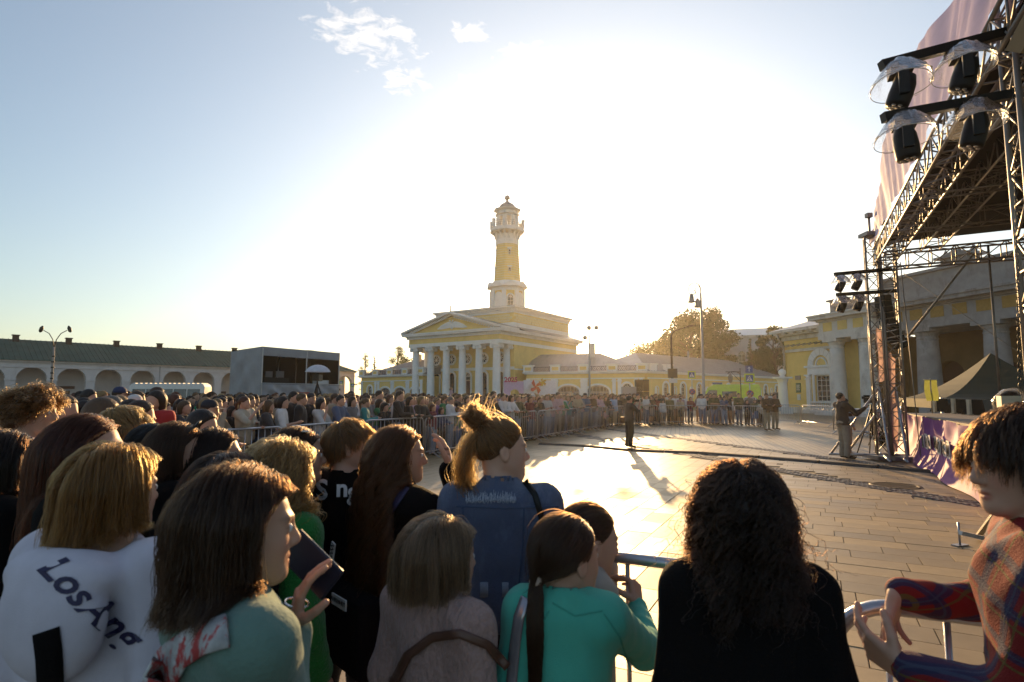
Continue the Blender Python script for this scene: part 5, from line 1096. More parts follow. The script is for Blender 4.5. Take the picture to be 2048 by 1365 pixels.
# ---------------------------------------------------------------- road signs
M_sy = pbr('fluorescent_yellow', (.55, .62, .02), rough=.5); M_sb = pbr('sign_blue', (.02, .07, .25), rough=.4); M_sw = pbr('sign_white', (.75, .75, .75), rough=.5); M_sr = pbr('sign_red', (.5, .03, .03), rough=.4); M_sk = pbr('sign_black', (.02, .02, .02), rough=.5)
def crosswalk(o, s, z):
    m = MB(); m.box(-s, s, -.05, -.02, z - s, z + s); m.build('yellow_board', [M_sy], o); q = s * .72
    m = MB(); m.box(-q, q, -.06, -.05, z - q, z + q); b_ = m.build('blue_board', [M_sb], o)
    m = MB(); m.prism([(-q * .85, z - q * .8), (q * .85, z - q * .8), (0, z + q * .85)], -.066, -.06); m.build('triangle', [M_sw], b_)
    m = MB(); m.lathe([(.001, 0), (q * .12, .002)], n=8); m.v = [(v[0], -.07, z + q * .35 + v[1]) for v in m.v]
    for a_, b2_ in (((0, .25), (0, -.2)), ((0, -.2), (-.3, -.7)), ((0, -.2), (.28, -.7)), ((0, .15), (-.3, -.1)), ((0, .15), (.3, -.05))): m.beam((a_[0] * q, -.069, z + a_[1] * q), (b2_[0] * q, -.069, z + b2_[1] * q), .005, q * .13)
    for k in range(3): m.box(-q * .6 + k * q * .45, -q * .6 + k * q * .45 + q * .25, -.071, -.067, z - q * .78, z - q * .68)
    m.build('walker', [M_sk], b_)
def nopark(o, r, z, rz=0):
    m = MB(); m.lathe([(r, 0), (r, .01)], n=24); m.v = [(v[0], -.03 - v[2], z + v[1]) for v in m.v]; d1 = m.build('red_disc', [M_sr], o)
    m = MB(); m.lathe([(r * .84, 0), (r * .84, .006)], n=24); m.v = [(v[0], -.041 - v[2], z + v[1]) for v in m.v]; m.build('blue_disc', [M_sb], d1)
    m = MB()
    for s_ in (1, -1): m.beam((-r * .6, -.05, z - r * .6 * s_), (r * .6, -.05, z + r * .6 * s_), .005, r * .16)
    m.build('cross', [M_sr], d1)
def sign(label, X, d_, items):
    p = at_px(X, d_); o = empty('road_sign', label, 'road sign', p, math.atan2(-(X - CX) / FOC, 1) * .8); top = max(hz(y, d_) for k, y, s in items); m = MB(); m.bar((0, 0, 0), (0, 0, top + .1), .035, 8); m.build('pole', [M_steel], o)
    for k, y, s in items:
        z = hz(y, d_)
        if k == 'cw': crosswalk(o, s / FOC * d_, z)
        elif k == 'np': nopark(o, s / FOC * d_, z)
        else:
            q = s / FOC * d_; m = MB(); m.box(-q, q, -.05, -.03, z - q, z + q); b_ = m.build('blue_board', [M_sb], o); m = MB(); m.box(-q * .14, q * .14, -.058, -.05, z - q * .7, z + q * .2); m.prism([(-q * .45, z + .15 * q), (q * .45, z + .15 * q), (0, z + q * .8)], -.057, -.05); m.build('arrow', [M_sw], b_)
sign('yellow crosswalk sign with small round no-stopping sign left of the scrolled lamp', 1383, 45, [('cw', 750.5, 7.5), ('np', 784, 6)])
sign('blue one-way arrow above a yellow crosswalk sign and round sign by the white car', 1498, 42, [('ar', 739, 7), ('cw', 757.5, 9.5), ('np', 788, 7)])
sign('small yellow crosswalk sign just right of the grey tent', 683, 80, [('cw', 765.5, 4)]); sign('small yellow crosswalk sign under the last green-roofed arch', 706, 84, [('cw', 771, 4)])
d_ = 43; p = at_px(1480, d_); o = empty('bracket_lantern', 'black iron bracket post with hanging lantern left of the blue arrow sign', 'lantern post', p); z = hz(745, d_)
m = MB(); m.bar((0, 0, 0), (0, 0, z + .3), .04, 8); m.tube([(0, 0, z)] + [(-.5 + .45 * math.cos(a), 0, z - .15 + .2 * math.sin(a)) for a in [i * math.pi / 6 for i in range(7)]], .03, 6); m.bar((0, 0, z + .02), (-1.1, 0, z + .02), .03, 6); m.bar((0, 0, z - .7), (-.7, 0, z), .02, 5); m.build('post', [M_iron], o)
m = MB(); m.lathe([(.02, .1), (.06, .0), (.2, -.18), (.2, -.22), (.13, -.6), (.03, -.66)], c=(-.75, 0, z - .15), n=6, smooth=False); m.build('lantern', [pbr('lantern_glass', (.22, .2, .17), rough=.2)], o)
# ---------------------------------------------------------------- vehicles
def wheel(o, x, y, r, w_=.22):
    m = MB(); m.lathe([(r * .6, -w_ / 2), (r, -w_ / 2 + .02), (r, w_ / 2 - .02), (r * .6, w_ / 2)], n=16); m.v = [(x + v[0], y + v[2], r + v[1]) for v in m.v]; t_ = m.build('wheel', [pbr('tyre', (.02, .02, .02), rough=.8)], o)
    m = MB(); m.lathe([(r * .58, -w_ / 2 - .005), (r * .58, w_ / 2 + .005)], n=12); m.v = [(x + v[0], y + v[2], r + v[1]) for v in m.v]; m.build('rim', [M_steel], t_)
def vehicle(name, label, loc, rz, prof, wd, col, glass, wheels, lights, cat='car', stripe=None, extra=None):
    """prof: side outline (x, z), width along y; body is extruded with a narrowed greenhouse"""
    o = empty(name, label, cat, loc, rz); m = MB(); n = len(prof); zm = max(p[1] for p in prof); zb = min(p[1] for p in prof)
    def half(z): q = max(0, (z - .95) / (zm - .95 + 1e-6)); return wd / 2 * (1 - .13 * q)
    L_ = [(x, -half(z), z) for x, z in prof]; R_ = [(x, half(z), z) for x, z in prof]
    m.add(L_ + R_, [tuple(range(n)), tuple(range(2 * n - 1, n - 1, -1))] + [(i + n, (i + 1) % n + n, (i + 1) % n, i) for i in range(n)]); b_ = m.build('body', [col], o)
    bv = b_.modifiers.new('bevel', 'BEVEL'); bv.width = .06; bv.segments = 2; bv.limit_method = 'ANGLE'
    for nm, poly in glass:
        for s_ in ((-1, 1) if nm == 'side_window' else (0,)):
            m = MB()
            if s_: pp = [(x, s_ * (half(z) + .006), z) for x, z in poly]; m.add(pp, [tuple(range(len(pp)))[::s_ * -1]])
            else:
                (xa, za), (xb, zb_) = poly; m.add([(xa, -half(za) * .9, za), (xa, half(za) * .9, za), (xb, half(zb_) * .9, zb_), (xb, -half(zb_) * .9, zb_)], [(0, 1, 2, 3)])
            m.build(nm, [M_glass], o)
    for x, r in wheels:
        for s_ in (-1, 1): wheel(o, x, s_ * (wd / 2 - .1), r)
    for x, z, w_, nm in lights:
        for s_ in (-1, 1): m = MB(); m.cbox((x, s_ * (wd / 2 - .28), z), .06, w_, .16); m.build(nm, [pbr('headlight_glass', (.6, .6, .6), rough=.15) if nm == 'headlight' else M_sr], o)
    if stripe:
        z0_, z1_, cm = stripe
        for s_ in (-1, 1): m = MB(); m.box(prof[0][0] + .4, max(p[0] for p in prof) - .4, s_ * (half(z0_) + .004) - .002, s_ * (half(z0_) + .004) + .002, z0_, z1_); m.build('stripe', [cm], o)
    return o
p = at_px(1448, 51)
amb = vehicle('ambulance', 'lime-green ambulance van with red stripe parked behind the barriers', p, R(158), [(-2.9, .35), (2.6, .35), (2.85, .7), (2.75, 1.15), (1.95, 1.35), (1.35, 2.35), (.9, 2.6), (-2.8, 2.6), (-2.95, 2.2)], 2.1,
              pbr('ambulance_lime', (.50, .66, .02), rough=.3, coat=.4), [('windscreen', ((1.93, 1.42), (1.42, 2.25))), ('side_window', [(1.75, 1.35), (1.3, 2.1), (.6, 2.1), (.6, 1.35)]), ('side_window', [(.2, 1.5), (.2, 2.0), (-1.0, 2.0), (-1.0, 1.5)])], [(1.9, .36), (-1.9, .36)], [(2.83, .85, .32, 'headlight'), (-2.95, 1.0, .2, 'tail_light')], 'ambulance', (1.12, 1.28, M_sr))
m = MB(); m.box(.2, 1.0, -.7, .7, 2.6, 2.78); m.build('light_bar', [M_sb], amb)
p = at_px(1500, 50)
vehicle('parked_car', 'white estate car with roof rails behind the barriers beside the ambulance', p, R(165), [(-2.2, .3), (2.1, .3), (2.2, .6), (2.15, .85), (1.2, 1.0), (.55, 1.5), (.3, 1.58), (-1.8, 1.56), (-2.15, 1.1)], 1.8, pbr('white_car_paint', (.55, .54, .52), rough=.25, coat=.5),
        [('windscreen', ((1.16, 1.04), (.6, 1.46))), ('side_window', [(.95, 1.02), (.45, 1.44), (-.2, 1.46), (-.2, 1.02)]), ('side_window', [(-.3, 1.02), (-.3, 1.46), (-1.7, 1.46), (-1.85, 1.05)])], [(1.4, .32), (-1.35, .32)], [(2.17, .72, .3, 'headlight'), (-2.18, .85, .18, 'tail_light')])
p = at_px(1555, 58)
vehicle('parked_car', 'dark blue boxy off-road car half hidden by the gate pillar', p, R(160), [(-2.1, .4), (2.0, .4), (2.1, .8), (2.05, 1.15), (1.1, 1.2), (.8, 1.9), (.5, 1.95), (-2.0, 1.95), (-2.1, 1.2)], 1.8, pbr('dark_car_paint', (.03, .03, .05), rough=.25, coat=.5),
        [('windscreen', ((1.05, 1.25), (.84, 1.85))), ('side_window', [(.95, 1.22), (.75, 1.82), (-.2, 1.82), (-.2, 1.22)]), ('side_window', [(-.3, 1.22), (-.3, 1.82), (-1.9, 1.82), (-1.9, 1.22)])], [(1.4, .38), (-1.3, .38)], [(2.08, .95, .25, 'headlight'), (-2.1, 1.0, .18, 'tail_light')])
p = at_px(345, 66)
bus = vehicle('city_bus', 'white city bus with dark windows parked before the arcade', p, R(8), [(-4.0, .35), (3.8, .35), (4.0, .8), (4.0, 2.6), (3.8, 2.95), (-3.8, 2.95), (-4.0, 2.6)], 2.5, pbr('white_bus_paint', (.62, .60, .57), rough=.3, coat=.3),
        [('windscreen', ((4.02, 1.0), (3.9, 2.6)))] + [('side_window', [(x, 1.35), (x, 2.35), (x + 1.35, 2.35), (x + 1.35, 1.35)]) for x in (-3.6, -2.15, -.7, .75, 2.2)], [(2.4, .45), (-2.3, .45)], [(4.02, .7, .3, 'headlight'), (-4.02, .9, .2, 'tail_light')], 'bus')
m = MB()
for x in range(-7, 8): m.cbox((x * .5, 0, 3.0), .25, 2.0, .1)
m.build('roof_vent', [M_frame], bus)
# ---------------------------------------------------------------- festive photo boards
d_ = 52; A = at_px(1008, d_); B = at_px(1100, d_ + 1); bo = empty('photo_board', 'pink and white festival photo board with 2025 on top and pinwheels', 'display board', A, math.atan2(B.y - A.y, B.x - A.x)); M_pk = pbr('pink_board', (.62, .42, .58), rough=.6); M_wb = pbr('white_board', (.70, .68, .72), rough=.6)
zt = hz(763, d_); w1 = (1048 - 1008) / FOC * d_; w2 = (1116 - 1008) / FOC * d_
m = MB(); m.wall(0, w1, 0, zt, .12, [(w1 * .56, .9, .3, zt * .6, .45)]); m.build('pink_panel', [M_pk], bo); m = MB(); m.box(w1 + .03, w2, 0, .12, 0, zt + .1); m.build('white_panel', [M_wb], bo)
text_obj('year_2025', '2025', .62, .05, pbr('crimson_letters', (.48, .02, .10), rough=.5), bo, (.65, -.02, zt + .12), (R(90), 0, 0), offset=.02)
def pinwheel(x, z, r, mat, n=4, tw=1.0):
    m = MB()
    for k in range(n):
        a = 2 * math.pi * k / n + .3; c, s = math.cos(a), math.sin(a); f = lambda u, v, y: (x + (u * c - v * s) * r, y, z + (u * s + v * c) * r)
        m.add([f(0, 0, -.22), f(1, .0, -.15), f(.62, .45, -.25), f(.1, .3, -.3), f(0, 0, -.15)], [(0, 1, 2, 3), (4, 3, 2, 1)])
    m.bar((x, -.05, z), (x, -.3, z), r * .12, 8); return m
pinwheel((1073 - 1008) / FOC * d_, hz(774, d_), .72, M_sr, 4).build('red_pinwheel', [pbr('orange_red', (.55, .06, .03), rough=.5)], bo); pinwheel((1087 - 1008) / FOC * d_, hz(765, d_), .42, M_sy, 5).build('yellow_pinwheel', [pbr('warm_yellow', (.6, .35, .02), rough=.5)], bo); pinwheel((1057 - 1008) / FOC * d_, hz(774, d_), .42, M_wb, 8).build('pale_pinwheel', [M_wb], bo)
# stacked loudspeakers and booth by the far right of crowd
for i, (X, w_, h_) in enumerate(((1262, 1.6, 2.4), (1276, .5, 3.0), (1290, .5, 3.0))):
    p = at_px(X, 48); o = empty('event_box' if i == 0 else 'speaker_stack', ('grey cabinet left of the two black speaker stacks beyond the crowd', 'black speaker stack beyond the crowd, left of the pair', 'black speaker stack beyond the crowd, right of the pair')[i], 'cabinet' if i == 0 else 'speaker', p)
    for k in range(3): m = MB(); m.box(-w_ / 2, w_ / 2, -.3, .3, h_ * k / 3, h_ * (k + 1) / 3 - .03); m.build('cabinet', [M_tarp if i == 0 else M_blk], o)
# ---------------------------------------------------------------- bodies: signed distance fields meshed with surface nets
A_ = lambda *v: np.array(v, dtype=np.float32)
def caps(a, b, ra, rb, k=.03): return ('c', A_(*a), A_(*b), ra, rb, k)
def ell(c, r, k=.03, rot=None): return ('e', A_(*c), A_(*r), None if rot is None else np.array(rot, dtype=np.float32), 0, k)
def sub(pr): return ('-',) + (pr,)
def prim(P, q):
    if q[0] == 'c':
        _, a, b, ra, rb, k = q; ba = b - a; pa = P - a; h = np.clip(pa @ ba / (ba @ ba + 1e-12), 0, 1)
        return np.linalg.norm(pa - h[:, None] * ba, axis=1) - (ra + (rb - ra) * h)
    _, c, r, rot, _, k = q; d = P - c
    if rot is not None: d = d @ rot
    k0 = np.linalg.norm(d / r, axis=1); k1 = np.linalg.norm(d / (r * r), axis=1)
    return np.where(k1 > 1e-9, k0 * (k0 - 1) / np.maximum(k1, 1e-9), -r.min())
def field(prims):
    def f(P):
        D = None
        for q in prims:
            if q[0] == '-':
                d = -prim(P, q[1]); k = q[1][5]; h = np.maximum(k - np.abs(D - d), 0) / k; D = np.maximum(D, d) + h * h * k * .25
            elif q[0] == 'z':   # keep only z above / below:  ('z', sign, z0)
                D = np.maximum(D, q[1] * (P[:, 2] - q[2]))
            elif q[0] == 'fn': D = q[1](P, D)
            else:
                d = prim(P, q)
                if D is None: D = d
                else: k = q[5]; h = np.maximum(k - np.abs(D - d), 0) / k; D = np.minimum(D, d) - h * h * k * .25
        return D
    return f
def surfnet(f, xs, ys, zs, B=5):
    nx, ny, nz = len(xs), len(ys), len(zs)
    def blk(a): n = (len(a) + B - 1) // B; return np.array([a[i * B:(i + 1) * B].mean() for i in range(n)]), np.array([(a[min((i + 1) * B, len(a) - 1)] - a[max(i * B - 1, 0)]) for i in range(n)])
    bx, dx = blk(xs); by, dy = blk(ys); bz, dz = blk(zs)
    C = np.stack(np.meshgrid(bx, by, bz, indexing='ij'), -1).reshape(-1, 3); cv = f(C.astype(np.float32)).reshape(len(bx), len(by), len(bz))
    diag = np.sqrt((dx ** 2)[:, None, None] + (dy ** 2)[None, :, None] + (dz ** 2)[None, None, :]) * .75 + .012
    near = np.abs(cv) < diag
    ix, iy, iz = np.arange(nx) // B, np.arange(ny) // B, np.arange(nz) // B
    V = cv[np.ix_(ix, iy, iz)].astype(np.float32); M = near[np.ix_(ix, iy, iz)]; I = np.nonzero(M)
    V[I] = f(np.stack([xs[I[0]], ys[I[1]], zs[I[2]]], 1).astype(np.float32))
    ins = V < 0; ax = (xs, ys, zs); S = np.zeros((nx * ny * nz, 3)); Cn = np.zeros(nx * ny * nz); quads = []
    st = (ny * nz, nz, 1)
    for d in range(3):
        sl0 = [slice(None)] * 3; sl1 = [slice(None)] * 3; sl0[d] = slice(0, -1); sl1[d] = slice(1, None)
        cr = ins[tuple(sl0)] != ins[tuple(sl1)]; J = np.array(np.nonzero(cr))
        o = [q for q in range(3) if q != d]
        ok = (J[o[0]] > 0) & (J[o[1]] > 0) & (J[o[0]] < (nx, ny, nz)[o[0]] - 1) & (J[o[1]] < (nx, ny, nz)[o[1]] - 1); J = J[:, ok]
        J2 = J.copy(); J2[d] += 1; v0 = V[tuple(J)]; v1 = V[tuple(J2)]; t = v0 / (v0 - v1)
        P = np.stack([ax[q][J[q]] for q in range(3)], 1).astype(np.float64); P[:, d] = P[:, d] * (1 - t) + ax[d][J2[d]] * t
        base = J[0] * st[0] + J[1] * st[1] + J[2]
        cells = [base, base - st[o[0]], base - st[o[0]] - st[o[1]], base - st[o[1]]]
        for c in cells:
            for q in range(3): S[:, q] += np.bincount(c, P[:, q], len(S))
            Cn += np.bincount(c, minlength=len(Cn))
        Q = np.stack(cells, 1); flip = (v0 < 0) if d != 1 else (v0 >= 0); Q[flip] = Q[flip][:, ::-1]; quads.append(Q[:, ::-1])
    used = np.nonzero(Cn)[0]; mp = np.full(len(Cn), -1); mp[used] = np.arange(len(used)); verts = S[used] / Cn[used][:, None]
    return verts, mp[np.concatenate(quads)]
def axis(lo, hi, h, fine=None):
    """grid coordinates with spacing h, finer inside fine=(a, b, hf)"""
    if fine is None: return np.arange(lo, hi + h, h)
    a, b, hf = fine; a = max(a, lo); b = min(b, hi)
    return np.concatenate([np.arange(lo, a - h * .3, h), np.arange(a, b, hf), np.arange(b, hi + h, h)])
def sdf_obj(name, prims, lo, hi, h, mat, parent=None, fine=None, col=None, me=None):
    f = field(prims); fx = fine or (None, None, None)
    v, q = surfnet(f, axis(lo[0], hi[0], h, fx[0]), axis(lo[1], hi[1], h, fx[1]), axis(lo[2], hi[2], h, fx[2]))
    o = mesh_np(name, v, q, mat, parent)
    if col is not None:
        C = col(v); at = o.data.attributes.new('tint', 'FLOAT_COLOR', 'POINT'); at.data.foreach_set('color', np.concatenate([C, np.ones((len(C), 1))], 1).astype(np.float32).ravel())
    return o
def mesh_np(name, v, q, mat, parent=None, smooth=True):
    me = bpy.data.meshes.new(name); me.vertices.add(len(v)); me.vertices.foreach_set('co', np.asarray(v, dtype=np.float32).ravel())
    k = q.shape[1]; me.loops.add(len(q) * k); me.loops.foreach_set('vertex_index', q.astype(np.int32).ravel()); me.polygons.add(len(q))
    me.polygons.foreach_set('loop_start', np.arange(0, len(q) * k, k, dtype=np.int32)); me.polygons.foreach_set('loop_total', np.full(len(q), k, dtype=np.int32)); me.update(calc_edges=True)
    me.polygons.foreach_set('use_smooth', np.full(len(q), smooth)); me.materials.append(mat)
    o = bpy.data.objects.new(name, me); COL.objects.link(o)
    if parent is not None: o.parent = parent
    return o
def rotm(yaw=0, pitch=0, roll=0):
    """head turn: yaw about z (+ = to the left), pitch (+ = looking up), roll"""
    return np.array(Matrix.Rotation(yaw, 3, 'Z') @ Matrix.Rotation(pitch, 3, 'X') @ Matrix.Rotation(roll, 3, 'Y'), dtype=np.float32)
# head in its own frame, metres, height 0.23; y forward
def head_prims(c, Rm, s=1.0, male=False, ears=True, detail=True, plump=0.0):
    T = lambda p: tuple(np.array(c) + Rm @ (np.array(p, dtype=np.float32) * s))
    def E(p, r, k): return ell(T(p), tuple(np.array(r) * s), k * s, Rm)
    def K(a, b, ra, rb, k): return caps(T(a), T(b), ra * s, rb * s, k * s)
    w = 1.04 if male else 1.0; j = (1.0 if male else .93) + plump
    L = [E((0, -.012, .030), (.075 * w, .094, .086), .02), E((0, .030, -.012), (.061 * w, .062, .082), .03), E((0, .036, -.056), (.048 * w * j, .050, .050), .03)]
    for sx in (-1, 1):
        L += [E((sx * .034, .052, -.030), (.024 + plump * .05, .024, .030), .03), K((sx * .050, .0, -.045), (sx * .022 * j, .066, -.088), .018, .016, .03)]
        if detail: L += [K((sx * .012, .089, .018), (sx * .040, .078, .022), .008, .007, .016)]
    L += [E((0, .076, -.094), (.019 * j, .015, .015), .025)]
    if detail:
        for sx in (-1, 1): L.append(sub(E((sx * .031, .097, .002), (.019, .013, .011), .014)))
        L += [K((0, .088, .008), (0, .105, -.024), .0075, .0105, .014), E((0, .103, -.031), (.011, .011, .009), .008)]
        for sx in (-1, 1): L.append(E((sx * .010, .094, -.034), (.008, .009, .007), .008))
        for sx in (-1, 1): L.append(E((sx * .031, .079, .002), (.0135, .0115, .0115), .004))
        L += [E((0, .086, -.058), (.021, .011, .0062), .008), E((0, .084, -.070), (.018, .011, .0066), .008), sub(K((-.018, .094, -.064), (.018, .094, -.064), .0022, .0022, .004))]
    else: L += [K((0, .085, .005), (0, .102, -.028), .008, .012, .015)]
    if ears:
        for sx in (-1, 1): L += [ell(T((sx * .077, -.008, -.008)), (.008 * s, .019 * s, .031 * s), .008, Rm @ rotm(0, .15, 0))]
        if detail:
            for sx in (-1, 1): L += [sub(ell(T((sx * .086, -.002, -.004)), (.006 * s, .010 * s, .018 * s), .006, Rm))]
    return L
def skel(H=1.7, wide=1.0, lean=(0, 0), arms=None, head=(0, 0, 0)):
    s = H / 1.7; d = dict(H=H, s=s, w=wide, lean=lean)
    J = lambda x, y, z: np.array([x * s, y * s, z * s]) + np.array([lean[0] * z / 1.5, lean[1] * z / 1.5, 0]) * s
    d.update(pel=J(0, 0, .93), wai=J(0, 0, 1.08), che=J(0, 0, 1.27), nb=J(0, -.02, 1.43), hc=J(0, .012, 1.585), hip=[J(-.09, 0, .90), J(.09, 0, .90)], kne=[J(-.10, .015, .50), J(.10, .015, .50)], ank=[J(-.10, -.02, .09), J(.10, -.02, .09)],
             toe=[J(-.12, .13, .035), J(.12, .13, .035)], sho=[J(-.165 * wide, -.015, 1.385), J(.165 * wide, -.015, 1.385)])
    ar = arms or {}; d['elb'] = [J(-.21 * wide, -.04, 1.10), J(.21 * wide, -.04, 1.10)]; d['wri'] = [J(-.20 * wide, .06, .87), J(.20 * wide, .06, .87)]
    for i in (0, 1):
        if i in ar: e, w_ = ar[i]; d['elb'][i] = J(*e); d['wri'][i] = J(*w_)
    d['Rm'] = rotm(*head)
    if head[1]: d['hc'] = d['hc'] + np.array([0, -math.sin(head[1]) * .06 * s, -(1 - math.cos(head[1])) * .06 * s])
    return d
def body_prims(k, male=False, detail=True, hands=True, hs=1.0, plump=0.0, ears=True):
    s = k['s']; w = k['w']; L = head_prims(k['hc'], k['Rm'], hs * (s if s > .9 else s * 1.06), male, ears, detail, plump)
    hs2 = hs * (s if s > .9 else s * 1.06)
    nk = k['hc'] + k['Rm'] @ np.array([0, -.028, -.055]) * hs2; nr = (.058 if male else .050) * s
    L += [caps(k['nb'], nk, nr * 1.12, nr * .98, .03), ell(k['che'], (.145 * s * w, .095 * s, .17 * s), .06), caps(k['sho'][0], k['sho'][1], .045 * s, .045 * s, .07), ell(k['wai'], (.125 * s * w, .085 * s, .15 * s), .06), ell(k['pel'], (.155 * s * w, .10 * s, .12 * s), .06)]
    for i in (0, 1):
        L += [caps(k['sho'][i], k['elb'][i], .044 * s, .035 * s, .03), caps(k['elb'][i], k['wri'][i], .036 * s, .025 * s, .02)]
        L += [caps(k['hip'][i], k['kne'][i], .078 * s, .050 * s, .04), caps(k['kne'][i], k['ank'][i], .050 * s, .035 * s, .02), caps(k['ank'][i], k['toe'][i], .038 * s, .03 * s, .02)]
        if hands and not (hasattr(hands, '__len__') and i in hands):
            d = k['wri'][i] - k['elb'][i]; d = d / np.linalg.norm(d); L += [caps(k['wri'][i] + d * .02 * s, k['wri'][i] + d * .075 * s, .026 * s, .032 * s, .02), caps(k['wri'][i] + d * .09 * s, k['wri'][i] + d * .15 * s, .024 * s, .013 * s, .02)]
            sd = np.cross(d, [0, 0, 1]) * (1 if i == 0 else -1); L += [caps(k['wri'][i] + d * .035 * s, k['wri'][i] + d * .085 * s - sd * .04 * s, .012 * s, .009 * s, .012)]
    return L
def wrinkle(am, fr, seed=0, dirs=None):
    rs = np.random.RandomState(seed); W = rs.normal(size=(6, 3)) * fr * np.array([1, 1, .55]); ph = rs.rand(6) * 6.28
    def fn(P, D):
        n = np.zeros(len(P), dtype=np.float32)
        Q = P + .02 * np.sin(P[:, [1, 2, 0]] * 13 + seed)
        for i in range(6): n += np.abs(np.sin(Q @ W[i] + ph[i])) / (1 + i * .4)
        b = np.abs(np.sin(Q @ (W[1] * .38) + ph[2])) + np.abs(np.sin(Q @ (W[3] * .30) + ph[4]))
        return D + am * (n * .4 - .8) + am * 1.1 * (b - 1.2)
    return ('fn', fn)
def top_prims(k, off=.016, hem=.86, sleeve=1.0, loose=1.0, neckr=.066, fold=.005, seed=0, collar=0.0, neckz=None, male=False):
    """garment: torso and sleeves, cut at hem and neck"""
    s = k['s']; w = k['w']; o = off * s
    L = [ell(k['che'], ((.150 * w + .0) * s + o, .102 * s + o, .185 * s), .06), caps(k['sho'][0], k['sho'][1], .052 * s + o * .5, .052 * s + o * .5, .08),
         caps(k['nb'] + np.array([0, 0, -.04 * s]), k['nb'] + np.array([0, 0, .01 * s]), .085 * s, .060 * s + o * .5, .06),
         ell(k['wai'], ((.135 * w * loose) * s + o, .098 * s * loose + o, .18 * s), .08), ell(k['pel'] + np.array([0, 0, -.02]), ((.160 * w * loose) * s + o, .112 * s * loose + o, .19 * s), .08)]
    for i in (0, 1):
        e, w_ = k['elb'][i], k['wri'][i]
        L += [caps(k['sho'][i], e, .052 * s + o, .042 * s + o * 1.1, .05)]
        if sleeve > .5: L += [caps(e, e + (w_ - e) * (sleeve * 1.0), .043 * s + o * 1.1, .030 * s + o * .9, .025)]
    L += [wrinkle(fold, 26, seed), ('z', -1, hem * s)]
    nz = k['nb'] + np.array([0, .0, (.015 if neckz is None else neckz) * s])
    up = k['hc'] - k['nb']; up = up / np.linalg.norm(up)
    L += [('-', caps(nz + up * .035 * s, nz + up * .3, neckr * s, neckr * s * 1.25, .008))]
    if collar: 
        r0 = (.066 if male else .060) * s
        def fn(P, D, c=nz, up=up.astype(np.float32)):
            q = P - c.astype(np.float32); t = q @ up; rad = np.linalg.norm(q - t[:, None] * up, axis=1); d = np.maximum(np.abs(rad - (r0 + .006 + .25 * np.maximum(-t, 0))) - .005 * 1.0, np.abs(t - collar * .3) - collar); return np.minimum(D, d)
        L += [('fn', fn)]
    return L
def leg_prims(k, off=.014, fold=.004, seed=0, loose=1.0, length=1.0, waist=1.0):
    s = k['s']; o = off * s; L = [ell(k['pel'], (.158 * s * k['w'] + o, .106 * s + o, .13 * s), .05)]
    for i in (0, 1):
        e = k['kne'][i] + (k['ank'][i] - k['kne'][i]) * length
        L += [caps(k['hip'][i], k['kne'][i], .084 * s + o, .054 * s * loose + o, .05), caps(k['kne'][i], e, .054 * s * loose + o, .042 * s * loose + o, .03)]
    return L + [wrinkle(fold, 24, seed), ('z', 1, waist * s), ('z', -1, .05 * s)]
def shoe_prims(k):
    s = k['s']; L = []
    for i in (0, 1): L += [caps(k['ank'][i] + np.array([0, -.02, -.02]) * s, k['toe'][i] + np.array([0, .02, .005]) * s, .046 * s, .036 * s, .02)]
    return L + [('z', -1, .005)]
# ---------------------------------------------------------------- people materials
def skin_mat():
    m = pbr('skin', (.52, .31, .22), rough=.5, var=.05, vscale=9, bump=.06, bscale=300, spec=.4, sss=.12, attr='tint'); return m
M_skin = skin_mat()
M_skin_far = pbr('skin_of_crowd', (.52, .29, .20), rough=.55, var=.06, vscale=9)
M_cloth = pbr('crowd_cloth', obj=True, rough=.85, var=.22, vscale=5, bump=.5, bscale=22, sheen=.15)
M_hairc = pbr('crowd_hair', obj=True, rough=.5, var=.35, vscale=30, bump=.9, bscale=70, stretch=(1, 1, .18), transl=.22, spec=.5)
M_eye = pbr('eye_white', (.75, .72, .70), rough=.15); M_iris = pbr('iris', (.05, .035, .02), rough=.1)
def strand_mat(name, col, mel=None, rough=.26):
    m = bpy.data.materials.new(name); m.use_nodes = True; t = m.node_tree; t.nodes.remove(t.nodes['Principled BSDF']); out = t.nodes['Material Output']
    col = tuple(c * .45 * (.35 + 1.3 * c) for c in col)
    h = N(t, 'ShaderNodeBsdfHairPrincipled'); h.model = 'CHIANG'; h.parametrization = 'COLOR'; h.inputs['Color'].default_value = (*col, 1); h.inputs['Roughness'].default_value = rough; h.inputs['Radial Roughness'].default_value = .35; h.inputs['Random Roughness'].default_value = .2
    hi = N(t, 'ShaderNodeHairInfo'); mr = N(t, 'ShaderNodeMapRange'); t.links.new(hi.outputs['Random'], mr.inputs['Value']); mr.inputs['To Min'].default_value = .45; mr.inputs['To Max'].default_value = 1.9
    sc = N(t, 'ShaderNodeVectorMath', operation='SCALE'); sc.inputs[0].default_value = col; t.links.new(mr.outputs[0], sc.inputs['Scale']); t.links.new(sc.outputs[0], h.inputs['Color'])
    df = N(t, 'ShaderNodeBsdfDiffuse'); s2 = N(t, 'ShaderNodeVectorMath', operation='SCALE'); s2.inputs['Scale'].default_value = .8; t.links.new(sc.outputs[0], s2.inputs[0]); t.links.new(s2.outputs[0], df.inputs['Color']); ms = N(t, 'ShaderNodeMixShader'); ms.inputs[0].default_value = .6; t.links.new(df.outputs[0], ms.inputs[1]); t.links.new(h.outputs[0], ms.inputs[2])
    t.links.new(ms.outputs[0], out.inputs['Surface']); return m
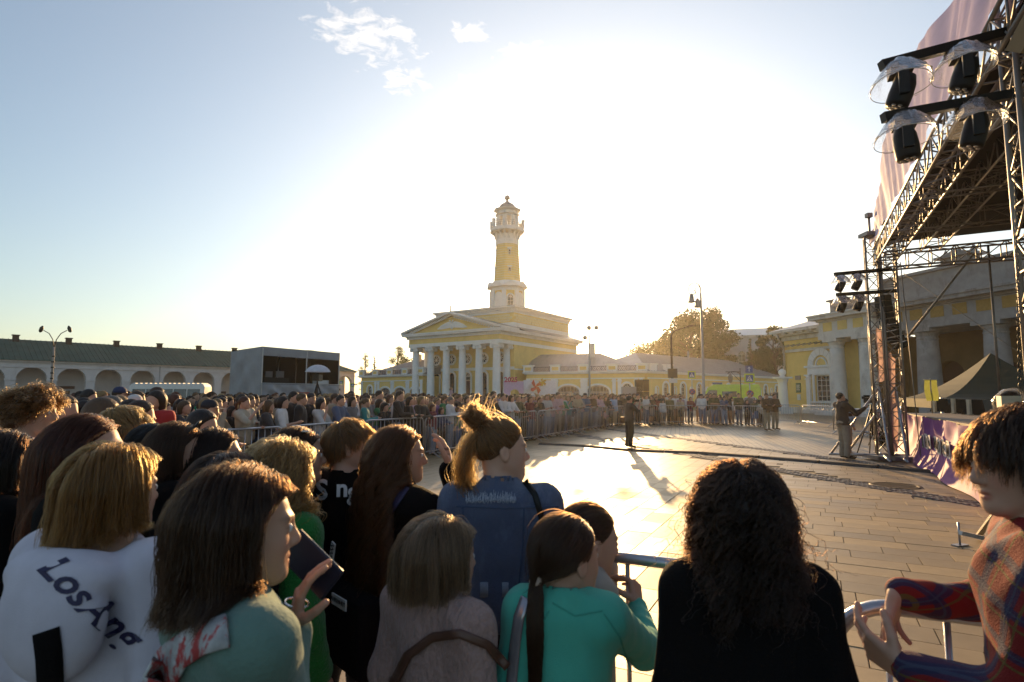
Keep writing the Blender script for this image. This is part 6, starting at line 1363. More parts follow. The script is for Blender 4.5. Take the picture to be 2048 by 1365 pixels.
def tint_fn(c, Rm, s, lip=(.78, .42, .42), brow=(.32, .25, .22), blush=.1):
    def fn(v):
        q = (v - c) @ Rm / s; C = np.ones((len(v), 3))
        lm = np.exp(-((q[:, 0] / .020) ** 4 + ((q[:, 2] + .0645) / .0105) ** 4)) * (q[:, 1] > .07); C = C * (1 - lm[:, None] * (1 - np.array(lip)))
        bm = np.exp(-(((np.abs(q[:, 0]) - .032) / .019) ** 4 + ((q[:, 2] - .0245 + .10 * (np.abs(q[:, 0]) - .032)) / .0045) ** 4)) * (q[:, 1] > .05); C = C * (1 - bm[:, None] * (1 - np.array(brow)))
        lash = np.exp(-(((np.abs(q[:, 0]) - .031) / .014) ** 4 + ((q[:, 2] - .004) / .0028) ** 4)) * (q[:, 1] > .06); C = C * (1 - lash[:, None] * .6)
        bl = np.exp(-(((np.abs(q[:, 0]) - .04) / .02) ** 2 + ((q[:, 2] + .03) / .02) ** 2)) * (q[:, 1] > .02); C = C * (1 - bl[:, None] * np.array([0, .14, .12]))
        return C
    return fn
# ---------------------------------------------------------------- hair strands
def curves_obj(name, P, rad, mat, parent):
    """P: (n, m, 3) points, rad: (m,) radii"""
    n, m, _ = P.shape; hc = bpy.data.hair_curves.new(name); hc.add_curves([m] * n)
    hc.position_data.foreach_set('vector', P.astype(np.float32).ravel()) if hasattr(hc, 'position_data') else hc.attributes['position'].data.foreach_set('vector', P.astype(np.float32).ravel())
    at = hc.attributes.get('radius') or hc.attributes.new('radius', 'FLOAT', 'POINT'); at.data.foreach_set('value', np.tile(np.asarray(rad, dtype=np.float32), n))
    hc.materials.append(mat); o = bpy.data.objects.new(name, hc); COL.objects.link(o); o.parent = parent; o['kind'] = 'stuff'; return o
def grow(f, c, Rm, s, n, length, style='long', seed=0, vol=.02, step=None, m=22, wave=0.0, wfreq=30, clump=.5, target=None, part=0.0, fringe=False, hairline=0.0, frizz=.002, gravity=.35, wind=(0, 0, 0)):
    rs = np.random.RandomState(seed); R3 = np.asarray(Rm, dtype=np.float64)
    # roots on the cranium
    Q = rs.normal(size=(n * 4, 3)); Q /= np.linalg.norm(Q, axis=1)[:, None]; q = Q * np.array([.076, .095, .088]) + np.array([0, -.012, .030])
    y = q[:, 1]; zm = np.interp(y, [-.11, -.07, -.02, .02, .06, .085], [-.062, -.050, .0, .012, .052, .075]) + hairline
    q = q[q[:, 2] > zm][:n]; n = len(q); nr = (q - np.array([0, -.012, .03])) / np.array([.076, .095, .088]) ** 2; nr /= np.linalg.norm(nr, axis=1)[:, None]
    L = length * (.75 + .25 * rs.rand(n)) if not isinstance(length, np.ndarray) else length
    if style == 'bob': L = np.maximum(.03, (q[:, 2] + length) ) * (.86 + .18 * rs.rand(n) ** .5) + .03
    if style != 'tie': L = L * (1 + .11 * np.sin(q[:, 0] * 95 + seed) * np.sin(q[:, 1] * 80 + 1) + .05 * np.sin(q[:, 0] * 210))
    off = (.004 + vol * rs.rand(n) ** 1.2)
    P = np.zeros((n, m, 3)); p = c + (q * s) @ R3.T; P[:, 0] = p
    side = np.sign(q[:, 0] - part + rs.normal(size=n) * .004); 
    down = np.array([0, 0, -1.0])
    tang = np.stack([side * .9, np.full(n, -.15), np.full(n, -.1)], 1) @ R3.T
    back = np.stack([side * .15, np.full(n, -1.0), np.full(n, -.05)], 1) @ R3.T
    fwd = np.stack([side * .15 + .1, np.full(n, 1.0), np.full(n, -.1)], 1) @ R3.T
    N0 = nr @ R3.T
    if style in ('tie', 'bun'): d0 = (target - p); d0 /= np.linalg.norm(d0, axis=1)[:, None]
    elif style == 'short': d0 = fwd * (q[:, 1] > -.05)[:, None] + down * (q[:, 1] <= -.05)[:, None] * .6 + N0 * .05 + tang * .15
    elif style == 'sweep': d0 = back * .8 + tang * .3 + N0 * .3
    else:
        fr = (q[:, 1] > .03)[:, None]; d0 = tang * .7 + (back * .45) * (0 if fringe else 1) + N0 * .25 + down * .1
        if fringe: d0 = np.where(fr, fwd * .7 + down * .3 + tang * .15, d0)
    d = d0 / np.linalg.norm(d0, axis=1)[:, None]; ds = L / (m - 1) * (s if style != 'long' else 1)
    e = .004; fj = rs.rand(n) * .012 - .004
    for i in range(1, m):
        loc = (p - c) @ R3 / s
        if style in ('tie', 'bun'):
            t_ = target - p; dist = np.linalg.norm(t_, axis=1); g = t_ / np.maximum(dist, .01)[:, None]; d = d * .35 + g * .65; stp = np.minimum(dist, np.maximum(ds, dist / (m - i)))
        else:
            g = np.tile(down, (n, 1)); gr = gravity
            low = loc[:, 2] < .03
            d = d * (1 - gr * np.where(low, 1, .5))[:, None] + g * (gr * np.where(low, 1.6, .55))[:, None] + np.array(wind) * .1
            if style != 'short' and not fringe:   # keep the face free
                face = (loc[:, 1] > .035) & (np.abs(loc[:, 0]) < .075) & (loc[:, 2] < .065); d[face] += (np.stack([side[face] * .8, np.full(face.sum(), -.5), np.full(face.sum(), 0)], 1)) @ R3.T * .7
            stp = ds
        d /= np.linalg.norm(d, axis=1)[:, None]; p = p + d * (stp[:, None] if np.ndim(stp) else stp)
        if style not in ('short',) and not fringe:
            loc = (p - c) @ R3 / s; lim = np.interp(loc[:, 2], [-.25, -.12, -.02, .03, .07, .10], [.05, .022, .012, .022, .055, .2]) + fj
            over = (loc[:, 1] > lim) & (np.abs(loc[:, 0]) < .12); loc[over, 1] = lim[over]; p[over] = c + (loc[over] * s) @ R3.T
        p32 = p.astype(np.float32); D = f(p32); hit = D < off
        if hit.any():
            ph = p32[hit]; G = np.stack([f(ph + A_(e, 0, 0)) - f(ph - A_(e, 0, 0)), f(ph + A_(0, e, 0)) - f(ph - A_(0, e, 0)), f(ph + A_(0, 0, e)) - f(ph - A_(0, 0, e))], 1); G /= np.linalg.norm(G, axis=1)[:, None] + 1e-9
            np_ = ph + G * (off[hit] - D[hit])[:, None]; mv = np_ - p[hit]; p[hit] = np_; d[hit] = d[hit] + mv / max(float(np.mean(ds)), 1e-3) * .5; d[hit] /= np.linalg.norm(d[hit], axis=1)[:, None]
        P[:, i] = p
    # clumping to guide strands, waves, frizz
    ng = max(8, n // 55); gi = rs.choice(n, ng, replace=False)
    root = P[:, 0]; D2 = ((root[:, None] - root[gi][None]) ** 2).sum(-1); near = gi[D2.argmin(1)]
    tt = np.linspace(0, 1, m)[None, :, None]
    co = rs.normal(size=(n, 3)) * .007 * s; P = P + co[near][:, None, :] * tt ** 1.3
    if clump: P = P * (1 - clump * tt ** 1.5) + (P[near] + (P - P[near]) * .25) * (clump * tt ** 1.5)
    if wave:
        ph = rs.rand(n) * 1.2 + (near * 2.399) % 6.28; z = np.cumsum(np.r_[0, np.full(m - 1, 1.0)])[None] * np.mean(ds) * wfreq; a = z + ph[:, None]
        amp = wave * np.minimum(1, tt[..., 0] * 3)
        P[..., 0] += amp * np.sin(a); P[..., 1] += amp * np.cos(a); P[..., 2] += amp * .4 * np.sin(a * 1.3)
    if frizz: P += np.cumsum(rs.normal(size=P.shape) * frizz * .5, axis=1) * tt ** .5
    return P
def flyaways(P, rs, k, amp): 
    idx = rs.choice(len(P), k); F = P[idx].copy(); m = F.shape[1]; t = np.linspace(0, 1, m)[None, :, None]; F += rs.normal(size=(k, 1, 3)) * amp * t ** 1.5 + np.cumsum(rs.normal(size=F.shape) * amp * .12, axis=1) * t; return F
def hair_cap(c, Rm, s, vol, back=0.0, hairline=0.0, name='hair', mat=None, parent=None, down=0.0, width=.0, h=.006):
    """solid under-layer of the hair"""
    T = lambda p: tuple(np.array(c) + Rm @ (np.array(p, dtype=np.float32) * s)); v = vol
    L = [ell(T((0, -.014, .032)), tuple(np.array((.0775 + v, .0965 + v, .0885 + v)) * s), .02, Rm)]
    if down: L += [ell(T((0, -.035, -.02)), tuple(np.array((.074 + v, .066 + v, .09)) * s), .04, Rm), caps(T((0, -.045, 0)), T((0, -.05, -down)), (.06 + v + width) * s, (.045 + v + width) * s, .04)]
    n = Rm @ np.array([0, .62, -.78]); p0 = np.array(T((0, .055, .058 + hairline)))
    L += [('-', ell(T((0, .085, -.035)), tuple(np.array((.066, .085, .098)) * s), .01, Rm)), ]
    L += [('fn', lambda P, D: np.maximum(D, -(-(P - p0.astype(np.float32)) @ n.astype(np.float32)) if False else D))]
    lo = np.array(c) - .16 * s - (np.array([0, 0, down])); hi = np.array(c) + .16 * s
    def cut(P, D):
        q = (P - np.array(c, dtype=np.float32)) @ Rm / s; zm = np.interp(q[:, 1], [-.12, -.07, -.02, .02, .06, .085], [-.075 - down, -.055 - down, -.01 - down * .8, .008, .050, .072]) + hairline
        return np.maximum(D, (zm - q[:, 2]) * .7)
    L[-1] = ('fn', cut)
    return sdf_obj(name, L, lo, hi, h, mat, parent)
# ---------------------------------------------------------------- foreground people
H_BRN = strand_mat('hair_brown', (.10, .045, .018)); H_DRK = strand_mat('hair_dark', (.045, .02, .010)); H_BLK = strand_mat('hair_black', (.018, .010, .007)); H_AUB = strand_mat('hair_auburn', (.13, .035, .012))
H_CHE = strand_mat('hair_chestnut', (.20, .085, .03)); H_BLD = strand_mat('hair_blond', (.52, .33, .14)); H_GLD = strand_mat('hair_golden', (.42, .22, .065)); H_SAND = strand_mat('hair_sandy', (.34, .18, .07)); H_GRY = strand_mat('hair_ash', (.34, .235, .145)); 
CAPM = {}
def capmat(hm):
    if hm.name not in CAPM:
        c = {'hair_brown': (.03, .013, .006), 'hair_chestnut': (.045, .018, .007), 'hair_dark': (.014, .007, .004), 'hair_black': (.006, .004, .003), 'hair_auburn': (.04, .011, .005), 'hair_blond': (.20, .12, .045), 'hair_golden': (.13, .065, .02), 'hair_sandy': (.10, .05, .02), 'hair_ash': (.10, .075, .05)}[hm.name]
        CAPM[hm.name] = pbr(hm.name + '_under', c, rough=.6, var=.5, vscale=60, bump=.5, bscale=150, stretch=(1, 1, .1))
    return CAPM[hm.name]
def hand_prims(w, d, n, side, curl=(.4, .45, .5, .55), thumb=.3, s=1.0, spread=.06):
    """w wrist, d finger direction, n palm-facing direction, side +1 thumb towards d x n"""
    w = np.array(w, dtype=float); d = np.array(d, dtype=float); d /= np.linalg.norm(d); n = np.array(n, dtype=float); n -= d * (n @ d); n /= np.linalg.norm(n); t = np.cross(d, n) * side; L = []
    fl = (.98, 1.08, 1.0, .80); pl = (.085, .087, .082, .074)
    for i in range(4):
        off = (.031 - .0205 * i) * s; base = w + d * pl[i] * s + t * off; L.append(caps(w + d * .008 * s + t * off * .62, base, .015 * s, .0115 * s, .012 * s))
        u = d + t * (1.5 - i) * spread; u /= np.linalg.norm(u); p = base; r = .0095 * (.88 if i == 3 else 1) * s; c = curl[i] if hasattr(curl, '__len__') else curl
        for j, (l, a) in enumerate(((.042, 1.0), (.026, 1.15), (.021, .8))):
            ang = c * a; ax = np.cross(u, n); u = u * math.cos(ang) + n * math.sin(ang); nn = n * math.cos(ang) - (u * 0); u /= np.linalg.norm(u)
            n_ = n - u * (n @ u)
            q = p + u * l * fl[i] * s; L.append(caps(p, q, r, r * .92, .0022 * s)); p = q; r *= .92
    b = w + d * .022 * s + t * .022 * s; u = d * .62 + t * .72 + n * thumb; u /= np.linalg.norm(u); p = b; r = .014 * s
    for l in (.042, .032, .026):
        q = p + u * l * s; L.append(caps(p, q, r, r * .86, .010 * s if l > .04 else .003 * s)); p = q; r *= .86; u = u + d * .28 + n * thumb * .5 - t * .15; u /= np.linalg.norm(u)
    return L
def trace(f, P, dirv, off=.003, it=40):
    P = np.array(P, dtype=np.float32); dv = np.array(dirv, dtype=np.float32)
    if dv.ndim == 1: dv = dv / np.linalg.norm(dv); dv = np.tile(dv, (len(P), 1))
    P0 = P.copy()
    for _ in range(it): D = f(P); P = P + dv * np.clip(D - off, -.05, .05)[:, None] * .9
    bad = np.abs(f(P) - off) > .012
    if bad.any() and not bad.all(): P[bad] = P0[bad] + dv[bad] * np.median(np.linalg.norm((P - P0)[~bad], axis=1))
    return P
def cam_l(k): return to_local(k, (0, 0, EYE))
def back(k, Q):
    """start points and directions on the sight lines through the points Q (person's frame)"""
    c = np.array(cam_l(k)); Q = np.array(Q, dtype=float); dv = Q - c; L = np.linalg.norm(dv, axis=1)[:, None]; dv = dv / L; return Q - dv * np.minimum(.38, L * .6), dv
def rb(k, name, pix, width, mat, off=.004, n=40, thick=.003, d=None, f=None):
    d = d or HD[0]; pts = [to_local(k, px(X, Y, d - .12)) for X, Y in pix]; seg = [0]; f = f or k['top_f']
    for a, b in zip(pts, pts[1:]): seg.append(seg[-1] + (b - a).length)
    C = []
    for i in range(n + 1):
        t = seg[-1] * i / n; j = min(max(q for q in range(len(seg)) if seg[q] <= t + 1e-9), len(pts) - 2); C.append(pts[j].lerp(pts[j + 1], (t - seg[j]) / max(1e-6, seg[j + 1] - seg[j])))
    cl = cam_l(k); rows = []
    for i, c in enumerate(C):
        t = (C[min(i + 1, n)] - C[max(i - 1, 0)]).normalized(); s = t.cross((c - cl).normalized()).normalized(); rows += [tuple(c + s * width * q) for q in (-.5, -.17, .17, .5)]
    S0, dv = back(k, rows); V = trace(f, S0, dv, off).astype(float); F = np.array([(i * 4 + j, i * 4 + j + 1, (i + 1) * 4 + j + 1, (i + 1) * 4 + j) for i in range(n) for j in range(3)])
    o = mesh_np(name, V, F, mat, k['body']); sd = o.modifiers.new('thickness', 'SOLIDIFY'); sd.thickness = thick; sd.offset = 0; return o
def pt(k, name, body, X, Y, rot, size, mat, shear=0.0, offset=0.0, off=.003, d=None):
    c = bpy.data.curves.new('t', 'FONT'); c.body = body; c.size = size; c.shear = shear; c.offset = offset; c.resolution_u = 3; c.align_x = 'CENTER'; c.align_y = 'CENTER'
    tmp = bpy.data.objects.new('t', c); COL.objects.link(tmp); bpy.context.view_layer.update(); me = tmp.to_mesh(); V = np.array([v.co[:] for v in me.vertices]); fs = [tuple(p.vertices) for p in me.polygons]; tmp.to_mesh_clear(); bpy.data.objects.remove(tmp)
    d = (d or HD[0]) - .12; o_ = px(X, Y, d); a = math.radians(rot); ux = to_local(k, o_ + Vector((math.cos(a), 0, math.sin(a)))) - to_local(k, o_); uy = to_local(k, o_ + Vector((-math.sin(a), 0, math.cos(a)))) - to_local(k, o_); o_ = np.array(to_local(k, o_))
    W_ = o_ + V[:, :1] * np.array(ux) + V[:, 1:2] * np.array(uy); S0, dv = back(k, W_); W_ = trace(k['top_f'], S0, dv, off).astype(float); return mesh_obj(name, W_, fs, mat, k['body'])
HD = [1]
def hero(label, X, Y, d, rz, head=(0, 0, 0), male=False, hair=None, hs=1.0, wide=1.0, arms=None, lean=(0, 0), hands={}, plump=0.0, vis_h=.9, lip=(.78, .42, .42), ears=True, res=None, zmin=.75, skin=None, s_body=None, pxarms=None):
    """X, Y: photo pixel of the head centre, d: depth; rz: facing (0 = away from the camera, -90 = right)"""
    res = res or max(.0037, .0021 * d); HD[0] = d
    Y = Y + 13 / d; pw = px(X, Y, d); sH = pw.z / 1.585
    if pxarms:
        arms = dict(arms or {}); c_, s_ = math.cos(-rz), math.sin(-rz)
        def loc_(q): v = px(*q) - Vector((pw.x, pw.y, 0)); return ((c_ * v.x - s_ * v.y) / sH, (s_ * v.x + c_ * v.y) / sH + .012, v.z / sH)
        for i, (e, w_) in pxarms.items(): arms[i] = (loc_(e), loc_(w_))
    k = skel(1.7 * sH, wide, lean, arms, head)
    hsr = hs / sH      # keeps the head life-size whatever the standing height
    # place so that the head centre lands on the pixel
    hc = k['hc']; c_, s_ = math.cos(rz), math.sin(rz); off = Vector((c_ * hc[0] - s_ * hc[1], s_ * hc[0] + c_ * hc[1], 0)); loc = Vector((pw.x - off.x, pw.y - off.y, pw.z - hc[2]))
    loc.z = 0
    k['hc'] = np.array([hc[0], hc[1], pw.z])
    B = body_prims(k, male, True, hands=list(hands) + [9], hs=hsr * 1.0, plump=plump, ears=ears)
    # scale used for the head
    S = hsr * (k['s'] if k['s'] > .9 else k['s'] * 1.06)
    k['S'] = S; f = field(B)
    zc = pw.z; fx = ((hc[0] - .12, hc[0] + .12, res), (k['hc'][1] - .135, k['hc'][1] + .145, res), (zc - .15, zc + .135, res))
    lo = (-.42, -.34, 0.0); hi = (.42, .5, zc + .15)
    v, q = surfnet(f, axis(lo[0], hi[0], .022, fx[0]), axis(lo[1], hi[1], .022, fx[1]), axis(lo[2], hi[2], .026, fx[2]))
    nv = len(v)
    for i, hp in hands.items():
        w = k['wri'][i]; e = k['elb'][i]; fd = w - e; fd /= np.linalg.norm(fd)
        HP = [caps(w - fd * .09, w, .030 * .9, .024, .01)] + hand_prims(w, hp['d'], hp['n'], hp.get('side', 1 if i == 0 else -1), hp.get('curl', .4), hp.get('thumb', .3), hp.get('s', 1.0), hp.get('spread', .06))
        g = field(HP); lo2 = w - .22; hi2 = w + .22; P = np.array([p[1] for p in HP] + [p[2] for p in HP]); lo2 = P.min(0) - .03; hi2 = P.max(0) + .03
        v2, q2 = surfnet(g, axis(lo2[0], hi2[0], .0032), axis(lo2[1], hi2[1], .0032), axis(lo2[2], hi2[2], .0032)); q = np.concatenate([q, q2 + len(v)]); v = np.concatenate([v, v2])
    root = empty('person', label, 'person', loc, rz)
    body = mesh_np('body', v, q, skin or M_skin, root); C = tint_fn(k['hc'], k['Rm'], S, lip)(v); at = body.data.attributes.new('tint', 'FLOAT_COLOR', 'POINT'); at.data.foreach_set('color', np.concatenate([C, np.ones((len(C), 1))], 1).astype(np.float32).ravel())
    T = lambda p: k['hc'] + k['Rm'] @ (np.array(p) * S)
    for sx in (-1, 1):
        m = MB(); c = T((sx * .031, .0835, .002)); m.x = Matrix.Translation(c) @ Matrix(k['Rm'].tolist()).to_4x4() @ Matrix.Rotation(R(-90), 4, 'X'); r = .0105 * S
        m.lathe([(r * math.sin(a), r * math.cos(a)) for a in [math.pi * (1 - i / 8) for i in range(9)]], n=12); e_ = m.build('eye', [M_eye], body)
        m2 = MB(); m2.x = m.x; m2.lathe([(r * .52, r * .87), (r * .3, r * .99), (0.0005, r * 1.03)], n=12); m2.build('iris', [M_iris], e_)
    k.update(root=root, body=body, f=f, T=T, loc=loc, rz=rz, B=B)
    return k
def to_local(k, p):
    q = Vector(p) - k['loc']; c_, s_ = math.cos(-k['rz']), math.sin(-k['rz']); return Vector((c_ * q.x - s_ * q.y, s_ * q.x + c_ * q.y, q.z))
def do_hair(k, hm, n, length, style, cap=(.006, .0), rad=.0005, seed=1, fly=60, fly_amp=.02, hairline=0.0, name='hair', **kw):
    S = k['S']; n = int(n * .8); rad *= 1.3; kw['clump'] = min(.85, kw.get('clump', .5) + .15); cap_o = hair_cap(k['hc'], k['Rm'], S, cap[0] * .5, mat=capmat(hm), parent=k['body'], down=cap[1], hairline=hairline + .004)
    f = field(k.get('col') or simple_col(k)); P = grow(f, k['hc'], k['Rm'], S, n, length, style, seed, hairline=hairline, **kw)
    rs = np.random.RandomState(seed + 50)
    if fly: P = np.concatenate([P, flyaways(P, rs, fly, fly_amp)])
    m = P.shape[1]; rad = np.interp(np.linspace(0, 1, m), [0, .7, 1], [rad, rad * .9, rad * .25]); return curves_obj('hair_strands', P, rad, hm, cap_o), P
def simple_col(k, off=0.0):
    s = k['s']; w = k['w']; H_ = head_prims(k['hc'], k['Rm'], k['S'], False, False, False); nk = k['hc'] + k['Rm'] @ np.array([0, -.028, -.055]) * k['S']
    L = H_[:2] + [caps(k['nb'], nk, .056, .050, .03), ell(k['che'], (.150 * w * s + off, .102 * s + off, .185 * s), .06), caps(k['sho'][0], k['sho'][1], .052 * s + off, .052 * s + off, .07), caps(k['nb'] + np.array([0, 0, -.04]), k['nb'], .085 + off * .5, .06 + off * .5, .05)]
    for i in (0, 1): L.append(caps(k['sho'][i], k['elb'][i], .052 * s + off, .042 * s + off, .04))
    return L
def dress(k, mat, name='top', h=.014, fine=None, extra=(), **kw):
    h = max(h, .0055 * HD[0]); L = top_prims(k, **kw) + list(extra); z0 = kw.get('hem', .86) * k['s'] - .05; P = np.array([k['elb'][0], k['elb'][1], k['wri'][0], k['wri'][1]])
    lo = (min(-.36, P[:, 0].min() - .1), min(-.30, P[:, 1].min() - .1), min(z0, P[:, 2].min() - .1)); hi = (max(.36, P[:, 0].max() + .1), max(.25, P[:, 1].max() + .1), k['nb'][2] + .16)
    k['top_f'] = field(L); k['col'] = simple_col(k, kw.get('off', .016))
    o = sdf_obj(name, L, lo, hi, h, mat, k['body']); return o
def legs(k, mat, **kw):
    L = leg_prims(k, **kw); o = sdf_obj('trousers', L, (-.32, -.22, 0), (.32, .28, 1.08 * k['s']), .024, mat, k['body']); s_ = sdf_obj('shoes', shoe_prims(k), (-.22, -.14, -.01), (.22, .26, .2), .02, M_shoe, k['body']); return o
M_shoe = pbr('shoe_leather', (.05, .045, .045), rough=.6)
def cloth(name, col, **kw): return pbr(name, col, **{**dict(rough=.88, var=.12, vscale=7, bump=.5, bscale=260, sheen=.2), **kw})
M_black = cloth('black_jersey', (.005, .0045, .005), sheen=0, spec=.12); M_jean = cloth('blue_jean', (.07, .10, .18)); M_blkjean = cloth('black_jean', (.018, .018, .022))
WS = (-.36, 0)
# 1 white hoodie
k = hero('person in pale lilac hoodie with dark script lettering on the hood and golden bob hair', 230, 975, 1.56, R(-12), head=(R(-14), 0, 0), wide=1.16)
nz = k['nb'][2]; hood = [ell((0.0, -.125, nz - .035), (.150, .070, .070), .05), ell((0.01, -.145, nz - .125), (.140, .070, .150), .012), ('-', ell((0.0, -.045, nz + .06), (.105, .088, .085), .02))]
M_hood = cloth('hoodie_fleece', (.62, .58, .66), bump=.4, bscale=500)
dress(k, M_hood, 'hoodie', h=.009, hem=.80, loose=1.1, off=.03, fold=.008, seed=3, extra=hood, neckr=.07); legs(k, M_jean)
M_navy = pbr('navy_print', (.018, .015, .06), rough=.6)
for txt, X_, Y_, rot, sz in (('Los', 128, 1158, -42, .098), ('Ang', 214, 1240, -38, .098)): pt(k, 'hood_lettering', txt, X_, Y_, rot, sz, M_navy, shear=.45, offset=.0022)
rb(k, 'bag_strap', [(92, 1262), (98, 1310), (104, 1420)], .05, M_black)
do_hair(k, H_GLD, 7500, .095, 'bob', wave=.0022, wfreq=30, vol=0.016, cap=(.006, .055), rad=.00055, seed=11, m=20, clump=.35, gravity=.5, fly=90, fly_amp=.015)
# 2 dark bob, sage sweater
k = hero('person in ribbed sage sweater with dark bob hair, holding up a dark phone', 484, 1046, 1.19, R(-44), head=(R(-17), -.05, 0), pxarms={1: ((560, 1400, 1.22), (592, 1255, 1.36))}, arms={0: ((-.22, .0, 1.1), (-.16, .15, .95))}, hands={1: dict(d=(.12, .05, .9), n=(.35, .75, .1), side=-1, curl=(.35, .4, .5, .55), thumb=.5, s=.95)})
M_sage = cloth('sage_rib_knit', (.12, .21, .175), bump=.35, bscale=90)
dress(k, M_sage, 'sweater', h=.010, hem=.8, off=.018, fold=.006, seed=5, neckr=.062, collar=.022, sleeve=.93); legs(k, M_jean)
M_print = pbr('floral_print_cloth', (.42, .42, .42), rough=.7, var=.5, vscale=22, stain=1.0, stainc=(.40, .05, .05), stscale=22, stmin=.5, stmax=.54)
rb(k, 'patterned_bag_strap', [(455, 1262), (400, 1278), (345, 1315), (300, 1400)], .055, M_print, off=.008, thick=.006)
wv = k['wri'][1]; ph = empty('mobile_phone', 'dark blue phone case held up by the person in sage sweater', 'phone', k['loc'], k['rz']); m = MB(); pc = to_local(k, px(622, 1128, 1.42)); m.x = Matrix.Translation(pc) @ Matrix.Rotation(-k['rz'], 4, 'Z') @ Matrix.Rotation(R(-52), 4, 'Y') @ Matrix.Rotation(R(-12), 4, 'X'); m.box(-.042, .042, -.006, .006, -.078, .078); o = m.build('case', [pbr('navy_case', (.012, .016, .035), rough=.35)], ph); bv = o.modifiers.new('bevel', 'BEVEL'); bv.width = .004; m2 = MB(); m2.x = m.x; m2.box(-.038, .038, .0062, .0072, -.073, .073); m2.build('screen', [pbr('phone_glass', (.01, .01, .012), rough=.08)], ph)
m = MB(); m.x = Matrix.Translation(Vector(wv) + Vector((-.012, .008, .05))); m.tube([(.040 * math.cos(a), .022 * math.sin(a), 0) for a in [i * math.pi / 8 for i in range(16)]], .003, 6, closed=True); m.build('bracelet', [pbr('silver', (.7, .7, .7), rough=.2, metal=1)], k['body'])
do_hair(k, H_BRN, 9500, .135, 'bob', wave=.0022, wfreq=30, vol=0.017, cap=(.006, .085), rad=.0005, seed=12, m=22, clump=.3, gravity=.5, fly=110, fly_amp=.012)
# 3 long auburn hair
k = hero('person with very long straight auburn hair and bare face turned right, at the left edge', 176, 894, 1.95, R(-62), head=(R(-10), 0, 0), wide=1.02); dress(k, M_black, 'jacket', h=.014, hem=.8, off=.02, seed=7); legs(k, M_blkjean)
do_hair(k, H_AUB, 8000, .62, 'long', vol=0.008, cap=(.006, .10), rad=.0006, seed=13, m=30, clump=.3, gravity=.4, fly=80, fly_amp=.02)
# 4 curly fair man in pale shirt
k = hero('person with tousled curly light-brown hair in a pale lilac collared shirt, profile to the right', 66, 822, 3.0, R(-75), male=True, wide=1.12); dress(k, cloth('lilac_shirt', (.55, .48, .62)), 'shirt', hem=.86, off=.014, collar=.03, male=True, seed=2); legs(k, M_blkjean)
do_hair(k, H_SAND, 3800, .085, 'short', vol=0.020, cap=(.007, .0), rad=.0011, seed=14, m=14, wave=.010, wfreq=150, clump=.6, gravity=.2, frizz=.004, fly=150, fly_amp=.02)
# 5 short platinum hair
k = hero('person with short platinum-blond hair combed forward, facing right between taller heads', 249, 858, 2.95, R(-62)); dress(k, M_black, 'coat', hem=.86, off=.02, seed=4); legs(k, M_blkjean)
do_hair(k, H_BLD, 4500, .075, 'short', vol=0.010, cap=(.006, .0), rad=.0009, seed=15, m=12, clump=.4, gravity=.25, fly=60, fly_amp=.012, hairline=-.012)
# 6 sunglasses on head
k = hero('person with sunglasses pushed up on long dark-brown hair, open black jacket', 358, 897, 2.55, R(-58), head=(R(-8), 0, 0)); dress(k, M_black, 'jacket', hem=.84, off=.022, fold=.01, collar=.03, seed=6); legs(k, M_blkjean)
do_hair(k, H_BRN, 5500, .34, 'long', vol=0.013, cap=(.006, .07), rad=.0007, seed=16, m=24, clump=.4, gravity=.4, fly=80, fly_amp=.02)
sg = empty('sunglasses', 'black sunglasses resting on top of dark-brown hair', 'sunglasses', k['loc'], k['rz']); T = k['T']; m = MB()
for sx in (-1, 1): c = T((sx * .034, .060, .106)); m.x = Matrix.Translation(c) @ Matrix.Rotation(R(52), 4, 'X'); m.lathe([(.030, -.003), (.031, .0), (.029, .004), (.0005, .006)], n=16); m.x = Matrix(); m.tube([T((sx * .064, .060, .106)), T((sx * .085, .02, .06)), T((sx * .086, -.03, .02))], .0035, 6)
m.tube([T((-.012, .066, .112)), T((.012, .066, .112))], .003, 6); m.build('frame', [M_blk], sg)
# 7
k = hero('person with black hair tied back and one ear showing, low between taller heads', 306, 895, 2.7, R(-30), head=(R(-10), 0, 0)); dress(k, M_black, 'coat', hem=.86, off=.02, seed=8); legs(k, M_blkjean)
do_hair(k, H_BLK, 3200, .2, 'tie', target=k['T']((0, -.12, -.02)), vol=0.004, rad=.0008, seed=17, m=12, clump=.2)
# 8
k = hero('person with dark centre-parted hair, forehead lit, right behind the sunglasses wearer', 432, 908, 2.65, R(-58)); dress(k, M_black, 'coat', hem=.86, off=.02, seed=9); legs(k, M_blkjean)
do_hair(k, H_DRK, 4200, .30, 'long', vol=0.011, cap=(.006, .06), rad=.0008, seed=18, m=20, clump=.35, gravity=.4)
# 9
k = hero('person whose dark crown alone shows behind the dark bob', 455, 978, 1.92, R(-15)); dress(k, M_black, 'coat', hem=.86, off=.02, seed=10); legs(k, M_blkjean)
do_hair(k, H_DRK, 5200, .30, 'long', vol=0.012, cap=(.006, .06), rad=.0007, seed=19, m=20, clump=.35, gravity=.4, fly=120, fly_amp=.02)
# 10 curly blond, green cardigan
k = hero('person with wavy golden-blond hair over a bright green cardigan, seen from behind', 566, 948, 2.08, R(-32), head=(R(-12), 0, 0)); dress(k, cloth('green_cardigan', (.012, .16, .022), bump=.8, bscale=120), 'cardigan', hem=.45, off=.024, fold=.010, seed=12, loose=1.05); legs(k, M_jean)
do_hair(k, H_BLD, 6500, .40, 'long', vol=0.018, cap=(.006, .10), rad=.0007, seed=20, m=34, wave=.011, wfreq=75, clump=.65, gravity=.35, fly=160, fly_amp=.025, frizz=.003)
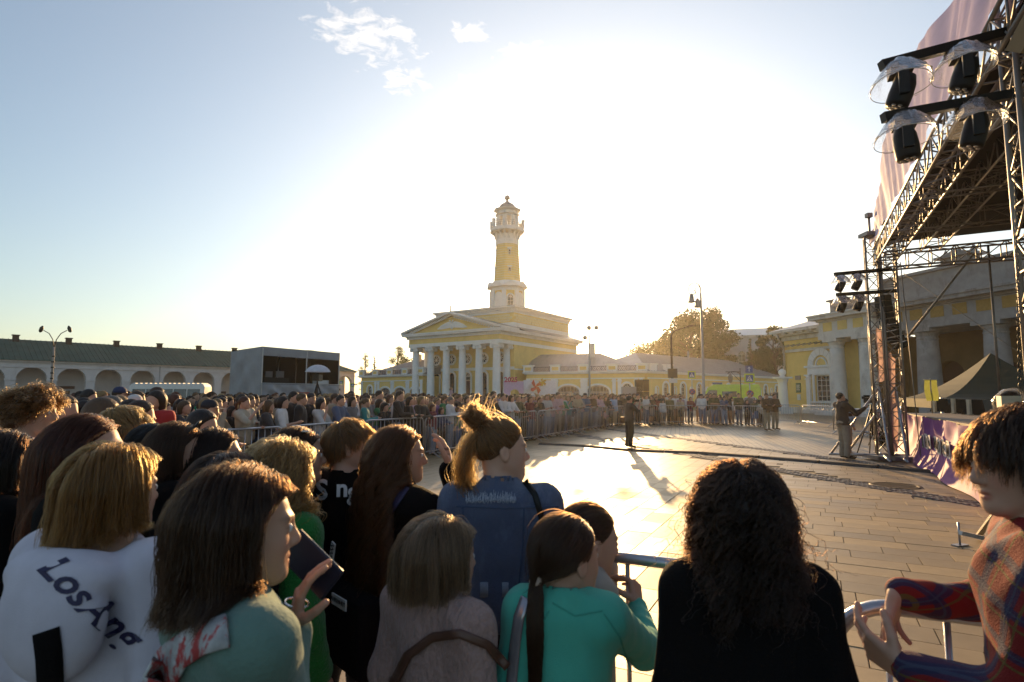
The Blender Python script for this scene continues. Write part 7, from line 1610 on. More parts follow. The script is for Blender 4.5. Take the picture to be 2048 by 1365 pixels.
# 11
k = hero('person with brown hair held by a small pale clip, just above the wavy blond hair', 597, 907, 2.6, R(-66)); dress(k, M_black, 'coat', hem=.86, off=.02, seed=13); legs(k, M_blkjean)
do_hair(k, H_BRN, 4200, .30, 'long', vol=0.010, cap=(.006, .05), rad=.0008, seed=21, m=20, clump=.35, gravity=.4, fly=70)
m = MB(); c = Vector(k['T']((.06, .02, .098)))
for a in range(5): m.lathe([(.001, .0), (.009, .004), (.001, .008)], c=c + Vector((.010 * math.cos(a * 1.256), .010 * math.sin(a * 1.256), .004)), n=8)
m.build('hair_clip', [M_frame], k['body'])
# 12 boy with lettering
k = hero('person with short sandy hair, black shirt with white gothic letters on the back', 700, 890, 2.72, R(-22), head=(R(-52), 0, 0), male=True, wide=1.0); dress(k, M_black, 't_shirt', h=.012, hem=.82, off=.024, fold=.008, seed=14, collar=.016, male=True); legs(k, M_blkjean)
M_wht = pbr('white_print', (.72, .72, .72), rough=.6)
for txt, X_, Y_, sz in (('S', 643, 982, .125), ('n', 684, 978, .11), ('g', 706, 984, .11), ('e', 727, 980, .11)): pt(k, 'gothic_letter', txt, X_, Y_, 0, sz, M_wht, offset=.0032)
do_hair(k, H_SAND, 4200, .075, 'short', vol=0.011, cap=(.006, .0), rad=.0008, seed=22, m=12, clump=.45, gravity=.26, fly=90, fly_amp=.012, hairline=.018)
# 13 long waves, black jacket, hand at brow
k = hero('person in black jacket with very long wavy brown hair, hand shading the eyes', 800, 906, 2.42, R(-48), head=(R(-28), 0, 0), arms={1: ((.24, .22, 1.28), (.135, .20, 1.515))}, hands={1: dict(d=(-.35, .1, .75), n=(-.6, -.65, -.1), side=1, curl=(.35, .35, .4, .45), thumb=.2)}); dress(k, M_black, 'jacket', h=.012, hem=.80, off=.024, fold=.008, seed=15, collar=.02); legs(k, M_blkjean)
do_hair(k, H_CHE, 7000, .78, 'long', vol=0.013, cap=(.006, .06), rad=.0007, seed=23, m=40, wave=.019, wfreq=42, clump=.6, gravity=.4, fly=160, fly_amp=.03, frizz=.002)
m = MB(); e_ = Vector(k['T']((.080, -.004, -.045))); m.bar(e_, e_ + Vector((0, 0, -.025)), .0012, 5); m.prism([(-.008, 0), (.008, 0), (.0, -.02)], -.001, .001); m.v[-6:] = [tuple(Vector(v) + e_ + Vector((0, 0, -.025))) for v in m.v[-6:]]; m.build('earring', [pbr('gold', (.8, .55, .2), rough=.2, metal=1)], k['body'])
rb(k, 'shoulder_strap', [(812, 972), (780, 1020), (752, 1090), (735, 1180)], .032, M_navy)
bg_ = empty('shoulder_bag', 'black shoulder bag with small white lettered label below the long brown hair', 'bag', k['loc'], k['rz']); m = MB(); m.box(-.20, .16, -.24, -.14, .66, .95); o = m.build('bag_body', [M_blkc], bg_); bv = o.modifiers.new('bevel', 'BEVEL'); bv.width = .03; bv.segments = 3
m = MB(); m.box(-.06, .06, -.246, -.241, .895, .935); lb = m.build('label', [M_wht], bg_); text_obj('label_text', 'AHRENHEIT', .022, .0005, M_ink, lb, (0, -.248, .917), (R(90), 0, 0))
m = MB(); m.x = Matrix.Translation((-.17, -.20, 1.03)) @ Matrix.Rotation(R(14), 4, 'Y'); m.box(-.016, .016, -.003, .003, -.08, .07); o = m.build('woven_tag', [M_wht], bg_); m2 = MB(); m2.x = m.x
for i in range(9): m2.beam((-.013, -.004, -.074 + i * .016), (.013, -.004, -.066 + i * .016), .001, .0035); m2.beam((.013, -.004, -.066 + i * .016), (-.013, -.004, -.058 + i * .016), .001, .0025)
m2.build('zigzag', [M_ink], o)
# 14 denim jacket with bun
k = hero('person in faded blue denim jacket with hair in a loose bun', 1003, 895, 2.25, R(-12), head=(R(-62), -.02, 0), wide=1.1, plump=.004)
M_den = cloth('denim', (.085, .115, .20), bump=.9, bscale=330, stain=.9, stainc=(.21, .27, .40), stscale=4.5, var=.2)
dress(k, M_den, 'denim_jacket', h=.010, hem=.90, off=.024, fold=.009, seed=16, collar=.030, loose=1.04); legs(k, M_blkjean)
M_stitch = pbr('denim_seam', (.05, .075, .14), rough=.9)
zs = k['nb'][2]
for pix in ([(912, 1013), (1010, 1017), (1118, 1014)], [(1048, 1016), (1046, 1090), (1036, 1190)], [(925, 1016), (928, 1060), (934, 1120)]): rb(k, 'seam', pix, .006, M_stitch, off=.001, thick=.0015)
rs_ = np.random.RandomState(4); M_fray = pbr('frayed_thread', (.42, .47, .56), rough=.9); m = MB()
for i in range(90):
    X_ = 932 + 100 * i / 90; Y_ = 1000 + rs_.uniform(-3, 3); hh = rs_.uniform(4, 18); Q = [to_local(k, px(X_ + rs_.uniform(-2, 2), yy, 2.13)) for yy in (Y_ + 5, Y_, Y_ - hh)]; S0, dv = back(k, Q); P = trace(k['top_f'], S0, dv, .003); m.tube(list(P), .0009, 4)
for i in range(18):
    X_ = 965 + i * 1.6 + (28 if i > 9 else 0); Q = [to_local(k, px(X_ - 4, yy, 2.13)) for yy in (1195, 1165)]; S0, dv = back(k, Q); P = trace(k['top_f'], S0, dv, .003); m.tube(list(P), .0011, 4)
m.build('frayed_patch', [M_fray], k['body'])['kind'] = 'stuff'
rb(k, 'shoulder_strap', [(1050, 962), (1070, 990), (1082, 1030), (1088, 1075)], .022, M_blk)
bt = k['T']((0, -.085, .105)); do_hair(k, H_SAND, 4800, .2, 'tie', target=bt, vol=0.005, rad=.0006, seed=24, m=14, clump=.2, fly=260, fly_amp=.035)
rs_ = np.random.RandomState(8); nb_ = 1500; m_ = 26; t = np.linspace(0, 1, m_)[None, :]; a0 = rs_.rand(nb_, 1) * 6.28; tilt = rs_.rand(nb_, 1) * 1.2 - .6; rr_ = .034 * (.55 + .5 * rs_.rand(nb_, 1)); an = a0 + t * 6.6; Pb = np.stack([rr_ * np.cos(an), rr_ * np.sin(an) * np.cos(tilt) - .012 * np.sin(an * 2), rr_ * np.sin(an) * np.sin(tilt) + .014 * rs_.normal(size=(nb_, 1)) + rr_ * .3 * np.sin(an + tilt * 3)], -1) + rs_.normal(size=(nb_, m_, 3)) * .0008
Pb = Pb @ np.array(Matrix.Rotation(R(50), 3, 'X')).T @ k['Rm'].T.astype(float) + (bt + k['Rm'] @ np.array([0, -.022, .022])); m = MB(); m.lathe([(.004, -.03), (.028, -.018), (.032, 0), (.028, .018), (.004, .03)], c=tuple(bt + k['Rm'] @ np.array([0, -.022, .022])), n=14); bo_ = m.build('bun', [capmat(H_SAND)], k['body']); curves_obj('hair_strands', np.concatenate([Pb, flyaways(Pb, rs_, 200, .02)]), np.full(m_, .0006), H_SAND, bo_)
m = MB(); c = Vector(bt); m.x = Matrix.Translation(c) @ Matrix(k['Rm'].tolist()).to_4x4() @ Matrix.Rotation(R(48), 4, 'X'); m.tube([(.021 * math.cos(a), .021 * math.sin(a), 0) for a in [i * math.pi / 7 for i in range(14)]], .009, 8, closed=True); m.build('hair_tie', [M_blkc], k['body'])
# loose tail below the bun
tp = k['T']((0, -.10, .06)); g_ = np.random.RandomState(3); n_ = 450; tt = np.linspace(0, 1, 20)[None, :, None]; Pt = tp + g_.normal(size=(n_, 1, 3)) * np.array([.016, .016, .008]) + tt * (np.array([0, -.03, -.21]) + g_.normal(size=(n_, 1, 3)) * .014) + np.array([0, -.03, 0]) * np.sin(tt * 3.1) + .01 * np.sin(tt * 9 + g_.rand(n_, 1, 1) * 6) * np.array([1, 1, 0]); Pt = (Pt - tp) @ np.array(k['Rm'], dtype=float).T + tp; curves_obj('loose_hair', Pt, np.full(20, .0006), H_GLD, bo_)
# 15 ash bob, knitted sweater
k = hero('person with short ash-grey bob, dusty-pink knit sweater and brown strap', 882, 1112, 1.80, R(-40), head=(R(-14), 0, 0), wide=1.22, plump=.008); M_knit = cloth('pink_knit', (.34, .225, .20), bump=2.2, bscale=42, var=.16, stretch=(1.6, 1, .7))
dress(k, M_knit, 'sweater', h=.011, hem=.8, off=.032, fold=.007, seed=17, neckr=.082, collar=.0); legs(k, M_blkjean)
rb(k, 'bag_strap', [(1015, 1335), (975, 1290), (920, 1268), (865, 1275), (815, 1312), (778, 1385)], .024, pbr('brown_leather', (.09, .04, .025), rough=.45), off=.006, thick=.005)
L = [caps(k['nb'] + A_(0, 0, -.03), k['nb'] + A_(0, .004, .028), .066, .066, .02), ('-', caps(k['nb'] + A_(0, 0, .02), k['nb'] + A_(0, 0, .2), .060, .062, .005))]; sdf_obj('black_undershirt', L, (-.12, -.14, k['nb'][2] - .12), (.12, .14, k['nb'][2] + .08), .008, M_black, k['body'])
do_hair(k, H_GRY, 8000, .066, 'bob', wave=.0022, wfreq=30, vol=0.014, cap=(.006, .045), rad=.00055, seed=25, m=18, clump=.4, gravity=.45, fly=90, fly_amp=.012)
# 16 mint girl with ponytail
k = hero('person in mint-green sweatshirt with low ponytail, gripping the near barrier', 1132, 1108, 1.78, R(-16), head=(R(-38), -.04, 0), wide=1.0, pxarms={1: ((1292, 1300, 1.92), (1275, 1212, 2.12))}, hands={1: dict(d=(-.10, .28, .62), n=(-.75, .3, -.1), side=1, curl=(1.05, 1.05, 1.1, 1.15), thumb=.9, s=.92)})
M_mint = cloth('mint_jersey', (.075, .46, .35), bump=.35, bscale=420)
dress(k, M_mint, 'sweatshirt', h=.009, hem=.78, off=.026, fold=.008, seed=18, neckr=.070, sleeve=.95); legs(k, M_blkjean)
tie = k['T']((-.0, -.108, -.045)); do_hair(k, H_BRN, 6000, .2, 'tie', target=tie, vol=0.005, rad=.0005, seed=26, m=16, clump=.15, fly=90, fly_amp=.015, hairline=-.006)
for pix in ([(1098, 1222), (1078, 1262), (1062, 1320)], [(1208, 1228), (1240, 1275), (1262, 1345)], [(1105, 1206), (1150, 1232), (1205, 1222)]): rb(k, 'seam', pix, .005, pbr('mint_seam', (.05, .33, .25), rough=.9), off=.001, thick=.0015)
m = MB(); c = Vector(tie); m.x = Matrix.Translation(c) @ Matrix(k['Rm'].tolist()).to_4x4() @ Matrix.Rotation(R(70), 4, 'X'); m.lathe([(.019, -.010), (.022, -.006), (.022, .006), (.019, .010)], n=16); m.build('hair_tie', [pbr('beige_band', (.45, .36, .30), rough=.6)], k['body'])
g_ = np.random.RandomState(6); n_ = 3200; m_ = 26; tt = np.linspace(0, 1, m_)[None, :, None]; r0 = g_.normal(size=(n_, 1, 3)); r0 /= np.linalg.norm(r0, axis=2)[..., None]; r0 *= g_.rand(n_, 1, 1) ** .4; spine = np.array(tie) + np.concatenate([np.zeros((1, m_, 1)) + .004 * np.sin(tt * 3), -.030 * np.sin(np.minimum(tt * 2.2, 1) * 1.57), -.36 * tt], -1); wd_ = np.interp(tt[0, :, 0], [0, .1, .4, 1], [.016, .024, .026, .014])[None, :, None]; Pp = spine + r0 * wd_ * np.array([1, .7, .4]) + g_.normal(size=(n_, m_, 3)) * .0006; curves_obj('ponytail', Pp, np.interp(np.linspace(0, 1, m_), [0, .8, 1], [.0006, .0006, .0002]), H_BRN, k['body'])
rb(k, 'bag_strap', [(1052, 1196), (1038, 1235), (1030, 1290), (1022, 1380)], .030, pbr('silver_strap', (.35, .33, .36), rough=.22, metal=.6), off=.006, thick=.004)
# 17 girl with hand at cheek
k = hero('person in beige jacket with pulled-back brown hair and a hand at the cheek', 1178, 1075, 2.12, R(-66), head=(R(-6), -.16, 0), lean=(0, .06), pxarms={1: ((1208, 1235, 2.25), (1222, 1135, 2.26))}, hands={1: dict(d=(-.15, .15, .9), n=(-.5, -.7, 0), side=1, curl=(.9, 1.0, 1.05, 1.1), thumb=.3, s=.9)}); dress(k, cloth('beige_jacket', (.42, .38, .32), bump=.4), 'jacket', h=.012, hem=.8, off=.026, fold=.010, seed=19, collar=.02); legs(k, M_blkjean)
do_hair(k, H_BRN, 4200, .2, 'tie', target=k['T']((0, -.115, .0)), vol=0.004, rad=.0006, seed=27, m=14, clump=.2, fly=60, fly_amp=.012)
# 18 dark curly woman
k = hero('person all in black with shoulder-length dark curly hair, seen from behind, backlit', 1483, 1022, 1.46, R(-8), head=(R(-10), 0, 0), wide=.98); dress(k, M_black, 'coat', h=.011, hem=.7, off=.024, fold=.008, seed=20, loose=1.15); legs(k, M_blkjean)
do_hair(k, H_DRK, 8000, .23, 'long', vol=0.012, cap=(.006, .05), rad=.0006, seed=28, m=40, wave=.010, wfreq=95, clump=.7, gravity=.35, fly=260, fly_amp=.035, frizz=.003)
# 20 left edge
k = hero('person cut off by the left edge with dark-red pulled-back hair, in shade', 14, 918, 2.25, R(-40)); dress(k, M_black, 'coat', hem=.86, off=.02, seed=22); legs(k, M_blkjean)
do_hair(k, H_DRK, 3600, .3, 'long', vol=0.010, cap=(.006, .05), rad=.0008, seed=29, m=18, clump=.3, gravity=.4)
# 19 plaid boy
def plaid():
    m = bpy.data.materials.new('red_plaid'); m.use_nodes = True; t = m.node_tree; L = t.links.new; b = t.nodes['Principled BSDF']; co = N(t, 'ShaderNodeTexCoord'); sp = N(t, 'ShaderNodeSeparateXYZ'); mp = N(t, 'ShaderNodeMapping'); mp.inputs['Rotation'].default_value = (.15, .35, .1); L(co.outputs['Object'], mp.inputs[0]); L(mp.outputs[0], sp.inputs[0]); col = None
    rgb = N(t, 'ShaderNodeRGB'); rgb.outputs[0].default_value = (.22, .008, .008, 1); c = rgb.outputs[0]
    for ax, per, wd, cc, ph in (('X', .085, .26, (.015, .02, .07), 0), ('Z', .085, .26, (.015, .02, .07), .03), ('X', .085, .06, (.13, .10, .02), .025), ('Z', .085, .06, (.13, .10, .02), .055), ('X', .085, .05, (.05, .06, .11), .0), ('Z', .085, .05, (.05, .06, .11), .03)):
        a = N(t, 'ShaderNodeMath', operation='ADD'); L(sp.outputs[ax], a.inputs[0]); a.inputs[1].default_value = ph + 5; d_ = N(t, 'ShaderNodeMath', operation='DIVIDE'); L(a.outputs[0], d_.inputs[0]); d_.inputs[1].default_value = per; fr = N(t, 'ShaderNodeMath', operation='FRACT'); L(d_.outputs[0], fr.inputs[0])
        cmp_ = N(t, 'ShaderNodeMath', operation='COMPARE'); L(fr.outputs[0], cmp_.inputs[0]); cmp_.inputs[1].default_value = .5; cmp_.inputs[2].default_value = wd / 2; ml = N(t, 'ShaderNodeMath', operation='MULTIPLY'); L(cmp_.outputs[0], ml.inputs[0]); ml.inputs[1].default_value = .8
        mx = N(t, 'ShaderNodeMix', data_type='RGBA'); L(ml.outputs[0], mx.inputs['Factor']); L(c, mx.inputs['A']); mx.inputs['B'].default_value = (*cc, 1); c = mx.outputs['Result']
    L(c, b.inputs['Base Color']); b.inputs['Roughness'].default_value = .85; n = N(t, 'ShaderNodeTexNoise'); n.inputs['Scale'].default_value = 300; bp = N(t, 'ShaderNodeBump'); bp.inputs['Distance'].default_value = .002; L(co.outputs['Object'], n.inputs[0]); L(n.outputs['Fac'], bp.inputs['Height']); L(bp.outputs[0], b.inputs['Normal']); return m
PB = dict(X=2046, Y=916, d=1.32, rz=R(58))
pw = px(PB['X'], PB['Y'], PB['d'])
def pl_local(X, Y, d):
    q = px(X, Y, d) - Vector((pw.x, pw.y, 0)); c_, s_ = math.cos(-PB['rz']), math.sin(-PB['rz']); return (c_ * q.x - s_ * q.y, s_ * q.x + c_ * q.y, q.z)
sH = pw.z / 1.585
e1 = pl_local(1990, 1205, 1.62); w1 = pl_local(1778, 1178, 1.62); e0 = pl_local(2030, 1400, 1.30); w0 = pl_local(1790, 1332, 1.45)
def inv(p): return tuple(c / sH for c in p)
k = hero('person in red plaid shirt with brown bowl-cut hair, hands over the barrier', PB['X'], PB['Y'], PB['d'], PB['rz'], head=(R(24), -.10, 0), male=True, plump=.006, wide=.88, lip=(.8, .38, .36),
         arms={1: (inv(e1), inv(w1)), 0: (inv(e0), inv(w0))}, hands={1: dict(d=(0.1, .25, -1), n=(-.3, -.9, -.2), side=1, curl=(.10, .22, .30, .42), thumb=.15, s=1.03, spread=.12), 0: dict(d=(.35, .75, .35), n=(.8, -.3, .45), side=-1, curl=(.45, .55, .65, .7), thumb=.5, s=1.03)})
dress(k, plaid(), 'plaid_shirt', h=.010, hem=.80, off=.020, fold=.012, seed=21, collar=.028, male=True, sleeve=.93); legs(k, M_jean)
do_hair(k, H_BRN, 7000, .105, 'short', vol=0.011, cap=(.006, .0), rad=.0006, seed=30, m=16, clump=.5, gravity=.42, fringe=True, fly=60, fly_amp=.012, hairline=-.008)
# ---------------------------------------------------------------- the crowd
POSES = {'down': ({}, (0, 0)), 'lean': ({0: ((-.26, .15, 1.13), (.04, .34, 1.10)), 1: ((.26, .15, 1.13), (-.05, .37, 1.12))}, (0, .10)), 'chin': ({0: ((-.20, .18, 1.10), (.02, .30, 1.12)), 1: ((.20, .20, 1.14), (.04, .17, 1.42))}, (0, .06)),
         'phone': ({0: ((-.20, .05, 1.08), (-.08, .28, 1.12)), 1: ((.24, .20, 1.24), (.10, .34, 1.50))}, (0, 0)), 'cross': ({0: ((-.25, .06, 1.12), (.10, .18, 1.16)), 1: ((.25, .06, 1.12), (-.10, .21, 1.13))}, (0, 0)), 'clasp': ({0: ((-.23, .06, 1.12), (-.03, .30, 1.18)), 1: ((.23, .06, 1.12), (.03, .30, 1.18))}, (0, .04))}
ARCH = {}
def crowd_mat_skin(): return M_skin_far
M_hat = pbr('crowd_hat', obj=True, rough=.8)
def arche(male, hairs, pose, seed=0, sleeve=1.0, skirt=False):
    key = (male, hairs, pose, sleeve, skirt)
    if key in ARCH: return ARCH[key]
    arms, lean = POSES[pose]; k = skel(1.7, 1.10 if male else .98, lean, arms, ((seed % 3 - 1) * .25, -.05, 0)); hs = 1.0
    B = body_prims(k, male, False, True, hs, ears=hairs in ('short', 'cap', 'tail')); f = field(B); hc = k['hc']
    v, q = surfnet(f, axis(-.44, .44, .026, (hc[0] - .1, hc[0] + .1, .011)), axis(-.3, .62, .026, (hc[1] - .13, hc[1] + .14, .011)), axis(0, 1.76, .028, (hc[2] - .14, hc[2] + .13, .011)))
    tmp = []
    def keep(o): me = o.data; nm = o.name.split('.')[0]; bpy.data.objects.remove(o); tmp.append((nm, me)); return me
    bm_ = keep(mesh_np('person', v, q, M_skin_far))
    if hairs == 'short': ho = hair_cap(hc, k['Rm'], 1.0, .012, mat=M_hairc, h=.011)
    elif hairs == 'cap':
        ho = hair_cap(hc, k['Rm'], 1.0, .004, mat=M_hairc, h=.012)
    elif hairs == 'tail':
        ho = hair_cap(hc, k['Rm'], 1.0, .007, mat=M_hairc, h=.011)
    elif hairs == 'bob': ho = hair_cap(hc, k['Rm'], 1.0, .016, mat=M_hairc, down=.09, width=.008, h=.012)
    elif hairs == 'hood': ho = hair_cap(hc, k['Rm'], 1.0, .028, mat=M_cloth, down=.12, width=.03, h=.014, name='hood')
    else: ho = hair_cap(hc, k['Rm'], 1.0, .012, mat=M_hairc, down=.24, width=.010, h=.013)
    keep(ho)
    if hairs == 'tail': keep(sdf_obj('ponytail', [caps(hc + A_(0, -.11, .03), hc + A_(0, -.155, -.03), .024, .032, .02), caps(hc + A_(0, -.155, -.03), hc + A_(0, -.13, -.2), .032, .014, .02)], hc - .26, hc + .12, .013, M_hairc))
    if hairs == 'cap':
        m = MB(); m.x = Matrix.Translation(hc) @ Matrix(k['Rm'].tolist()).to_4x4(); m.lathe([(.092, .045), (.092, .07), (.082, .10), (.055, .128), (.01, .138)], c=(0, -.012, 0), n=18); m.add([(-.07, .06, .05), (.07, .06, .05), (.055, .15, .035), (0, .168, .032), (-.055, .15, .035)], [(0, 1, 2, 3, 4)]); o = m.build('cap', [M_hat]); keep(o)
    seedn = len(ARCH)
    keep(sdf_obj('top', top_prims(k, off=.022 if not male else .024, hem=.86 if seed % 2 else .82, sleeve=sleeve, seed=seedn, fold=.008, neckr=.070, collar=.02 if seed % 3 == 0 else 0, male=male), (-.42, -.28, .7), (.42, .5, 1.5), .020, M_cloth))
    if not skirt: keep(sdf_obj('trousers', leg_prims(k, off=.018, fold=.006, seed=seedn, loose=1.0 if male else 1.15), (-.3, -.2, 0), (.3, .26, 1.06), .028, M_cloth))
    else: keep(sdf_obj('skirt', [ell(k['pel'], (.17, .12, .12), .05), caps(k['pel'], k['pel'] - A_(0, 0, .45), .15, .22, .05), wrinkle(.015, 30, seedn), ('z', 1, 1.0), ('z', -1, .5)], (-.3, -.3, .4), (.3, .3, 1.06), .026, M_cloth))
    keep(sdf_obj('shoes', shoe_prims(k), (-.22, -.14, -.01), (.22, .26, .2), .026, M_cloth))
    ARCH[key] = tmp; return tmp
HAIRC = {'dark brown': (.022, .012, .007), 'brown': (.05, .025, .013), 'black': (.010, .008, .007), 'light brown': (.10, .055, .025), 'fair': (.28, .18, .08), 'reddish': (.09, .028, .012), 'grey': (.16, .14, .12)}
TOPC = {'black': (.012, .012, .014), 'white': (.62, .60, .58), 'dark blue': (.02, .03, .08), 'grey': (.16, .16, .17), 'dark red': (.16, .02, .03), 'beige': (.42, .33, .22), 'pale pink': (.50, .33, .34), 'light blue': (.25, .36, .52), 'teal': (.01, .20, .20), 'lilac': (.33, .26, .44), 'olive': (.09, .09, .04), 'brown': (.10, .055, .03), 'charcoal': (.04, .04, .045), 'red': (.36, .02, .02), 'cream': (.55, .48, .36), 'green': (.02, .18, .07), 'purple': (.12, .05, .2), 'denim': (.07, .11, .2)}
LOWC = {'blue jeans': (.10, .15, .26), 'black trousers': (.014, .014, .016), 'pale jeans': (.26, .32, .42), 'grey trousers': (.15, .15, .16), 'beige trousers': (.36, .29, .2), 'dark jeans': (.03, .04, .08)}
HSTY = {'short': 'short', 'cap': 'short', 'tail': 'tied-back', 'bob': 'chin-length', 'long': 'long', 'hood': ''}
cr = random.Random(42); PEOPLE = []
def person(x, y, rz, male=None, hairs=None, hc=None, top=None, low=None, pose='down', scale=1.0, sleeve=1.0, skirt=False, z=0.0, hat=None, row=0, extra='', label=None, group='people watching from behind the barriers'):
    male = cr.random() < .32 if male is None else male
    hairs = hairs or (cr.choice(('short', 'short', 'short', 'cap')) if male else cr.choice(('long', 'long', 'long', 'tail', 'bob'))); hc = hc or cr.choices(list(HAIRC), (6, 5, 3, 3, 2, 1, .6))[0]
    top = top or cr.choices(list(TOPC), (8, 4, 2, 3, 1.5, 2.5, 2, 1.5, .6, 1.5, 1.5, 1.5, 4, .5, 2, .5, .6, 1))[0]; low = low or cr.choices(list(LOWC), (4, 4, 2.5, 2, 1.2, 3))[0]
    if male and hairs in ('long', 'bob', 'tail'): hairs = 'short'
    parts = arche(male, hairs, pose, seed=len(ARCH), sleeve=sleeve, skirt=skirt); root = None; s = scale * cr.uniform(.96, 1.04) * (1.03 if male else .965)
    for nm, me in parts:
        o = bpy.data.objects.new(nm, me); COL.objects.link(o)
        if root is None: root = o; o.location = (x, y, z); o.rotation_euler = (0, 0, rz); o.scale = (s * cr.uniform(.95, 1.06), s, s)
        else: o.parent = root
        c = {'hair': HAIRC[hc], 'ponytail': HAIRC[hc], 'hood': TOPC[top], 'top': TOPC[top], 'trousers': LOWC[low], 'skirt': LOWC[low], 'shoes': cr.choice(((.02, .02, .02), (.02, .02, .02), (.5, .5, .5), (.08, .06, .05))), 'cap': hat or TOPC[cr.choice(('black', 'dark blue', 'charcoal', 'white'))]}.get(nm)
        if c: j = cr.uniform(.8, 1.2); o.color = (*[q * j for q in c], 1)
    root['category'] = 'person'; root['group'] = group; root['label'] = label or ''
    PEOPLE.append(dict(o=root, x=x, y=y, s=s, male=male, hairs=hairs, hc=hc, top=top, low=low, pose=pose, row=row, lab=label)); return root
STG = Vector((10.5, 12.5))
def face_to(x, y, t=STG, j=.25): d = t - Vector((x, y)); return math.atan2(d.y, d.x) - math.pi / 2 + cr.uniform(-j, j)
# lengths along the barrier line
pts = [Vector(p) for p in BL]; acc = [0]
for a, b in zip(pts, pts[1:]): acc.append(acc[-1] + (b - a).length)
def along(t):
    t = max(0, min(acc[-1] - 1e-6, t)); j = max(k for k in range(len(acc) - 1) if acc[k] <= t); a, b = pts[j], pts[j + 1]; f = (t - acc[j]) / (b - a).length; d = (b - a).normalized(); return a.lerp(b, f), Vector((-d.y, d.x))
FORCE = [(455, dict(male=False, hairs='long', hc='brown', top='beige', pose='clasp')), (505, dict(male=False, hairs='long', hc='brown', top='grey', pose='lean')), (548, dict(male=False, hairs='long', hc='dark brown', top='white', pose='clasp')), (592, dict(male=True, hairs='short', top='black', pose='down')), (640, dict(male=False, hairs='long', top='white', pose='chin', scale=.95)),
         (725, dict(male=False, hairs='tail', hc='light brown', top='teal', pose='clasp', scale=.95)), (762, dict(male=True, hairs='hood', top='black', pose='chin')), (790, dict(male=True, hairs='short', hc='dark brown', top='black', pose='lean')), (815, dict(male=False, hairs='long', top='black', pose='clasp')), (856, dict(male=False, hairs='long', hc='reddish', top='dark red', pose='down', sleeve=0.4)),
         (900, dict(male=False, hairs='tail', top='white', pose='clasp', low='pale jeans')), (1066, dict(male=False, hairs='long', top='dark red', pose='down')), (1100, dict(male=False, hairs='long', top='white', pose='clasp', low='pale jeans')), (1130, dict(male=False, hairs='tail', top='green', pose='lean')), (1206, dict(male=False, hairs='bob', top='grey', pose='down', low='pale jeans'))]
end_left = acc[12]; row_n = 0
def forced(x, y, kw):
    X = proj((x, y, 1.5))[0]
    for F in list(FORCE):
        if abs(F[0] - X) < 13: kw.update(F[1]); FORCE.remove(F); break
    return kw
t = 1.2
while t < end_left:
    p, n = along(t); q = p + n * cr.uniform(.26, .42); kid = cr.random() < .18
    kw = forced(q.x, q.y, dict(pose=cr.choices(('lean', 'clasp', 'chin', 'cross', 'down', 'phone'), (5, 3, 2, 2, 3, 1))[0], scale=.84 if kid else 1.0)); person(q.x, q.y, face_to(q.x, q.y), row=1, **{'sleeve': cr.choice((1.0, 1.0, .4)), **kw}); t += cr.uniform(.43, .60)
for row, off, sp, n_max in ((2, .85, .56, 99), (3, 1.4, .60, 99), (4, 2.0, .75, 99)):
    t = 1.0 + cr.random() * .4
    while t < acc[11]:
        p, n = along(t); q = p + n * (off + cr.uniform(-.13, .13)); person(q.x, q.y, face_to(q.x, q.y), row=row, pose=cr.choices(('down', 'cross', 'phone', 'chin'), (6, 2, 1.3, .6))[0], scale=cr.choice((1, 1, 1, .93)), skirt=False); t += sp * cr.uniform(.85, 1.3)
# far side behind the barriers
t = acc[12] + .2
while t < acc[-1] - .1:
    p, n = along(t); q = p + n * cr.uniform(.25, .4); person(q.x, q.y, face_to(q.x, q.y, Vector((9, 15)), .4), row=11, pose=cr.choices(('lean', 'down', 'cross', 'clasp', 'chin'), (4, 3, 2, 2, 1))[0], scale=cr.choice((1, 1, .85)), sleeve=cr.choice((1.0, .4)), skirt=cr.random() < .2); t += cr.uniform(.42, .7)
t = acc[12] + .4
while t < acc[-1] - 1.2:
    p, n = along(t); q = p + n * (.9 + cr.uniform(-.1, .3)); person(q.x, q.y, face_to(q.x, q.y, Vector((9, 15)), .4), row=12, pose=cr.choice(('down', 'cross', 'phone'))); t += cr.uniform(.7, 1.5)
# this side of the square: people between the foreground and the barrier at the left
placed = []
for i in range(900):
    d = cr.uniform(3.4, 8.6); r = cr.uniform(-.98, -.42); x = r * d
    if (d < 4.6 and r > -.52) or (d >= 4.6 and r > -.60): continue
    if x < -7.6 + (8.6 - d) * .2 and d > 7.4: continue
    if any((x - a) ** 2 + (d - b) ** 2 < .46 ** 2 for a, b in placed): continue
    placed.append((x, d))
    if len(placed) > 44: break
for x, d in placed:
    X = proj((x, d, 1.5))[0]
    if 280 < X < 350 and d < 7.6: continue
    kid = 0; person(x, d, R(-75) + cr.uniform(-.35, .35), row=21, pose=cr.choices(('down', 'phone', 'cross'), (6, 1, 1))[0], scale=cr.uniform(.93, 1.02))
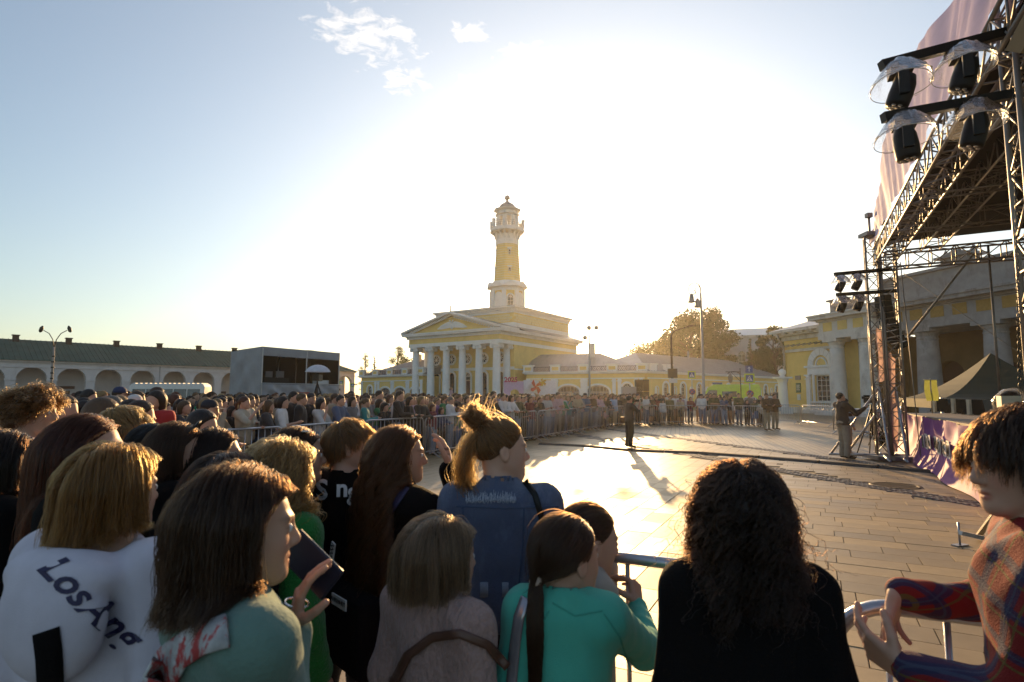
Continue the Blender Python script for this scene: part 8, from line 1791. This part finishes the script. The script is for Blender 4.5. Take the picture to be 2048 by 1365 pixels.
# people placed one by one
p = px(314, 789, 7.3); person(p.x, 7.3, R(172), False, 'long', 'dark brown', 'red', 'dark jeans', 'down', 1.05, sleeve=.4, label='person in a bright red T-shirt with long dark hair, facing the camera above the crowd')
p = px(410, 812, 6.3); person(p.x, 6.3, R(-80), True, 'cap', 'brown', 'charcoal', pose='clasp', scale=.96, hat=(.02, .02, .03), label='person in a dark baseball cap and charcoal jacket, hands clasped, right of the red T-shirt')
p = px(903, 775, 26); person(p.x, 26, R(-100), False, 'tail', 'fair', 'pale pink', pose='down', scale=.62, z=1.0, label='small child raised on shoulders in front of the white columns')
p = px(1146, 785, 34); person(p.x, 34, R(-100), False, 'long', 'fair', 'cream', pose='down', scale=.6, z=1.0, label='small fair child raised above the crowd in front of the arched gate')
p = gp(1207, 857); person(p.x, p.y - .4, R(-120), False, 'tail', 'brown', 'pale pink', pose='clasp', scale=.55, label='small child in pale pink standing outside the barrier')
pol = []
for X, dx, lab in ((1535, 0, 'person in khaki uniform with folded arms, left one of the pair at the barrier end'), (1551, 0, 'person in khaki uniform with folded arms, right one of the pair at the barrier end')):
    p = gp(X, 862 if X < 1540 else 860); person(p.x, p.y, R(-165), True, 'cap' if X < 1540 else 'short', 'dark brown', 'brown', 'beige trousers', 'cross', 1.02, hat=(.1, .07, .04), label=lab); PEOPLE[-1]['o'].children[-3 if X < 1540 else -3].color = (.20, .12, .06, 1)
for X, Y, d, lab, top in ((1283, 798, 38, 'person in yellow top beyond the barriers beside the speaker stacks', 'cream'),): p = px(X, Y, d); person(p.x, d, R(-120), False, 'long', 'light brown', top, label=lab)
# strollers by the arcade
for i in range(16):
    X = 30 + i * 27 + cr.uniform(-8, 8); d = 60 + i * 1.7; p = at_px(X, d); person(p.x, p.y, cr.uniform(0, 6.28), row=31, pose='down', group='passers-by near the arcade')
# photographer
def special(lab, loc, rz, male, arms, lean, head, topc, lowc, hairc, hairs='short', wide=1.1, h=1.74, tsleeve=1.0, plump=0):
    k = skel(h, wide, lean, arms, head); B = body_prims(k, male, True, True, 1.0, plump=plump); f = field(B); hc = k['hc']; root = empty('person', lab, 'person', loc, rz)
    v, q = surfnet(f, axis(-.44, .5, .02, (hc[0] - .1, hc[0] + .1, .008)), axis(-.3, .62, .02, (hc[1] - .13, hc[1] + .14, .008)), axis(0, 1.9, .022, (hc[2] - .14, hc[2] + .13, .008))); b = mesh_np('body', v, q, M_skin_far, root)
    ho = hair_cap(hc, k['Rm'], 1.0, .008, mat=M_hairc, h=.009, parent=b); ho.color = (*hairc, 1)
    o = sdf_obj('top', top_prims(k, off=.024, hem=.86, sleeve=tsleeve, seed=77, fold=.009, male=True, collar=.02), (-.46, -.3, .7), (.5, .55, 1.6), .014, M_cloth, b); o.color = (*topc, 1)
    o = sdf_obj('trousers', leg_prims(k, off=.022, fold=.009, seed=5, loose=1.15), (-.3, -.2, 0), (.3, .28, 1.06), .018, M_cloth, b); o.color = (*lowc, 1)
    o = sdf_obj('shoes', shoe_prims(k), (-.22, -.14, -.01), (.22, .26, .2), .018, M_cloth, b); o.color = (.012, .012, .012, 1); return k, root
p = gp(1259, 896); k, ro = special('photographer in dark T-shirt and black trousers aiming a long lens in the open square', p, R(-72), True, {0: ((-.22, .16, 1.22), (-.04, .27, 1.50)), 1: ((.20, .20, 1.20), (.05, .36, 1.47))}, (0, .02), (0, -.04, 0), (.03, .03, .035), (.010, .010, .012), (.02, .012, .008), tsleeve=.35, h=1.66)
c = empty('photo_camera', 'black camera with long pale-ringed lens held to the photographer\'s face', 'camera', p, R(-72)); m = MB(); m.cbox((0, .16, 1.52), .15, .07, .11); m.cbox((0, .16, 1.59), .06, .06, .04); m.build('camera_body', [M_blk], c); m = MB(); m.x = Matrix.Translation((0, .19, 1.515)) @ Matrix.Rotation(R(-90), 4, 'X'); m.lathe([(.035, 0), (.04, .1), (.045, .22), (.05, .3)], n=14); m.build('lens', [M_blk], c); m = MB(); m.x = Matrix.Translation((0, .19, 1.515)) @ Matrix.Rotation(R(-90), 4, 'X'); m.lathe([(.047, .19), (.047, .21)], n=14); m.build('lens_ring', [M_frame], c)
c = empty('camera_bag', 'small brown bag hanging at the photographer\'s hip', 'bag', p, R(-72)); m = MB(); m.box(-.26, -.16, -.2, .02, .78, .98); o = m.build('pouch', [pbr('brown_leather', (.09, .04, .025))], c); b_ = o.modifiers.new('b', 'BEVEL'); b_.width = .02
# cameraman and tripods
p = gp(1692, 918); k, ro = special('cameraman in brown jacket and beige trousers looking up beside a tripod camera', p, R(-88), True, {1: ((.22, .22, 1.16), (.14, .52, 1.30)), 0: ((-.23, .08, 1.12), (-.12, .30, 1.12))}, (0, -.05), (0, .28, 0), (.075, .05, .035), (.34, .28, .21), (.03, .018, .012), h=1.76, wide=1.2)
q = gp(1709, 914); person(q.x + .1, q.y + .5, R(-80), True, 'short', 'dark brown', 'light blue', 'beige trousers', 'down', .94, label='person in light blue shirt standing hidden behind the cameraman')
q = gp(1748, 915); tc_ = empty('video_camera', 'video camera on a black tripod operated by the cameraman', 'tripod camera', q, R(-80)); tripod(tc_, 1.32, .55, .022)
m = MB(); m.cbox((0, .0, 1.55), .13, .34, .15); m.cbox((.0, -.12, 1.66), .05, .16, .06); m.x = Matrix.Translation((0, .17, 1.55)) @ Matrix.Rotation(R(-90), 4, 'X'); m.lathe([(.05, 0), (.06, .12), (.075, .16)], n=12); m.build('camera_body', [M_blk], tc_); m = MB(); m.cbox((-.12, -.12, 1.62), .10, .02, .07); m.build('viewfinder', [M_blk], tc_); m = MB(); m.bar((0, -.05, 1.42), (-.05, -.4, 1.22), .012, 6); m.build('pan_handle', [M_blk], tc_)
q = gp(1772, 893); t2 = empty('light_tripod', 'second black tripod standing against the stage tower', 'tripod', q, 0); tripod(t2, 1.3, .5, .02)
q = gp(1762, 890); bb = empty('backpack', 'dark rounded bag on the paving at the foot of the tower', 'bag', q, 0); b_ = sdf_obj('bag_body', [ell((0, 0, .22), (.24, .17, .26), .05), wrinkle(.015, 20, 3)], (-.35, -.3, -.02), (.35, .3, .6), .02, M_blkc, bb)
# ---- labels
POSE_T = {'down': 'standing', 'lean': 'leaning', 'chin': 'hand at chin', 'phone': 'arm raised', 'cross': 'arms folded', 'clasp': 'hands clasped'}
ZONES = [(0, 150, 'under far-left arches'), (150, 280, 'below arcade lamp'), (280, 405, 'below white bus'), (405, 462, 'left of grey tent'), (462, 560, 'below tent side'), (560, 680, 'below tent front'), (680, 760, 'below small yellow signs'), (760, 840, 'below left gates'), (840, 930, 'before left columns'), (930, 1010, 'before right columns'),
         (1010, 1065, 'below 2025 board'), (1065, 1130, 'below pinwheels'), (1130, 1190, 'below arched gate'), (1190, 1250, 'left of photographer'), (1250, 1330, 'right of photographer'), (1330, 1400, 'below bent lamp'), (1400, 1480, 'before ambulance'), (1480, 1560, 'before white car'), (1560, 2048, 'before guardhouse')]
ROWS = {1: 'at the rail', 2: 'second row', 3: 'third row', 4: 'fourth row', 11: 'at far rail', 12: 'behind far rail', 21: 'near side', 31: 'passing by', 0: ''}
by = {}
for q in PEOPLE:
    if q['lab']: continue
    X, Y = proj((q['x'], q['y'], 1.55 * q['s'])); z = next((t for a, b, t in ZONES if a <= X < b), 'at the edge'); h_ = {'cap': 'cap', 'hood': 'hood up'}.get(q['hairs'], '%s %s hair' % (HSTY[q['hairs']], q['hc']))
    L = '%s top, %s, %s, %s %s' % (q['top'], h_, POSE_T[q['pose']], ROWS[q['row']], z); q['X'] = X; by.setdefault(L, []).append(q)
ORD = ['first', 'second', 'third', 'fourth', 'fifth', 'sixth', 'seventh', 'eighth']
for L, qs in by.items():
    qs.sort(key=lambda q: q['X'])
    for i, q in enumerate(qs): q['o']['label'] = L if len(qs) == 1 else L + (', %s from left' % ORD[i])
# ---- the rest of the crowd, far behind: heads and shoulders nobody could count
def mass():
    src = []
    for key in ((False, 'long', 'down', 1.0, False), (True, 'short', 'down', 1.0, False), (False, 'tail', 'down', 1.0, False)):
        parts = arche(key[0], key[1], key[2]); V = []; F = []; K = []
        for nm, me in parts:
            if nm in ('shoes', 'trousers'): continue
            n = len(me.vertices); co = np.empty(n * 3, dtype=np.float32); me.vertices.foreach_get('co', co); co = co.reshape(-1, 3); fl = np.empty(len(me.polygons) * 4, dtype=np.int32); me.loops.foreach_get('vertex_index', fl); fl = fl.reshape(-1, 4)
            # thin out: snap vertices to a coarse lattice
            g = .034 if nm != 'top' else .06; kk = np.round(co / g).astype(int); u, inv = np.unique(kk, axis=0, return_inverse=True); inv = inv.ravel(); c2 = np.stack([np.bincount(inv, co[:, a]) for a in range(3)], 1) / np.bincount(inv)[:, None]; f2 = inv[fl]; ok = np.array([len(set(r)) == 4 for r in f2.tolist()]); t3 = [];
            tri = np.concatenate([f2[:, [0, 1, 2]], f2[:, [0, 2, 3]]]); tri = tri[(tri[:, 0] != tri[:, 1]) & (tri[:, 1] != tri[:, 2]) & (tri[:, 0] != tri[:, 2])]; tri = np.unique(np.array([np.roll(r, -r.argmin()) for r in tri]), axis=0)
            F.append(tri + sum(len(v) for v in V)); V.append(c2); K.append(np.full(len(c2), {'person': 0, 'hair': 1, 'ponytail': 1, 'top': 2}.get(nm, 2)))
        src.append((np.concatenate(V), np.concatenate(F), np.concatenate(K)))
    rs = np.random.RandomState(9); VV = []; FF = []; CC = []; nb = 0; cnt = 0; tries = 0
    while cnt < 760 and tries < 12000:
        tries += 1; fr = cnt > 640; t = rs.uniform(acc[12], acc[15]) if fr else rs.uniform(0, acc[12]); o = rs.uniform(1.2, 3.2) if fr else 2.5 + 15 * rs.rand() ** 1.1; p, n = along(t); x, y = p.x + n.x * o, p.y + n.y * o
        X = proj((x, y, 1.5))[0]
        if not -40 < X < (1560 if fr else 1290) or y > 52 or (X > 440 and X < 700 and y > 37): continue
        V, F, K = src[rs.randint(3)]; a = math.atan2(12.5 - y, 10.5 - x) - math.pi / 2 + rs.uniform(-.4, .4); s = rs.uniform(.88, 1.05); c, s_ = math.cos(a) * s, math.sin(a) * s
        W = np.stack([V[:, 0] * c - V[:, 1] * s_ + x, V[:, 0] * s_ + V[:, 1] * c + y, V[:, 2] * s], 1); hcol = np.array(list(HAIRC.values())[rs.randint(6)]); tcol = np.array(list(TOPC.values())[rs.choice(len(TOPC), p=(lambda a: a / a.sum())(np.array([8, 4, 2, 3, 1.5, 2.5, 2, 1.5, .6, 1.5, 1.5, 1.5, 4, .5, 2, .5, .6, 1])))]); pal = np.stack([[.42, .25, .17], hcol, tcol]) * rs.uniform(.8, 1.2)
        VV.append(W); FF.append(F + nb); CC.append(pal[K]); nb += len(V); cnt += 1
    m = pbr('crowd_far', (1, 1, 1), rough=.85, var=.1, attr='tint'); o = mesh_np('crowd', np.concatenate(VV), np.concatenate(FF), m); C = np.concatenate(CC); at = o.data.attributes.new('tint', 'FLOAT_COLOR', 'POINT'); at.data.foreach_set('color', np.concatenate([C, np.ones((len(C), 1))], 1).astype(np.float32).ravel()); o['kind'] = 'stuff'; o['label'] = 'dense crowd of watchers filling the square behind the front rows'
    print('CROWD', len(PEOPLE), cnt, len(C))
mass()
